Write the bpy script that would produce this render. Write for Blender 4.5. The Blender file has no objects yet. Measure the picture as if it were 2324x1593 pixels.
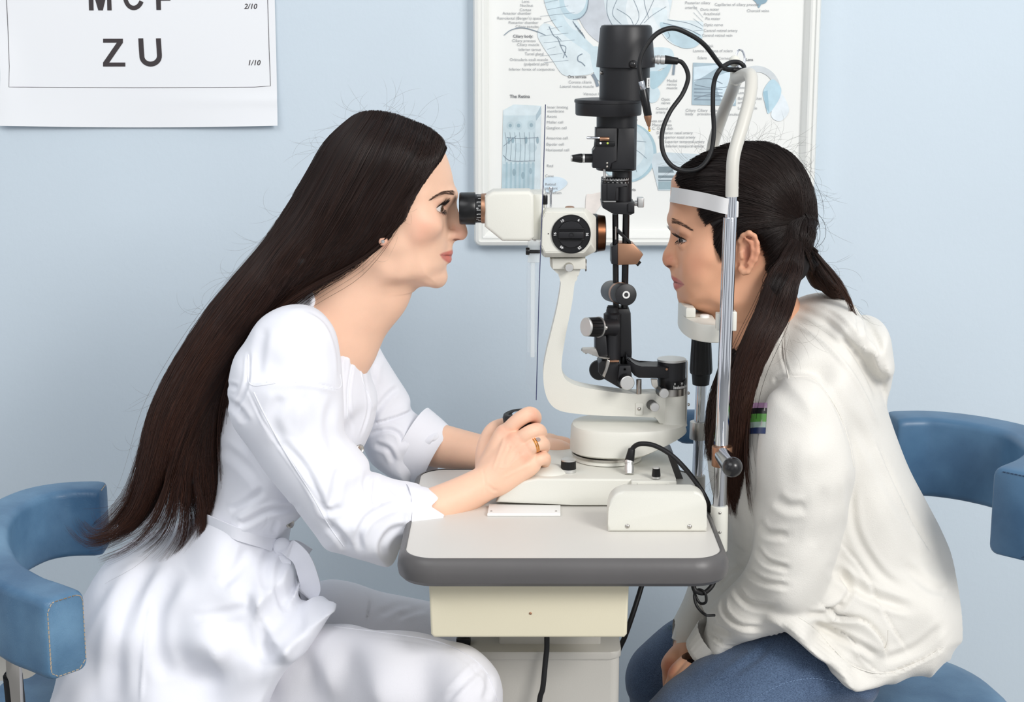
import bpy, bmesh, math, random
import numpy as np
from mathutils import Vector, Matrix, noise
from mathutils.bvhtree import BVHTree
R = random.Random(7)
PI = math.pi
S = bpy.context.scene
COL = S.collection

# ------------------------------------------------------------------ camera
CAMZ = 1.39
PITCH = math.radians(11.5)
FPX = 3700.0
TZ = 0.78                      # table top height
WY = 2.80                      # back wall plane
cd = bpy.data.cameras.new('camera')
cam = bpy.data.objects.new('camera', cd); COL.objects.link(cam)
cam.location = (0, 0, CAMZ)
cam.rotation_euler = (PI / 2 - PITCH, 0, 0)
cd.sensor_width = 36; cd.lens = FPX * 36 / 2324
cd.clip_start = 0.05
S.camera = cam
FW = Vector((0, math.cos(PITCH), -math.sin(PITCH)))
UP = Vector((0, math.sin(PITCH), math.cos(PITCH)))

# ------------------------------------------------------------------ light
WORLD = 0.72
S.view_settings.view_transform = 'Standard'
S.view_settings.look = 'None'
S.view_settings.exposure = 0.2
S.view_settings.gamma = 1.0
w = bpy.data.worlds.new('world'); S.world = w; w.use_nodes = True
_t = w.node_tree; _b = _t.nodes['Background']
_g = _t.nodes.new('ShaderNodeTexCoord'); _m = _t.nodes.new('ShaderNodeMapping'); _m.inputs['Scale'].default_value = (2.2, 2.2, .35)  # made-up bright and dark streaks around the scene for the chrome to reflect
_n = _t.nodes.new('ShaderNodeTexNoise'); _n.inputs['Scale'].default_value = 1.6; _n.inputs['Detail'].default_value = 3
_r = _t.nodes.new('ShaderNodeValToRGB')
_r.color_ramp.elements[0].position = .40; _r.color_ramp.elements[0].color = (.10, .11, .13, 1)
_r.color_ramp.elements[1].position = .56; _r.color_ramp.elements[1].color = (1.0, 1.02, 1.05, 1)
_t.links.new(_g.outputs['Generated'], _m.inputs[0]); _t.links.new(_m.outputs[0], _n.inputs['Vector'])
_t.links.new(_n.outputs['Fac'], _r.inputs[0]); _t.links.new(_r.outputs[0], _b.inputs[0])
_b.inputs[1].default_value = WORLD

def area(name, loc, tgt, sx, sy, power, col):
    d = bpy.data.lights.new(name, 'AREA'); d.shape = 'RECTANGLE'
    d.size = sx; d.size_y = sy; d.energy = power; d.color = col
    o = bpy.data.objects.new(name, d); COL.objects.link(o)
    o.location = loc
    o.rotation_euler = (Vector(tgt) - Vector(loc)).to_track_quat('-Z', 'Y').to_euler()
    return o
area('assumed_key_light', (2.0, -0.6, 2.7), (0.1, 2.3, 0.95), 1.2, 1.2, 74, (1.0, 0.98, 0.95))  # assumed soft key light from the upper right front, source unseen, no window built
area('fill_light', (-1.2, 0.3, 2.9), (0.0, 2.3, 0.9), 2.0, 1.2, 22, (0.97, 0.985, 1.0))  # weak fill lamp added from the upper left, no known fitting

# ------------------------------------------------------------------ mapping
def ray(px, py):
    return Vector(((px - 1162) / FPX, 0, 0)) + UP * (-(py - 796.5) / FPX) + FW
def P(px, py, Y):
    d = ray(px, py)
    return Vector((0, 0, CAMZ)) + d * (Y / d.y)
def PZ(px, py, Z):
    d = ray(px, py)
    return Vector((0, 0, CAMZ)) + d * ((Z - CAMZ) / d.z)
def K(py, Y):                    # metres per pixel at that place
    return (Y / ray(1162, py).y) / FPX
def unproj(co):                  # (n,3) array -> pixel x, y
    co = np.asarray(co); rel = co - np.array([0, 0, CAMZ])
    dep = rel @ np.array(FW)
    return 1162 + FPX * rel[:, 0] / dep, 796.5 - FPX * (rel @ np.array(UP)) / dep

# ------------------------------------------------------------------ materials
def lin(c):
    f = lambda v: v / 12.92 if v <= 0.04045 else ((v + 0.055) / 1.055) ** 2.4
    return tuple(f(x / 255) for x in c)
def mat(name, rgb, rough=0.5, metal=0.0, bump=0.0, bscale=200.0, var=0.0, vscale=6.0, coat=0.0,
        trans=0.0, alpha=1.0, sheen=0.0, sss=0.0, spec=0.5, ior=1.45, vcol=None, detail=3.0, stretch=None):
    m = bpy.data.materials.new(name); m.use_nodes = True
    nt = m.node_tree; b = nt.nodes['Principled BSDF']
    base = lin(rgb)
    b.inputs['Base Color'].default_value = (*base, 1)
    b.inputs['Roughness'].default_value = rough
    b.inputs['Metallic'].default_value = metal
    b.inputs['Coat Weight'].default_value = coat
    b.inputs['Transmission Weight'].default_value = trans
    b.inputs['Alpha'].default_value = alpha
    b.inputs['Sheen Weight'].default_value = sheen
    b.inputs['Specular IOR Level'].default_value = spec
    b.inputs['IOR'].default_value = ior
    if sss:
        b.inputs['Subsurface Weight'].default_value = sss
        b.inputs['Subsurface Radius'].default_value = (1.0, 0.35, 0.2)
        b.inputs['Subsurface Scale'].default_value = 0.006
    tc = nt.nodes.new('ShaderNodeTexCoord')
    src = tc.outputs['Object']
    if stretch:
        mp = nt.nodes.new('ShaderNodeMapping'); mp.inputs['Scale'].default_value = stretch
        nt.links.new(src, mp.inputs['Vector']); src = mp.outputs[0]
    csock = None
    if vcol:
        a = nt.nodes.new('ShaderNodeAttribute'); a.attribute_name = vcol
        csock = a.outputs['Color']
    if var:
        n = nt.nodes.new('ShaderNodeTexNoise'); n.inputs['Scale'].default_value = vscale
        n.inputs['Detail'].default_value = 4
        nt.links.new(src, n.inputs['Vector'])
        r = nt.nodes.new('ShaderNodeMapRange')
        r.inputs['From Min'].default_value = 0.3; r.inputs['From Max'].default_value = 0.7
        r.inputs['To Min'].default_value = 1 - var; r.inputs['To Max'].default_value = 1 + var
        nt.links.new(n.outputs['Fac'], r.inputs['Value'])
        mx = nt.nodes.new('ShaderNodeVectorMath'); mx.operation = 'SCALE'
        if csock: nt.links.new(csock, mx.inputs[0])
        else: mx.inputs[0].default_value = base
        nt.links.new(r.outputs[0], mx.inputs['Scale'])
        csock = mx.outputs[0]
    if csock: nt.links.new(csock, b.inputs['Base Color'])
    if bump:
        n = nt.nodes.new('ShaderNodeTexNoise'); n.inputs['Scale'].default_value = bscale
        n.inputs['Detail'].default_value = detail
        nt.links.new(src, n.inputs['Vector'])
        bp = nt.nodes.new('ShaderNodeBump'); bp.inputs['Strength'].default_value = bump
        bp.inputs['Distance'].default_value = 0.001
        nt.links.new(n.outputs['Fac'], bp.inputs['Height'])
        nt.links.new(bp.outputs[0], b.inputs['Normal'])
    return m

M = {}
M['wall'] = mat('wall_paint', (208, 221, 231), 0.75, bump=0.35, bscale=90, var=0.018, vscale=2.5)
M['floor'] = mat('floor_vinyl', (150, 150, 150), 0.5, var=0.05)
M['base'] = mat('skirting_paint', (190, 200, 210), 0.5)
M['cream'] = mat('cream_plastic', (222, 221, 212), 0.42, bump=0.12, bscale=900, var=0.01)
M['cream2'] = mat('ivory_plastic', (230, 222, 196), 0.5, bump=0.08, bscale=700, var=0.015)
M['tubepaint'] = mat('grey_white_paint', (206, 204, 196), 0.4)
M['greyplast'] = mat('warm_grey_plastic', (190, 187, 180), 0.45, bump=0.1, bscale=700)
M['black'] = mat('black_metal', (28, 28, 31), 0.40, bump=0.10, bscale=3500)
M['blackplast'] = mat('black_plastic', (16, 16, 18), 0.3)
M['rubber'] = mat('black_rubber', (18, 18, 20), 0.5)
M['ball'] = mat('black_ball', (28, 27, 28), 0.28, coat=0.2)
M['chrome'] = mat('chrome', (215, 218, 224), 0.09, 1.0)
M['steel'] = mat('brushed_steel', (190, 186, 180), 0.28, 1.0)
M['alu'] = mat('satin_aluminium', (214, 214, 212), 0.42, 0.85)
M['copper'] = mat('copper_tone', (178, 136, 110), 0.4, 1.0)
M['bronze'] = mat('bronze_ring', (112, 74, 52), 0.32, 1.0)
M['gold'] = mat('gold', (232, 170, 80), 0.2, 1.0)
M['diamond'] = mat('diamond', (245, 245, 250), 0.02, trans=0.8, ior=2.0)
M['band'] = mat('white_strap', (216, 216, 216), 0.45)
M['laminate'] = mat('table_laminate', (216, 213, 207), 0.42, bump=0.05, bscale=400, var=0.01)
M['edge'] = mat('grey_rubber_edge', (92, 90, 90), 0.4, bump=0.15, bscale=120, var=0.06, vscale=9)
M['acrylic'] = mat('clear_acrylic', (235, 242, 246), 0.03, alpha=0.10, ior=1.3)
M['acrylic2'] = mat('frosted_acrylic', (228, 234, 236), 0.15, alpha=0.42)
M['dark_edge'] = mat('shield_edge', (60, 66, 100), 0.2)
M['paper'] = mat('paper', (240, 242, 245), 0.7)
M['ink'] = mat('ink', (62, 56, 58), 0.7)
M['printer'] = mat('poster_paper', (240, 241, 238), 0.6)
M['frame'] = mat('frame_plastic', (236, 237, 233), 0.35)
M['white'] = mat('white_plastic', (236, 236, 234), 0.35)
M['marks'] = mat('white_marking', (235, 235, 235), 0.5)
M['ppink'] = mat('yellow_tip', (226, 190, 60), 0.3)
M['green'] = mat('green_dot', (190, 210, 90), 0.4)
M['shirt'] = mat('coat_cotton', (236, 237, 244), 0.75, bump=0.10, bscale=1400, sheen=0.15)
M['trouser'] = mat('trouser_cotton', (226, 225, 230), 0.8, bump=0.25, bscale=500, sheen=0.1, stretch=(1, 4, 6))
M['hood'] = mat('hoodie_fleece', (226, 223, 216), 0.9, bump=0.35, bscale=700, sheen=0.3)
M['lash'] = mat('lash_hair', (22, 17, 16), 0.5)
M['brow'] = mat('brow_hair', (88, 66, 54), 0.6)

def leather(name, c1, c2, crack=.3):
    m = mat(name, c1, 0.42, coat=0.05)
    nt = m.node_tree; b = nt.nodes['Principled BSDF']
    tc = nt.nodes.new('ShaderNodeTexCoord')
    n = nt.nodes.new('ShaderNodeTexNoise'); n.inputs['Scale'].default_value = 9; n.inputs['Detail'].default_value = 6
    nt.links.new(tc.outputs['Object'], n.inputs['Vector'])
    cr = nt.nodes.new('ShaderNodeValToRGB')
    cr.color_ramp.elements[0].position = 0.35; cr.color_ramp.elements[0].color = (*lin(c2), 1)
    cr.color_ramp.elements[1].position = 0.68; cr.color_ramp.elements[1].color = (*lin(c1), 1)
    nt.links.new(n.outputs['Fac'], cr.inputs[0]); nt.links.new(cr.outputs[0], b.inputs['Base Color'])
    v = nt.nodes.new('ShaderNodeTexVoronoi'); v.feature = 'DISTANCE_TO_EDGE'; v.inputs['Scale'].default_value = 210
    n2 = nt.nodes.new('ShaderNodeTexNoise'); n2.inputs['Scale'].default_value = 30
    mixv = nt.nodes.new('ShaderNodeVectorMath'); mixv.operation = 'MULTIPLY_ADD'
    nt.links.new(tc.outputs['Object'], n2.inputs['Vector'])
    nt.links.new(n2.outputs['Color'], mixv.inputs[0]); mixv.inputs[1].default_value = (0.03,) * 3
    nt.links.new(tc.outputs['Object'], mixv.inputs[2])
    nt.links.new(mixv.outputs[0], v.inputs['Vector'])
    mr = nt.nodes.new('ShaderNodeMapRange'); mr.inputs['From Max'].default_value = 0.06
    nt.links.new(v.outputs['Distance'], mr.inputs['Value'])
    bp = nt.nodes.new('ShaderNodeBump'); bp.inputs['Strength'].default_value = crack; bp.inputs['Distance'].default_value = 0.0004
    nt.links.new(mr.outputs[0], bp.inputs['Height']); nt.links.new(bp.outputs[0], b.inputs['Normal'])
    return m
M['leather'] = leather('blue_leather', (104, 142, 172), (60, 98, 132))
M['leather2'] = leather('blue_leather_smooth', (84, 122, 154), (58, 92, 124), .10)
M['thread'] = mat('seam_thread', (176, 160, 140), 0.8)

# denim
def denim():
    m = mat('denim', (70, 96, 134), 0.85, sheen=0.2)
    nt = m.node_tree; b = nt.nodes['Principled BSDF']
    tc = nt.nodes.new('ShaderNodeTexCoord')
    n = nt.nodes.new('ShaderNodeTexNoise'); n.inputs['Scale'].default_value = 1500; n.inputs['Detail'].default_value = 2
    n2 = nt.nodes.new('ShaderNodeTexNoise'); n2.inputs['Scale'].default_value = 7; n2.inputs['Detail'].default_value = 3
    mp = nt.nodes.new('ShaderNodeMapping'); mp.inputs['Scale'].default_value = (.35, 1, 1); mp.inputs['Rotation'].default_value = (0, -.6, 0)
    nt.links.new(tc.outputs['Object'], mp.inputs[0]); nt.links.new(mp.outputs[0], n.inputs['Vector']); nt.links.new(tc.outputs['Object'], n2.inputs['Vector'])
    ad = nt.nodes.new('ShaderNodeMath'); ad.operation = 'MULTIPLY_ADD'; ad.inputs[1].default_value = 0.55
    nt.links.new(n2.outputs['Fac'], ad.inputs[0])
    ml = nt.nodes.new('ShaderNodeMath'); ml.operation = 'MULTIPLY'; ml.inputs[1].default_value = 0.75
    nt.links.new(n.outputs['Fac'], ml.inputs[0]); nt.links.new(ml.outputs[0], ad.inputs[2])
    cr = nt.nodes.new('ShaderNodeValToRGB')
    cr.color_ramp.elements[0].position = 0.5; cr.color_ramp.elements[0].color = (*lin((30, 48, 78)), 1)
    cr.color_ramp.elements[1].position = 0.82; cr.color_ramp.elements[1].color = (*lin((96, 118, 148)), 1)
    nt.links.new(ad.outputs[0], cr.inputs[0]); nt.links.new(cr.outputs[0], b.inputs['Base Color'])
    bp = nt.nodes.new('ShaderNodeBump'); bp.inputs['Strength'].default_value = 0.4; bp.inputs['Distance'].default_value = 0.0008
    nt.links.new(n.outputs['Fac'], bp.inputs['Height']); nt.links.new(bp.outputs[0], b.inputs['Normal'])
    return m
M['denim'] = denim()

# ------------------------------------------------------------------ mesh helpers
def link(o, parent=None):
    COL.objects.link(o)
    if parent: o.parent = parent
    return o
def obj(name, bm, m, parent=None, smooth=35):
    me = bpy.data.meshes.new(name)
    bmesh.ops.recalc_face_normals(bm, faces=bm.faces[:])
    bm.to_mesh(me); bm.free()
    me.materials.append(M[m] if isinstance(m, str) else m)
    if smooth is not None:
        me.shade_smooth(); me.set_sharp_from_angle(angle=math.radians(smooth))
    return link(bpy.data.objects.new(name, me), parent)
def npmesh(name, verts, faces, m, parent=None, attr=None, smooth=True):
    """faces: (n,k) int array of quads or triangles"""
    me = bpy.data.meshes.new(name)
    verts = np.asarray(verts, np.float32); faces = np.asarray(faces, np.int32)
    me.vertices.add(len(verts)); me.vertices.foreach_set('co', verts.ravel())
    k = faces.shape[1]
    me.loops.add(faces.size); me.loops.foreach_set('vertex_index', faces.ravel())
    me.polygons.add(len(faces)); me.polygons.foreach_set('loop_start', np.arange(0, faces.size, k, dtype=np.int32))
    me.polygons.foreach_set('loop_total', np.full(len(faces), k, np.int32))
    me.update(calc_edges=True)
    if smooth: me.polygons.foreach_set('use_smooth', np.ones(len(faces), bool))
    if attr is not None:
        a = me.color_attributes.new('tint', 'FLOAT_COLOR', 'POINT')
        c = np.ones((len(verts), 4), np.float32); c[:, :3] = attr
        a.data.foreach_set('color', c.ravel())
    me.materials.append(M[m] if isinstance(m, str) else m)
    return link(bpy.data.objects.new(name, me), parent)
def tag(o, label=None, cat=None, group=None, kind=None):
    if label: o['label'] = label
    if cat: o['category'] = cat
    if group: o['group'] = group
    if kind: o['kind'] = kind
    return o
def thing(name, label, cat, loc=(0, 0, 0), group=None):
    o = bpy.data.objects.new(name, None); COL.objects.link(o)
    o.empty_display_size = 0.05
    return tag(o, label, cat, group)

def nb(): return bmesh.new()
def basis(d):
    d = Vector(d).normalized()
    a = Vector((0, 0, 1)) if abs(d.z) < 0.9 else Vector((0, 1, 0))
    u = a.cross(d).normalized(); v = d.cross(u)
    return u, v, d
def lathe(bm, o, d, prof, seg=40, cap=True):
    """prof: list of (distance along d, radius)"""
    u, v, d = basis(d); o = Vector(o); rings = []
    for t, r in prof:
        rings.append([bm.verts.new(o + d * t + (u * math.cos(2 * PI * i / seg) + v * math.sin(2 * PI * i / seg)) * max(r, 1e-5)) for i in range(seg)])
    for a, b in zip(rings, rings[1:]):
        for i in range(seg):
            bm.faces.new((a[i], a[(i + 1) % seg], b[(i + 1) % seg], b[i]))
    if cap:
        bm.faces.new(rings[0][::-1]); bm.faces.new(rings[-1])
    return bm
def cyl(bm, a, b, r0, r1=None, bev=0.0, seg=36):
    a, b = Vector(a), Vector(b); L = (b - a).length; r1 = r0 if r1 is None else r1
    if bev:
        pr = [(0, r0 - bev), (bev * .3, r0 - bev * .3), (bev, r0), (L - bev, r1), (L - bev * .3, r1 - bev * .3), (L, r1 - bev)]
    else: pr = [(0, r0), (L, r1)]
    return lathe(bm, a, b - a, pr, seg)
def box(bm, c, s, bev=0.0, rot=None, seg=3):
    r = bmesh.ops.create_cube(bm, size=1.0)
    vs = r['verts']
    mt = Matrix.Translation(Vector(c)) @ (rot.to_4x4() if rot else Matrix.Identity(4)) @ Matrix.Diagonal((*s, 1))
    bmesh.ops.transform(bm, matrix=mt, verts=vs)
    if bev:
        es = list({e for v in vs for e in v.link_edges})
        bmesh.ops.bevel(bm, geom=es, offset=bev, segments=seg, affect='EDGES', profile=0.5)
    return bm
def sphere(bm, c, r, sc=(1, 1, 1), seg=24):
    q = bmesh.ops.create_uvsphere(bm, u_segments=seg, v_segments=seg // 2 + 2, radius=1)
    bmesh.ops.transform(bm, matrix=Matrix.Translation(Vector(c)) @ Matrix.Diagonal((r * sc[0], r * sc[1], r * sc[2], 1)), verts=q['verts'])
    return bm
def prism_pts(bm, front, off, bev=0.0, seg=2):
    """closed planar outline (world points) pushed by vector off"""
    off = Vector(off)
    a = [bm.verts.new(p) for p in front]; b = [bm.verts.new(Vector(p) + off) for p in front]
    n = len(a); fs = [bm.faces.new(a), bm.faces.new(b[::-1])]
    for i in range(n): bm.faces.new((a[(i + 1) % n], a[i], b[i], b[(i + 1) % n]))
    if bev:
        es = [e for f in fs for e in f.edges]
        bmesh.ops.bevel(bm, geom=list(set(es)), offset=bev, segments=seg, affect='EDGES', profile=0.5)
    return bm
def prism(bm, pts, Y0, Y1, bev=0.0, seg=2):
    """pixel outline at plane Y0 extruded to Y1"""
    return prism_pts(bm, [P(x, y, Y0) for x, y in pts], (0, Y1 - Y0, 0), bev, seg)
def soft_prism(bm, pts, Y0, Y1, r, n=4):
    """pixel outline (any turning sense) at plane Y0 pushed to Y1 with rounded rims"""
    q = [P(x, y, Y0) for x, y in pts]; m = len(q)
    ar = sum(q[i].x * q[(i + 1) % m].z - q[(i + 1) % m].x * q[i].z for i in range(m)); sg = 1 if ar > 0 else -1
    def ring(ins, y):
        out = []
        for i in range(m):
            a, b, c = q[i - 1], q[i], q[(i + 1) % m]; d1 = Vector((b.x - a.x, b.z - a.z)).normalized(); d2 = Vector((c.x - b.x, c.z - b.z)).normalized()
            n1 = Vector((-d1.y, d1.x)) * sg; n2 = Vector((-d2.y, d2.x)) * sg; bis = (n1 + n2).normalized(); k = ins / max(.45, bis.dot(n1))
            out.append(bm.verts.new((b.x + bis.x * k, y, b.z + bis.y * k)))
        return out
    rs = [ring(r * (1 - math.sin(PI / 2 * i / n)), Y0 + r * (1 - math.cos(PI / 2 * i / n))) for i in range(n + 1)] + [ring(r * (1 - math.sin(PI / 2 * i / n)), Y1 - r * (1 - math.cos(PI / 2 * i / n))) for i in range(n, -1, -1)]
    for a, b in zip(rs, rs[1:]):
        for i in range(m): bm.faces.new((a[i], a[(i + 1) % m], b[(i + 1) % m], b[i]))
    bm.faces.new(rs[0][::-1]); bm.faces.new(rs[-1]); return bm
def pbox(bm, x0, y0, x1, y1, Y0, Y1, bev=0.001):
    """upright box whose front face spans the pixel rectangle at plane Y0"""
    a, b = P(x0, y1, Y0), P(x1, y0, Y0)
    return box(bm, ((a.x + b.x) / 2, (Y0 + Y1) / 2, (a.z + b.z) / 2), (abs(b.x - a.x), abs(Y1 - Y0), abs(b.z - a.z)), bev)
def pcyl(bm, xc, y0, y1, hw, Y, hw1=None, bev=0.0):
    """upright cylinder: axis at pixel x, between pixel rows, half width in pixels"""
    a, b = P(xc, y0, Y), P(xc, y1, Y); a.x = b.x = (a.x + b.x) / 2
    k = K((y0 + y1) / 2, Y)
    return cyl(bm, a, b, hw * k, (hw if hw1 is None else hw1) * k, bev)
def catmull(pts, n=8, closed=False):
    pts = [Vector(p) for p in pts]; out = []; m = len(pts)
    rng = range(m) if closed else range(m - 1)
    for i in rng:
        if closed: p0, p1, p2, p3 = pts[i - 1], pts[i], pts[(i + 1) % m], pts[(i + 2) % m]
        else: p0, p1, p2, p3 = pts[max(i - 1, 0)], pts[i], pts[i + 1], pts[min(i + 2, m - 1)]
        for j in range(n):
            t = j / n
            out.append(0.5 * ((2 * p1) + (p2 - p0) * t + (2 * p0 - 5 * p1 + 4 * p2 - p3) * t * t + (3 * p1 - p0 - 3 * p2 + p3) * t ** 3))
    if not closed: out.append(pts[-1])
    return out
def sm(pts, n=6):      # smooth closed pixel outline
    return [(p.x, p.y) for p in catmull([(x, y, 0) for x, y in pts], n, True)]
def smo(pts, n=6):
    return [(p.x, p.y) for p in catmull([(x, y, 0) for x, y in pts], n)]
def tube(bm, pts, rad, seg=12, cap=True):
    pts = [Vector(p) for p in pts]; n = len(pts)
    rr = [rad] * n if not isinstance(rad, (list, tuple)) else [rad[0] + 0 * i if len(rad) == 1 else np.interp(i / (n - 1), np.linspace(0, 1, len(rad)), rad) for i in range(n)]
    t = (pts[1] - pts[0]).normalized(); u, v, _ = basis(t); rings = []
    for i, p in enumerate(pts):
        t2 = (pts[min(i + 1, n - 1)] - pts[max(i - 1, 0)])
        if t2.length > 1e-9:
            t2.normalize(); u = (u - t2 * u.dot(t2)).normalized(); v = t2.cross(u)
        rings.append([bm.verts.new(p + (u * math.cos(2 * PI * k / seg) + v * math.sin(2 * PI * k / seg)) * rr[i]) for k in range(seg)])
    for a, b in zip(rings, rings[1:]):
        for k in range(seg): bm.faces.new((a[k], a[(k + 1) % seg], b[(k + 1) % seg], b[k]))
    if cap: bm.faces.new(rings[0][::-1]); bm.faces.new(rings[-1])
    return bm
def ptube(bm, pts, hw, n=8, seg=12):
    """pts: (px, py, Y); hw half width in pixels"""
    w3 = catmull([P(*p) for p in pts], n)
    return tube(bm, w3, hw * K(pts[0][1], pts[0][2]), seg)
def text(bm, s, org, xd, zd, h, align='LEFT', bold=0.0, shear=0.0, spacing=1.0, depth=0.0):
    """text laid flat: origin, reading direction, up direction, letter height"""
    c = bpy.data.curves.new('t', 'FONT'); c.body = s; c.size = 1.0; c.align_x = align
    c.offset = bold; c.shear = shear; c.space_character = spacing; c.resolution_u = 3
    o = bpy.data.objects.new('t', c); COL.objects.link(o)
    me = bpy.data.meshes.new_from_object(o.evaluated_get(bpy.context.evaluated_depsgraph_get()))
    bpy.data.objects.remove(o)
    xd, zd = Vector(xd).normalized(), Vector(zd).normalized(); k = h / 0.70
    for v in me.vertices: v.co = Vector(org) + xd * v.co.x * k + zd * v.co.y * k
    bm.from_mesh(me); bpy.data.meshes.remove(me)
    return bm
def flat(bm, pts, Y):           # flat patch from a pixel outline on an upright plane
    bm.faces.new([bm.verts.new(P(x, y, Y)) for x, y in pts]); return bm
def line(bm, pts, w_, Y):       # flat printed line on an upright plane
    ps = [P(x, y, Y) for x, y in pts]; prev = None
    for i, p in enumerate(ps):
        d = (ps[min(i + 1, len(ps) - 1)] - ps[max(i - 1, 0)]); d.y = 0; d.normalize()
        nrm = Vector((-d.z, 0, d.x)) * w_
        cur = (bm.verts.new(p + nrm), bm.verts.new(p - nrm))
        if prev: bm.faces.new((prev[0], prev[1], cur[1], cur[0]))
        prev = cur
    return bm
def screw(name, c, d, r, parent, m='steel'):
    bm = nb(); d = Vector(d).normalized()
    lathe(bm, c, d, [(-r * .6, r), (r * .15, r), (r * .45, r * .75), (r * .6, r * .35), (r * .3, r * .3)], 20)
    u, v, _ = basis(d)
    for a in (u, v):
        tube(bm, [Vector(c) + d * r * .58 - a * r * .5, Vector(c) + d * r * .58 + a * r * .5], r * .12, 6)
    return obj(name, bm, m, parent)
def knob(name, c, d, r, L, parent, side='blackplast', top='alu', ribs=24, taper=0.92):
    """ribbed knob with a metal end: starts at c, axis d"""
    bm = nb(); c = Vector(c); u, v, d = basis(d); seg = ribs * 4
    rings = []
    for t, rf, rib in ((0, .9, 0), (.06, 1, 0), (.18, 1, 1), (.82, taper, 1), (.9, taper, 0)):
        ring = []
        for i in range(seg):
            rr = r * rf * (1 - 0.05 * rib * (1 if i % 4 < 2 else 0)); a = 2 * PI * i / seg
            ring.append(bm.verts.new(c + d * L * t + (u * math.cos(a) + v * math.sin(a)) * rr))
        rings.append(ring)
    for a, b in zip(rings, rings[1:]):
        for i in range(seg): bm.faces.new((a[i], a[(i + 1) % seg], b[(i + 1) % seg], b[i]))
    bm.faces.new(rings[0][::-1]); bm.faces.new(rings[-1])
    k = obj(name, bm, side, parent)
    bm = nb(); rt = r * taper
    lathe(bm, c + d * L * .88, d, [(0, rt * .96), (L * .02, rt), (L * .1, rt * .99), (L * .14, rt * .9), (L * .145, 0)], 40)
    obj('cap', bm, top, k)
    return k
# ================================================================== the room
bm = nb(); box(bm, (0, WY + 0.05, 1.35), (7.0, 0.1, 2.7)); tag(obj('wall_back', bm, 'wall'), kind='structure')
bm = nb(); box(bm, (0, 0.35, -0.05), (7.0, 5.0, 0.1)); tag(obj('floor', bm, 'floor'), kind='structure')
bm = nb(); box(bm, (0, WY - 0.008, 0.05), (7.0, 0.016, 0.1), 0.004); tag(obj('baseboard_back', bm, 'base'), kind='structure')

# ------------------------------------------------------------------ eye chart on the wall
cz = P(300, 284, WY).z
cx0, cx1 = P(3, 200, WY).x, P(630, 200, WY).x
def chart_y(u, v):     # the sheet lifts off the wall at its lower corners and ripples
    return 0.004 + 0.010 * math.exp(-v * 9) * (0.6 + 0.4 * math.cos(2 * PI * u)) + 0.003 * math.exp(-((u) / .06) ** 2) * (1 + math.sin(v * 14)) + 0.0015 * math.exp(-((v - .07) / .012) ** 2) * max(0, u - .45) * 2
def chart_at(x, z): return WY - chart_y(min(max((x - cx0) / (cx1 - cx0), 0), 1), min(max((z - cz) / .60, 0), 1))
bm = nb(); NX, NZ = 60, 90; fronts = []; backs = []
for j in range(NZ + 1):
    rf_, rb_ = [], []
    for i in range(NX + 1):
        u, v = i / NX, j / NZ; x, z = cx0 + (cx1 - cx0) * u, cz + .60 * v; y = WY - chart_y(u, v)
        if z < cz + .03: z -= .0035 * math.sin(PI * u) * (1 - (z - cz) / .03)
        x += .0035 * math.sin(z * 30) * max(0, 1 - u * 5)
        rf_.append(bm.verts.new((x, y, z))); rb_.append(bm.verts.new((x, y + .0006, z)))
    fronts.append(rf_); backs.append(rb_)
for j in range(NZ):
    for i in range(NX):
        bm.faces.new((fronts[j][i], fronts[j][i + 1], fronts[j + 1][i + 1], fronts[j + 1][i])); bm.faces.new((backs[j][i], backs[j + 1][i], backs[j + 1][i + 1], backs[j][i + 1]))
for i in range(NX):
    bm.faces.new((fronts[0][i], backs[0][i], backs[0][i + 1], fronts[0][i + 1])); bm.faces.new((fronts[NZ][i], fronts[NZ][i + 1], backs[NZ][i + 1], backs[NZ][i]))
for j in range(NZ):
    bm.faces.new((fronts[j][0], fronts[j + 1][0], backs[j + 1][0], backs[j][0])); bm.faces.new((fronts[j][NX], backs[j][NX], backs[j + 1][NX], fronts[j + 1][NX]))
chart = obj('eye_chart', bm, 'paper', smooth=60)
tag(chart, 'white paper letter chart pinned to the blue wall, with large letters Z U', 'eye chart')
CY = WY - 0.008
def ink(name, bm, label=None):
    for v in bm.verts: v.co.y = chart_at(v.co.x, v.co.z) - .0006
    return obj(name, bm, 'ink', chart, smooth=None)
def glyph(outlines):
    bm = nb()
    for o in outlines: bm.faces.new([bm.verts.new(P(x, y, CY)) for x, y in o])
    return ink('letter', bm)
glyph([[(233, 88), (278, 88), (278, 97), (247, 142), (283.5, 142), (283.5, 151), (233, 151), (233, 142), (264, 97), (233, 97)]])
def stroke(pts, hw):
    bm = nb(); line(bm, pts, hw * K(100, WY), CY); return ink('letter', bm)
stroke([(318.5, 87), (319.5, 106), (321, 126)] + [(341 - 20 * math.cos(a), 127 + 18.5 * math.sin(a)) for a in [PI * i / 18 for i in range(1, 18)]] + [(361, 126), (359.8, 106), (358.5, 87)], 5.6)
glyph([[(201, 23.5), (211.5, 23.5), (210.5, -16), (222, 23.5), (232.5, 23.5), (241.5, -16), (242.5, 23.5), (252.5, 23.5), (250, -40), (235, -40), (226, -4), (214, -40), (199, -40)]])
stroke([(302.5 + 19.5 * math.cos(a), -9 + 27 * math.sin(a)) for a in [.45 + (PI * 1.71) * i / 30 for i in range(31)]], 4.9)
glyph([[(354, 22.5), (364.5, 22.5), (364, 1.5), (386, 1.2), (386, -6), (364, -6), (363, -32), (388, -32), (388, -40), (352, -40)]])
for s, x, y in (('2/10', 553, 20), ('1/10', 561, 148)):
    bm = nb(); text(bm, s, P(x, y, CY), (1, 0, 0), (0, 0, 1), 11.5 * K(y, WY), shear=0.22, bold=0.012); ink('printed_fraction', bm)
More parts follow.
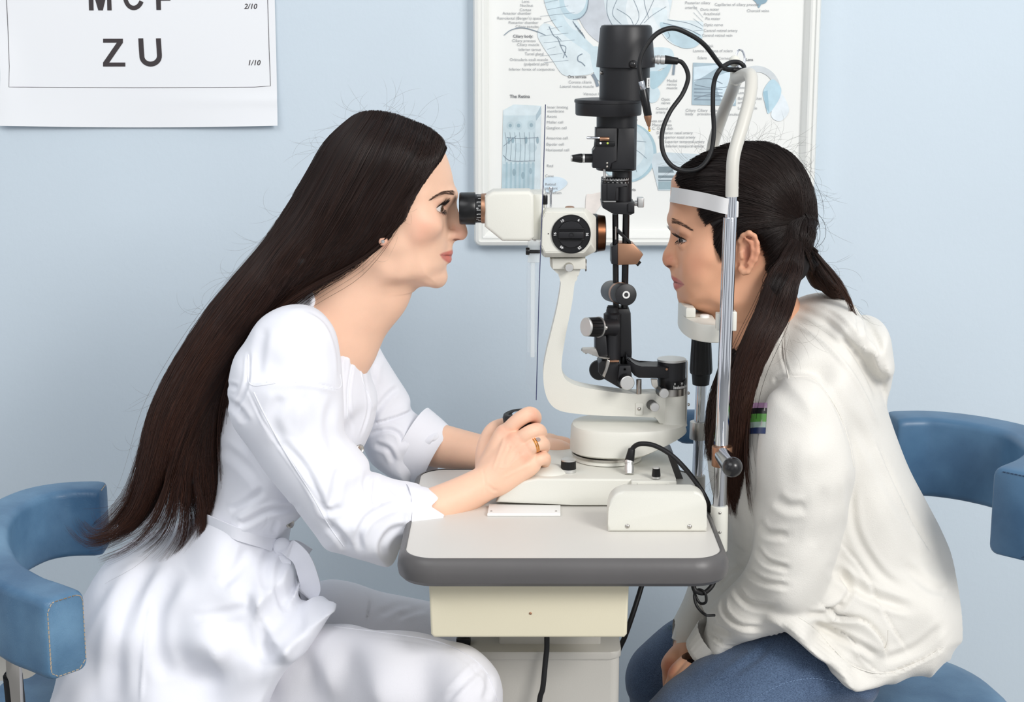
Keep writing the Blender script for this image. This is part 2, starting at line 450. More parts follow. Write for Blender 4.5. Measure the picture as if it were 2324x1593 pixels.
bm = nb(); line(bm, [(12, -30), (17, 60), (22, 150)] + [(22, 197)] + [(22 + 37 * k, 197 + 2.4 * math.sin(PI * k / 16)) for k in range(1, 16)] + [(614, 195), (610, 100), (606, -30)], .0004, CY); ink('border_line', bm)
for px_ in (40, 590):       # pins that hold the sheet, above the picture
    bm = nb(); p_ = P(px_, -330, WY - .02); p_.z = cz + .59
    lathe(bm, (p_.x, WY - .002, p_.z), (0, -1, 0), [(0, .0035), (.006, .0035), (.008, .002)], 16); obj('pin', bm, 'steel', chart)

# ------------------------------------------------------------------ anatomy poster
L_, R_ = P(1075, 400, WY - .03).x, P(1856, 280, WY - .03).x
zb = P(1400, 560, WY - .03).z; zt = zb + 0.62
poster = thing('anatomy_poster', 'framed white anatomical wall poster of the eye behind the instrument', 'poster')
bm = nb()
prof = [(0.0, 0.0), (0.0, .022), (.003, .028), (.008, .030), (.010, .0265), (.013, .0265), (.015, .028), (.018, .0265), (.021, .020), (.0235, .018), (.026, .010), (.026, 0)]
cx_, cz_ = (L_ + R_) / 2, (zb + zt) / 2; hw_, hh_ = (R_ - L_) / 2, (zt - zb) / 2
rings = []
for ins, dep in prof:
    ring = []; rc = max(.012 - ins, .002)
    for sx, sz, a0 in ((1, 1, 0), (-1, 1, PI / 2), (-1, -1, PI), (1, -1, 1.5 * PI)):
        for k in range(6):
            a = a0 + k / 5 * PI / 2
            ring.append(bm.verts.new((cx_ + sx * (hw_ - ins - rc) + rc * math.cos(a), WY - dep, cz_ + sz * (hh_ - ins - rc) + rc * math.sin(a))))
    rings.append(ring)
n_ = len(rings[0])
for a, b in zip(rings, rings[1:]):
    for i in range(n_): bm.faces.new((a[i], a[(i + 1) % n_], b[(i + 1) % n_], b[i]))
obj('poster_frame', bm, 'frame', poster)
PYY = WY - 0.011
bm = nb(); box(bm, (cx_, WY - .0055, cz_), (hw_ * 2 - .04, .009, hh_ * 2 - .04)); obj('poster_sheet', bm, 'printer', poster)
pcol = [0]
def art(col, polys, lvl, name='illustration'):
    key = 'print_%d_%d_%d' % col
    if key not in M: M[key] = mat(key, tuple(.78 * v + .22 * 242 for v in col), 0.6, var=0.07, vscale=60)
    for p in polys: pcol[0] += 1; obj(name, flat(nb(), p, PYY - lvl * .00008 - pcol[0] * .000004), key, poster, smooth=None)
def ell(cx, cy, rx, ry, n=40, a0=0, a1=2 * PI): return [(cx + rx * math.cos(a0 + (a1 - a0) * i / n), cy + ry * math.sin(a0 + (a1 - a0) * i / n)) for i in range(n)]
def ring_band(cx, cy, rx, ry, w_, a0, a1, n=30):
    return [(cx + rx * math.cos(a0 + (a1 - a0) * i / n), cy + ry * math.sin(a0 + (a1 - a0) * i / n)) for i in range(n + 1)] + \
        [(cx + (rx - w_) * math.cos(a1 + (a0 - a1) * i / n), cy + (ry - w_) * math.sin(a1 + (a0 - a1) * i / n)) for i in range(n + 1)]
pale, sky, mid, deep, gry, lilac = (214, 229, 234), (196, 219, 228), (160, 196, 210), (124, 164, 182), (198, 205, 212), (182, 184, 196)
T0 = -38
eye = ell(1412, -10, 108, 122)
art((190, 198, 207), [eye], 1)
art((206, 220, 226), [ell(1448, -12, 78, 104)], 2)
art((224, 233, 236), [ell(1470, 25, 50, 62)], 3)
art(sky, [sm([(1232, -30), (1262, -34), (1276, 10), (1305, 62), (1350, 108), (1372, 128), (1350, 150), (1318, 120), (1276, 78), (1244, 30)])], 4)
art(pale, [sm([(1262, -34), (1290, -36), (1296, 20), (1318, 62), (1300, 66), (1276, 30)]), sm([(1226, 60), (1246, 55), (1300, 95), (1345, 130), (1346, 165), (1300, 172), (1276, 168), (1256, 140), (1232, 105), (1220, 80)]),
           sm([(1480, 20), (1512, 22), (1520, 44), (1588, 48), (1596, 62), (1592, 90), (1560, 108), (1520, 96), (1494, 60)])], 4)
art((176, 205, 217), [sm([(1500, 50), (1560, 70), (1592, 82), (1582, 104), (1556, 110), (1530, 100), (1508, 78)]), ell(1302, 0, 33, 46)], 5)
art((212, 226, 233), [ell(1305, -6, 26, 38)], 6)
art(sky, [sm([(1340, 115), (1360, 108), (1372, 150), (1380, 190), (1352, 175)]), sm([(1470, 112), (1520, 110), (1530, 135), (1520, 150), (1494, 160), (1470, 190), (1460, 150)]),
          sm([(1476, 196), (1490, 196), (1498, 212), (1490, 230), (1474, 232), (1468, 212)])], 5)
art(mid, [sm([(1472, 165), (1500, 160), (1525, 140), (1515, 170), (1494, 196), (1478, 200)])], 6)
# retina block
art((207, 224, 230), [[(1142, 250), (1166, 237), (1228, 240), (1226, 450), (1138, 450)]], 1)
art((189, 211, 219), [[(1142, 262), (1216, 262), (1212, 450), (1138, 450)]], 2)
art((168, 196, 207), [[(1141, 372), (1214, 372), (1212, 450), (1138, 450)]], 3)
art((150, 176, 188), [[(1216, 262), (1228, 240), (1228, 258), (1217, 274)]], 3)
art((176, 200, 209), [ell(1158, 285, 8, 9), ell(1177, 285, 8, 10), ell(1206, 284, 9, 11), ell(1176, 335, 10, 11), ell(1208, 335, 10, 11)], 4)
art((126, 158, 172), [ell(1158, 285, 3.5, 4), ell(1177, 285, 4, 4.5), ell(1206, 284, 4, 4.5), ell(1167, 391, 4, 8), ell(1187, 398, 4, 8), ell(1155, 320, 3, 7), ell(1164, 318, 3, 7), ell(1194, 318, 3, 8), ell(1220, 318, 3, 8), ell(1204, 388, 3.5, 7)], 5)
art((146, 180, 193), [[(1148 + 10 * k, 368), (1152 + 10 * k, 368), (1151 + 10 * k, 448), (1147 + 10 * k, 448)] for k in range(7)], 4)
art((206, 226, 240), [sm([(1236, 405), (1270, 402), (1288, 415), (1270, 432), (1240, 436)])], 1)
# fundus disc
art((150, 186, 200), [ell(1424, 346, 66, 68)], 1); art((190, 213, 222), [ell(1421, 345, 62, 65)], 2); art((207, 224, 230), [ell(1416, 338, 48, 50)], 3)
# small square plates and the lens sketch
art((150, 176, 190), [[(1573, 142), (1672, 146), (1670, 240), (1570, 238)]], 1)
art((204, 226, 238), [[(1575, 152), (1640, 146), (1600, 172), (1575, 186)], sm([(1626, 178), (1650, 165), (1668, 170), (1668, 232), (1646, 236), (1630, 210)])], 2)
art((112, 134, 150), [[(1575, 200 + 8 * k), (1640, 202 + 8 * k), (1640, 204 + 8 * k), (1575, 203.5 + 8 * k)] for k in range(4)], 3)
art((200, 208, 212), [ring_band(1716, 205, 55, 56, 14, -2.4, .2)], 1)
art((176, 212, 228), [sm([(1752, 180), (1771, 196), (1772, 215), (1762, 236), (1744, 258), (1738, 240), (1732, 208)])], 2)
art((140, 184, 204), [[(1732, 208), (1742, 205), (1746, 256), (1738, 244)]], 3)
art((226, 236, 242), [sm([(1768, 212), (1785, 230), (1790, 255), (1770, 275), (1750, 260)])], 1)
art((196, 212, 220), [[(1474, 352), (1500, 345), (1590, 350), (1590, 432), (1494, 432)]], 1)
art((98, 118, 128), [[(1494, 378), (1524, 378), (1530, 392), (1494, 392)], [(1494, 398), (1540, 398), (1540, 404), (1494, 404)], [(1494, 408), (1540, 408), (1540, 411), (1494, 411)]], 2)
art((130, 158, 168), [[(1494, 412), (1545, 412), (1548, 430), (1494, 430)]], 2)
art((112, 150, 170), [sm([(1704, -8), (1740, -6), (1738, 6), (1728, 10), (1722, 18), (1716, 6)])], 2)
art((232, 222, 214), [sm([(1330, 446), (1345, 440), (1372, 436), (1372, 452), (1334, 500)])], 1)
bm = nb()
def pen(pts, hw=.6, n=5): line(bm, smo(pts, n), hw * K(200, WY), PYY - .00082)
pen([(1144, 80), (1160, 68), (1185, 63), (1215, 70), (1238, 80)], .9)
pen([(1246, 60), (1256, 80), (1266, 88), (1275, 110), (1287, 130)], .9); pen([(1264, 82), (1274, 92)]); pen([(1270, 102), (1284, 106), (1282, 120)], .8); pen([(1283, 118), (1278, 132)], .8)
pen([(1322, 122), (1312, 128), (1312, 138), (1320, 142), (1328, 150)], 1.1); pen([(1300, 45), (1318, 40), (1332, 22), (1336, -10)], 1.0)
pen([(1345, 168), (1352, 180), (1357, 196)], 3.2); pen([(1531, 142), (1528, 170)], 2.4)
for a, b, c in (((1420, -38), (1450, 30), (1440, 60)), ((1500, -38), (1470, 30), (1450, 60)), ((1470, -38), (1462, 0), (1472, 40)), ((1400, 20), (1430, 40), (1440, 66)), ((1512, 15), (1480, 35), (1462, 52)), ((1405, -10), (1390, 30), (1410, 55)), ((1380, -20), (1378, 30), (1398, 70))): pen([a, b, c], .5)
for k in range(9):
    a = k * 0.7; pen([(1412, 340), (1412 + 30 * math.cos(a), 340 + 30 * math.sin(a)), (1416 + 54 * math.cos(a + .3), 343 + 56 * math.sin(a + .3))], .45)
pen([(1515, 45), (1560, 52), (1594, 66)], .5); pen([(1505, 52), (1560, 66), (1590, 80)], .7); pen([(1516, 72), (1520, 82), (1514, 88)], .5)
pen([(1150, 312), (1180, 314), (1222, 312)], .7); pen([(1142, 332), (1172, 308)], .6); pen([(1142, 352), (1160, 365), (1214, 365)], .7)
for k in range(7): pen([(1146 + 11 * k, 300), (1150 + 10.5 * k, 330), (1147 + 11 * k, 366)], .3)
for k in range(11): pen([(1226 - k * 0 + (k % 3) * 8, -8 + 15 * k), (1262 + (k % 4) * 14, -18 + 15.5 * k)], .3)
for y0, y1 in ((100, 62), (110, 78), (120, 92), (128, 120)): pen([(1596, y0 - 60), (1574, y1 - 50)], .3)
for k in range(6): pen([(1300 + 4 * k, 48 + 5 * k), (1308 + 4 * k, 62 + 5 * k)], .9)
pen([(1576, 182), (1610, 178), (1640, 190)], .7); pen([(1577, 192), (1620, 200), (1655, 196)], .6); pen([(1577, 224), (1610, 214), (1640, 218)], .8)
obj('line_drawing', bm, mat('pen_line', (134, 148, 160), 0.6), poster, smooth=None)
M['tinta'] = mat('poster_ink', (160, 163, 166), 0.6); M['tintb'] = mat('poster_heading_ink', (104, 106, 110), 0.6)
bm = nb(); bh = nb()
def lab(s, x, y, h=6.2, right=False, head=False):
    text(bh if head else bm, s, P(x, y, PYY - .00092), (1, 0, 0), (0, 0, 1), h * K(y, WY), 'RIGHT' if right else 'LEFT', bold=.012 if head else 0)
for s, x, y in (('Lens:', 1203, 6), ('Nucleus', 1210, 15), ('Cortex', 1206, 25), ('Anterior chamber', 1206, 33), ("Retrolental (Berger's) space", 1229, 44), ('Posterior chamber', 1222, 54), ('Ciliary zonules', 1223, 63),
                ('Ciliary process', 1216, 95), ('Ciliary muscle', 1224, 104), ('Inferior tarsus', 1228, 115), ('Tarsal gland', 1234, 125), ('Orbicularis oculi muscle', 1244, 138), ('(palpebral part)', 1245, 148), ('Inferior fornix of conjunctiva', 1259, 160),
                ('Corona ciliaris', 1343, 189), ('Lateral rectus muscle', 1348, 199), ('Vitreous h', 1362, 216)): lab(s, x, y, right=True)
for s, x, y in (('Inner limiting', 1242, 246), ('membrane', 1242, 255), ('Axons', 1241, 267), ('M\u00fcller cell', 1241, 280), ('Ganglion cell', 1240, 293), ('Amacrine cell', 1240, 316), ('Bipolar cell', 1240, 330), ('Horizontal cell', 1239, 343), ('Rod', 1241, 379), ('Cone', 1237, 402), ('Retinal', 1237, 421), ('pigment', 1237, 430), ('epithelium', 1237, 440),
                ('Posterior ciliary', 1555, 9), ('arteries', 1555, 20), ('Capillaries of ciliary process', 1622, 13), ('Dura mater', 1590, 24), ('Arachnoid', 1597, 34), ('Pia mater', 1601, 45), ('Choroid veins', 1695, 27), ('Optic nerve', 1598, 59), ('Central retinal artery', 1597, 72), ('Central retinal vein', 1593, 83), ('disk', 1605, 107), ('Lamina cribrosa of sclera', 1573, 118), ('Sclera', 1583, 134), ('Cornea  Iris', 1630, 135),
                ('Medial', 1514, 186), ('rectus', 1514, 194), ('muscle', 1513, 202), ('Optic', 1501, 228), ('nerve', 1501, 236), ('Central', 1489, 249), ('artery', 1489, 257), ('Fovea centralis', 1470, 277), ('Macula lutea', 1480, 286), ('C. Optic disk', 1480, 294), ('D. Inferior nasal artery', 1490, 304), ('E. Superior nasal artery', 1494, 314), ('F. Superior temporal artery', 1500, 324), ('G. Inferior temporal artery', 1500, 334),
                ('Ciliary', 1556, 253), ('body', 1556, 261), ('Ciliary', 1583, 253), ('process', 1583, 261), ('Anterior', 1612, 253), ('chamber', 1612, 261), ('zonules', 1650, 262), ('Lens capsule', 1675, 201), ('Lens', 1675, 213), ('Ball and socket', 1675, 226), ('articulation', 1675, 235), ('Lens muscle', 1675, 248)): lab(s, x, y)
for s, x, y, rr in (('Ciliary body:', 1210, 85, True), ('Ora serrata', 1331, 177, True), ('The Retina', 1157, 222, False), ('Lens', 1693, 138, False), ('iris', 1432, 433, False)): lab(s, x, y, 7.2 if s == 'The Retina' else 6.2, rr, True)
obj('captions', bm, 'tinta', poster, smooth=None); obj('headings', bh, 'tintb', poster, smooth=None)

# ------------------------------------------------------------------ instrument table
YN, YF = TZ * 0, 0
yn = PZ(1280, 1268, TZ).y; yf = PZ(1060, 1066, TZ).y
xl = PZ(928, 1215, TZ).x; xr = PZ(1612, 1190, TZ).x
def rrect(x0, y0, x1, y1, r, n=10):
    out = []
    for cx, cy, a0 in ((x1 - r, y1 - r, 0), (x0 + r, y1 - r, PI / 2), (x0 + r, y0 + r, PI), (x1 - r, y0 + r, 1.5 * PI)):
        for k in range(n + 1): a = a0 + k / n * PI / 2; out.append((cx + r * math.cos(a), cy + r * math.sin(a)))
    return out
table = thing('instrument_table', 'small grey-white instrument table with dark rubber edge between the two seated people', 'table')
bm = nb(); prism_pts(bm, [Vector((x, y, TZ)) for x, y in rrect(xl, yn, xr, yf, .035)], (0, 0, -.03)); obj('tabletop', bm, 'laminate', table)
bm = nb(); rings = []
for off, z in ((0, .0008), (.002, .001), (.006, -.002), (.0095, -.010), (.0105, -.018), (.009, -.027), (.004, -.032), (-.004, -.033), (-.01, -.033)):
    rings.append([bm.verts.new((x, y, TZ + z)) for x, y in rrect(xl - off, yn - off, xr + off, yf + off, .035 + off)])
n_ = len(rings[0])
for a, b in zip(rings, rings[1:]):
    for i in range(n_): bm.faces.new((a[i], a[(i + 1) % n_], b[(i + 1) % n_], b[i]))
obj('edge_band', bm, 'edge', table)
zbx1 = TZ - .033; zbx0 = P(1200, 1446, yn + .03).z
bx0, bx1 = P(976, 1385, yn + .03).x, P(1424, 1385, yn + .03).x
bm = nb(); pts_ = [P(x, y, yn + .03) for x, y in [(973, 1318), (1428, 1318), (1423, 1440), (1417, 1447), (985, 1447), (978, 1440)]]
prism_pts(bm, pts_, (0, .25, 0), .003, 3)
und = obj('drawer_box', bm, 'cream2', table)
screw('screw', P(1204, 1392, yn + .0295), (0, -1, 0), .0016, und, 'copper')
bm = nb(); pbox(bm, 1132, 1436, 1364, 1482, yn + .15, yn + .24, .003); obj('lift_column', bm, 'greyplast', table)
# pedestal cover with a shallow tray top
py0 = yn + .125
pa, pb = P(1068, 1480, py0), P(1407, 1480, py0)
bm = nb()
oc = [(x, y) for x, y in rrect(pa.x, py0, pb.x, py0 + .2, .012, 5)]
prism_pts(bm, [Vector((x, y, pa.z)) for x, y in oc], (0, 0, -pa.z + .06), .0015)
ped = obj('pedestal', bm, 'greyplast', table)
bm = nb(); oc2 = rrect(pa.x - .002, py0 - .002, pb.x + .002, py0 + .202, .014, 5)
prism_pts(bm, [Vector((x, y, pa.z + .001)) for x, y in oc2], (0, 0, -.010), .002); obj('pedestal_rim', bm, 'greyplast', table)
screw('screw', P(1249, 1469, py0 + .02), (0, 0, 1), .002, ped, 'copper')
bm = nb(); box(bm, ((pa.x + pb.x) / 2, py0 + .1, .03), (.30, .30, .06), .012); obj('floor_foot', bm, 'greyplast', table)
# rail cover on the table, near side
yc0 = PZ(1490, 1207, TZ).y
bm = nb(); prism(bm, [(1380, 1207)] + [(1380, 1190), (1381, 1160)] + [(1418 - 36 * math.cos(a), 1152 - 37 * math.sin(a)) for a in [k * PI / 16 for k in range(9)]] + [(1573 + 31 * math.sin(a), 1150 - 35 * math.cos(a)) for a in [k * PI / 16 for k in range(9)]] + [(1604, 1195), (1604, 1207)], yc0, yc0 + .03, .0035, 3)
rc_ = obj('rail_cover', bm, 'cream', table)
for x, y in ((1424, 1194), (1565, 1195)): screw('screw', P(x, y, yc0 - .0002), (0, -1, 0), .0028, rc_)
bm = nb(); prism(bm, [(1392, 1207), (1392, 1150), (1430, 1128), (1560, 1128), (1592, 1150), (1592, 1207)], yc0 + .38 - .04, yc0 + .37, .003); obj('rail_cover', bm, 'cream', table)
bm = nb(); a_, b_ = P(1490, 1175, yc0 + .02), P(1490, 1175, yc0 + .02); b_.y += .33; cyl(bm, a_, b_, .006); obj('axle', bm, 'steel', table)
# flat slide plate under the base
pl = [PZ(x, y, TZ + .004) for x, y in ((1106, 1165), (1272, 1165), (1272, 1146), (1110, 1144))]
bm = nb(); prism_pts(bm, pl, (0, 0, -.0038), .0006); sp_ = obj('slide_plate', bm, 'white', table)
for x in (1115, 1262): screw('screw', PZ(x, 1160, TZ + .004), (0, 0, 1), .0015, sp_)

# ------------------------------------------------------------------ slit lamp
Y0 = 2.10
lamp = thing('slit_lamp', 'black and cream slit lamp microscope standing on the instrument table', 'slit lamp')
def part(name, bm, m, parent=None, smooth=35): return obj(name, bm, m, parent or lamp, smooth)
# lamp tower
def lpx(bm, xc, rows, Y=Y0, seg=56):
    """upright lathe from (pixel row, half width) pairs"""
    yy = [r[0] for r in rows]; a = P(xc, yy[0], Y); pr = []
    for y, hw in rows: pr.append((a.z - P(xc, y, Y).z, hw * K(y, Y)))
    return lathe(bm, a, (0, 0, -1), pr, seg)
bm = nb(); lpx(bm, 1421, [(57, 30), (56, 50), (58, 56), (64, 59), (100, 62), (148, 66.5), (152, 66.5), (153, 60)]); hood_ = part('lamp_cap', bm, 'black')
bm = nb(); sphere(bm, P(1437, 146, Y0 - 66 * K(146, Y0)), .0052, seg=20); obj('catch_knob', bm, 'ball', hood_)
bm = nb(); lpx(bm, 1418, [(148, 57), (226, 57)]); hs_ = part('lamp_housing', bm, 'black')
bm = nb(); kk = K(185, Y0)
cpt = P(1418, 187, Y0)
for i in range(6):        # paper barcode sticker wrapped on the housing
    pass
def wrap(bm, cpt, r, a0, a1, z0, z1, n=6):
    rows = [[bm.verts.new((cpt.x + r * math.sin(a0 + (a1 - a0) * i / n), cpt.y - r * math.cos(a0 + (a1 - a0) * i / n), z)) for i in range(n + 1)] for z in (z0, z1)]
    for i in range(n): bm.faces.new((rows[0][i], rows[0][i + 1], rows[1][i + 1], rows[1][i]))
rr_ = 57 * kk
wrap(bm, cpt, rr_ + .0004, .95, 1.32, cpt.z - 11 * kk, cpt.z + 11 * kk); st_ = obj('sticker', bm, 'white', hs_)
bm = nb()
for k in range(11):
    z = cpt.z - 9 * kk + 18 * kk * k / 11
    wrap(bm, cpt, rr_ + .0007, 1.05, 1.18, z, z + (.5 + (k * 7 % 3) * .3) * kk, 2)
obj('printed_bars', bm, 'ink', st_)
screw('screw', P(1418, 165, Y0) + Vector((-.031, -.012, 0)), (-1, -.4, 0), .0022, hs_)
bm = nb(); lpx(bm, 1381, [(224, 70), (225, 76), (227, 77.5), (232, 77.5), (233, 75)]); part('filter_disc_rim', bm, 'black')
bm = nb(); lpx(bm, 1381, [(232, 75.5), (258, 75), (261, 73), (262, 60)]); part('filter_disc', bm, 'black')
bm = nb(); lpx(bm, 1400, [(258, 46), (384, 45.5), (386, 42)]); bd = part('lamp_body', bm, 'black')
bm = nb(); lpx(bm, 1412, [(385, 23), (387, 23)]); part('silver_ring', bm, 'alu')
prismf = lambda pts, Ya, Yb, b=.001: prism(nb(), pts, Ya, Yb, b)
part('filter_block', prismf([(1352, 291), (1400, 291), (1400, 366), (1386, 368), (1386, 384), (1345, 381), (1345, 342), (1352, 336)], Y0 - .032, Y0 - .005), 'black')
bm = nb(); prism(bm, [(1387, 366), (1402, 366), (1402, 291), (1440, 291), (1440, 384), (1387, 384)], Y0 - .0285, Y0 - .01, .001); part('side_plate', bm, 'black')
bm = nb(); pa = P(1331, 313, Y0 - .034); pb = P(1362, 313, Y0 - .034); cyl(bm, pa, pb, .0017, bev=.0012); pb2 = P(1382, 313, Y0 - .034); lev = part('filter_lever', bm, 'chrome')
bm = nb(); cyl(bm, P(1361, 315, Y0 - .034), P(1383, 315, Y0 - .034), .0026, bev=.0006); obj('lever_collar', bm, 'copper', lev)
bm = nb(); pbox(bm, 1353, 321, 1396, 332, Y0 - .0345, Y0 - .02, .001); sw = part('filter_window', bm, 'blackplast')
for x, m in ((1363, 'marks'), (1379, 'green')):
    bm = nb(); lathe(bm, P(x, 325, Y0 - .0343), (0, -1, 0), [(0, .0015), (.0006, .0012)], 14); obj('colour_dot', bm, m, sw)
bm = nb(); a_ = P(1346, 359, Y0 - .018); b_ = P(1327, 359, Y0 - .018); cyl(bm, a_, b_, 10 * kk); part('aperture_stem', bm, 'black')
bm = nb(); cyl(bm, P(1327, 359, Y0 - .018), P(1322, 359, Y0 - .018), 10.5 * kk); part('aperture_ring', bm, 'alu')
knob('aperture_knob', P(1322, 359, Y0 - .018), (-1, 0, 0), 10.5 * kk, 26 * kk, lamp, taper=.75, ribs=14)
for y in (370, 378): screw('screw', P(1378, y, Y0 - .0325), (0, -1, 0), .0014, bd)
for x, y in ((1447, 272), (1445, 322)): screw('screw', P(x - 3, y, Y0 - .004), (1, -.3, 0), .0022, bd)
bm = nb(); lpx(bm, 1412, [(385, 22.5), (472, 22.5)]); part('neck_tube', bm, 'black')
bm = nb(); cyl(bm, P(1372, 384, Y0 - .02), P(1372, 404, Y0 - .02), .0017); part('index_pin', bm, 'alu')
sc_ = P(1397, 409, Y0)
bm = nb(); lpx(bm, 1397, [(401, 31), (402, 33), (417, 33), (418, 31)]); dr_ = part('slit_scale', bm, 'blackplast')
bm = nb(); rs_ = 33 * K(409, Y0)
for k in range(24):
    a = -1.25 + 2.3 * k / 23; h = 3.2 if k % 2 else 5
    wrap(bm, sc_, rs_ + .0003, a, a + .035, sc_.z + 1.5 * kk, sc_.z + (1.5 + h) * kk, 1)
for k, s in enumerate(('70', '60', '50', '40', '30', '20', '10', '0')):
    a = -1.15 + k * .3
    text(bm, s, (sc_.x + (rs_ + .0005) * math.sin(a), sc_.y - (rs_ + .0005) * math.cos(a), sc_.z - 5 * kk), (math.cos(a), math.sin(a), 0), (0, 0, 1), 3.4 * kk, 'CENTER')
obj('scale_marks', bm, 'marks', dr_, smooth=None)
bm = nb(); pbox(bm, 1365, 417, 1404, 456, Y0 - .03, Y0 - .008, .001); part('slit_block', bm, 'black')
part('slit_block_face', prismf([(1378, 417), (1424, 417), (1424, 424), (1397, 424), (1397, 454), (1378, 454)], Y0 - .0325, Y0 - .028), 'black')
bm = nb(); pbox(bm, 1370, 455, 1398, 459, Y0 - .026, Y0 - .015, .0005); part('silver_spacer', bm, 'alu')
part('clamp_block', prismf([(1366, 459), (1440, 459), (1440, 484), (1432, 488), (1392, 486), (1368, 472)], Y0 - .024, Y0 + .02, .0015), 'black')
bm = nb(); pbox(bm, 1425, 462, 1440, 482, Y0 - .027, Y0 - .01, .001); part('clamp_plate', bm, 'black')
bm = nb(); pbox(bm, 1447, 449, 1462, 471, Y0 - .01, Y0 + .006, .0012); cyl(bm, P(1440, 461, Y0), P(1450, 461, Y0), .0035); part('side_lever', bm, 'alu')
# twin rods, mirror and prism
for xa, xb, hw, yy in ((1396.5, 1398, 7, (486, 715)), (1421, 1415, 8, (486, 828))):
    bm = nb(); cyl(bm, P(xa, yy[0], Y0 - .004), P(xb, yy[1], Y0 - .004), hw * kk); part('support_rod', bm, 'blackplast')
bm = nb()
pm = [P(1393, 521, Y0 - .012), P(1399, 516, Y0 - .012), P(1432, 548, Y0 - .012), P(1432, 556, Y0 - .012)]
prism_pts(bm, pm, (0, .02, 0), .0003); part('mirror', bm, 'blackplast')
bm = nb(); cyl(bm, P(1397, 514, Y0 - .013), P(1397, 543, Y0 - .013), .0013); part('mirror_pin', bm, 'steel')
part('prism_housing', prismf([(1388, 562), (1402, 552), (1402, 601), (1388, 599)], Y0 - .016, Y0 + .02), 'black')
part('prism_mount', prismf([(1402, 552), (1438, 554), (1460, 578), (1446, 600), (1402, 602)], Y0 - .014, Y0 + .016), 'copper')
bm = nb(); cyl(bm, P(1452, 592, Y0 - .004), P(1444, 601, Y0 - .004), .003); part('prism_screw', bm, 'blackplast')
# tilt drum
cf, cb = P(1421, 669, 2.045), P(1386, 660, 2.135)
bm = nb(); cyl(bm, cf, cb, 25 * K(669, 2.045), bev=.0015, seg=48); drum = part('tilt_drum', bm, 'black')
bm = nb(); dd = (cf - cb).normalized(); cyl(bm, cf - dd * .03, cf - dd * .040, 25.4 * K(669, 2.045), seg=48); obj('drum_band', bm, 'copper', drum)
bm = nb(); lathe(bm, cf, dd, [(-.0004, .0050), (.0008, .0048), (.0008, .0028), (-.001, .0022), (-.001, 0)], 24); obj('centre_screw', bm, 'alu', drum)
# lower column with knob
part('column', prismf([(1382, 700), (1428, 700), (1432, 712), (1434, 800), (1434, 812), (1378, 812), (1378, 712)], Y0 - .012, Y0 + .018, .004), 'black')
bm = nb(); lpx(bm, 1390, [(697, 13), (708, 14), (712, 20), (816, 20)], Y0 - .012); part('column_guide', bm, 'black')
part('column_box', prismf([(1351, 762), (1376, 762), (1380, 808), (1374, 812), (1356, 810), (1351, 804)], Y0 - .026, Y0 + .01, .002), 'black')
ak = P(1394, 742, Y0 - .02); bk = P(1360, 742, Y0 - .034)
bm = nb(); lathe(bm, ak, bk - ak, [(0, 21 * kk), (.012, 18 * kk), ((bk - ak).length, 17 * kk)], 40); stem_ = part('width_knob_hub', bm, 'black')
screw('screw', P(1375, 744, Y0 - .044), (-.2, -1, 0), .0026, stem_)
bm = nb(); dk = (bk - ak).normalized(); cyl(bm, bk, bk + dk * .002, 24 * kk); part('knob_ring', bm, 'alu')
knob('width_knob', bk + dk * .002, dk, 23 * kk, 36 * kk, lamp, taper=.95, ribs=22)
# toothed lever
part('toothed_lever', prismf([(1322, 792), (1354, 791), (1355, 801), (1358, 810), (1385, 811), (1383, 815), (1372, 815), (1366, 813), (1360, 812), (1356, 810), (1350, 806), (1345, 807), (1341, 803), (1334, 800), (1330, 804), (1325, 799), (1319, 796)], Y0 - .03, Y0 - .018, .0008), 'steel')
part('latch_plate', prismf([(1378, 815), (1384, 818), (1384, 826), (1378, 842), (1373, 857), (1367, 853), (1374, 836), (1378, 822)], Y0 - .03, Y0 - .022, .0006), 'steel')
part('latch_bar', prismf([(1383, 818), (1405, 818), (1405, 822), (1383, 822)], Y0 - .026, Y0 - .02, .0003), 'copper')
part('tilt_bracket', prismf([(1366, 818), (1404, 820), (1408, 830), (1430, 830), (1436, 868), (1425, 882), (1408, 882), (1370, 860), (1358, 845), (1358, 826)], Y0 - .02, Y0 + .02, .002), 'black')
part('tilt_bracket_face', prismf([(1406, 830), (1431, 830), (1434, 852), (1430, 870), (1412, 880), (1401, 868)], Y0 - .030, Y0 - .018, .001), 'black')
bm = nb(); lathe(bm, P(1418, 838, Y0 - .0302), (0, -1, 0), [(0, .002), (.0006, .002), (.0006, .0012), (0, .001)], 16); part('pivot_hole', bm, 'blackplast')
bm = nb(); lathe(bm, P(1364, 838, Y0 + .012), (-.35, -1, .1), [(-.03, .006), (-.03, .0135), (.01, .0135), (.012, .012)], 36); part('condenser_ring', bm, 'blackplast')
knob('tilt_knob', P(1419, 864, Y0 - .030), (.12, -1, .02), 17.5 * kk, .016, lamp, taper=.95, ribs=24)
# black L arm and pivot drum
part('lamp_arm', prismf([(1421, 800)] + [(1424, 812), (1431, 822), (1442, 830), (1456, 834), (1520, 832), (1520, 859), (1450, 858), (1440, 853), (1432, 843)] + [(1420, 815)], Y0 - .018, Y0 + .018, .0015), 'black')
bm = nb(); lpx(bm, 1524.5, [(816, 32), (859, 32)]); pv = part('lamp_pivot', bm, 'black')
bm = nb(); lathe(bm, P(1513, 838, Y0 - .0185), (0, -1, 0), [(0, .0017), (.0006, .0015)], 14); obj('set_screw', bm, 'copper', pv)
bm = nb(); lpx(bm, 1524.5, [(813.5, 32), (814.5, 33), (818, 33)]); part('pivot_cover', bm, 'alu')
sz = P(1525, 868, Y0)
bm = nb(); lpx(bm, 1525, [(859, 33), (877, 33), (878, 32)]); as_ = part('angle_scale', bm, 'blackplast')
bm = nb(); rs_ = 33 * K(868, Y0)
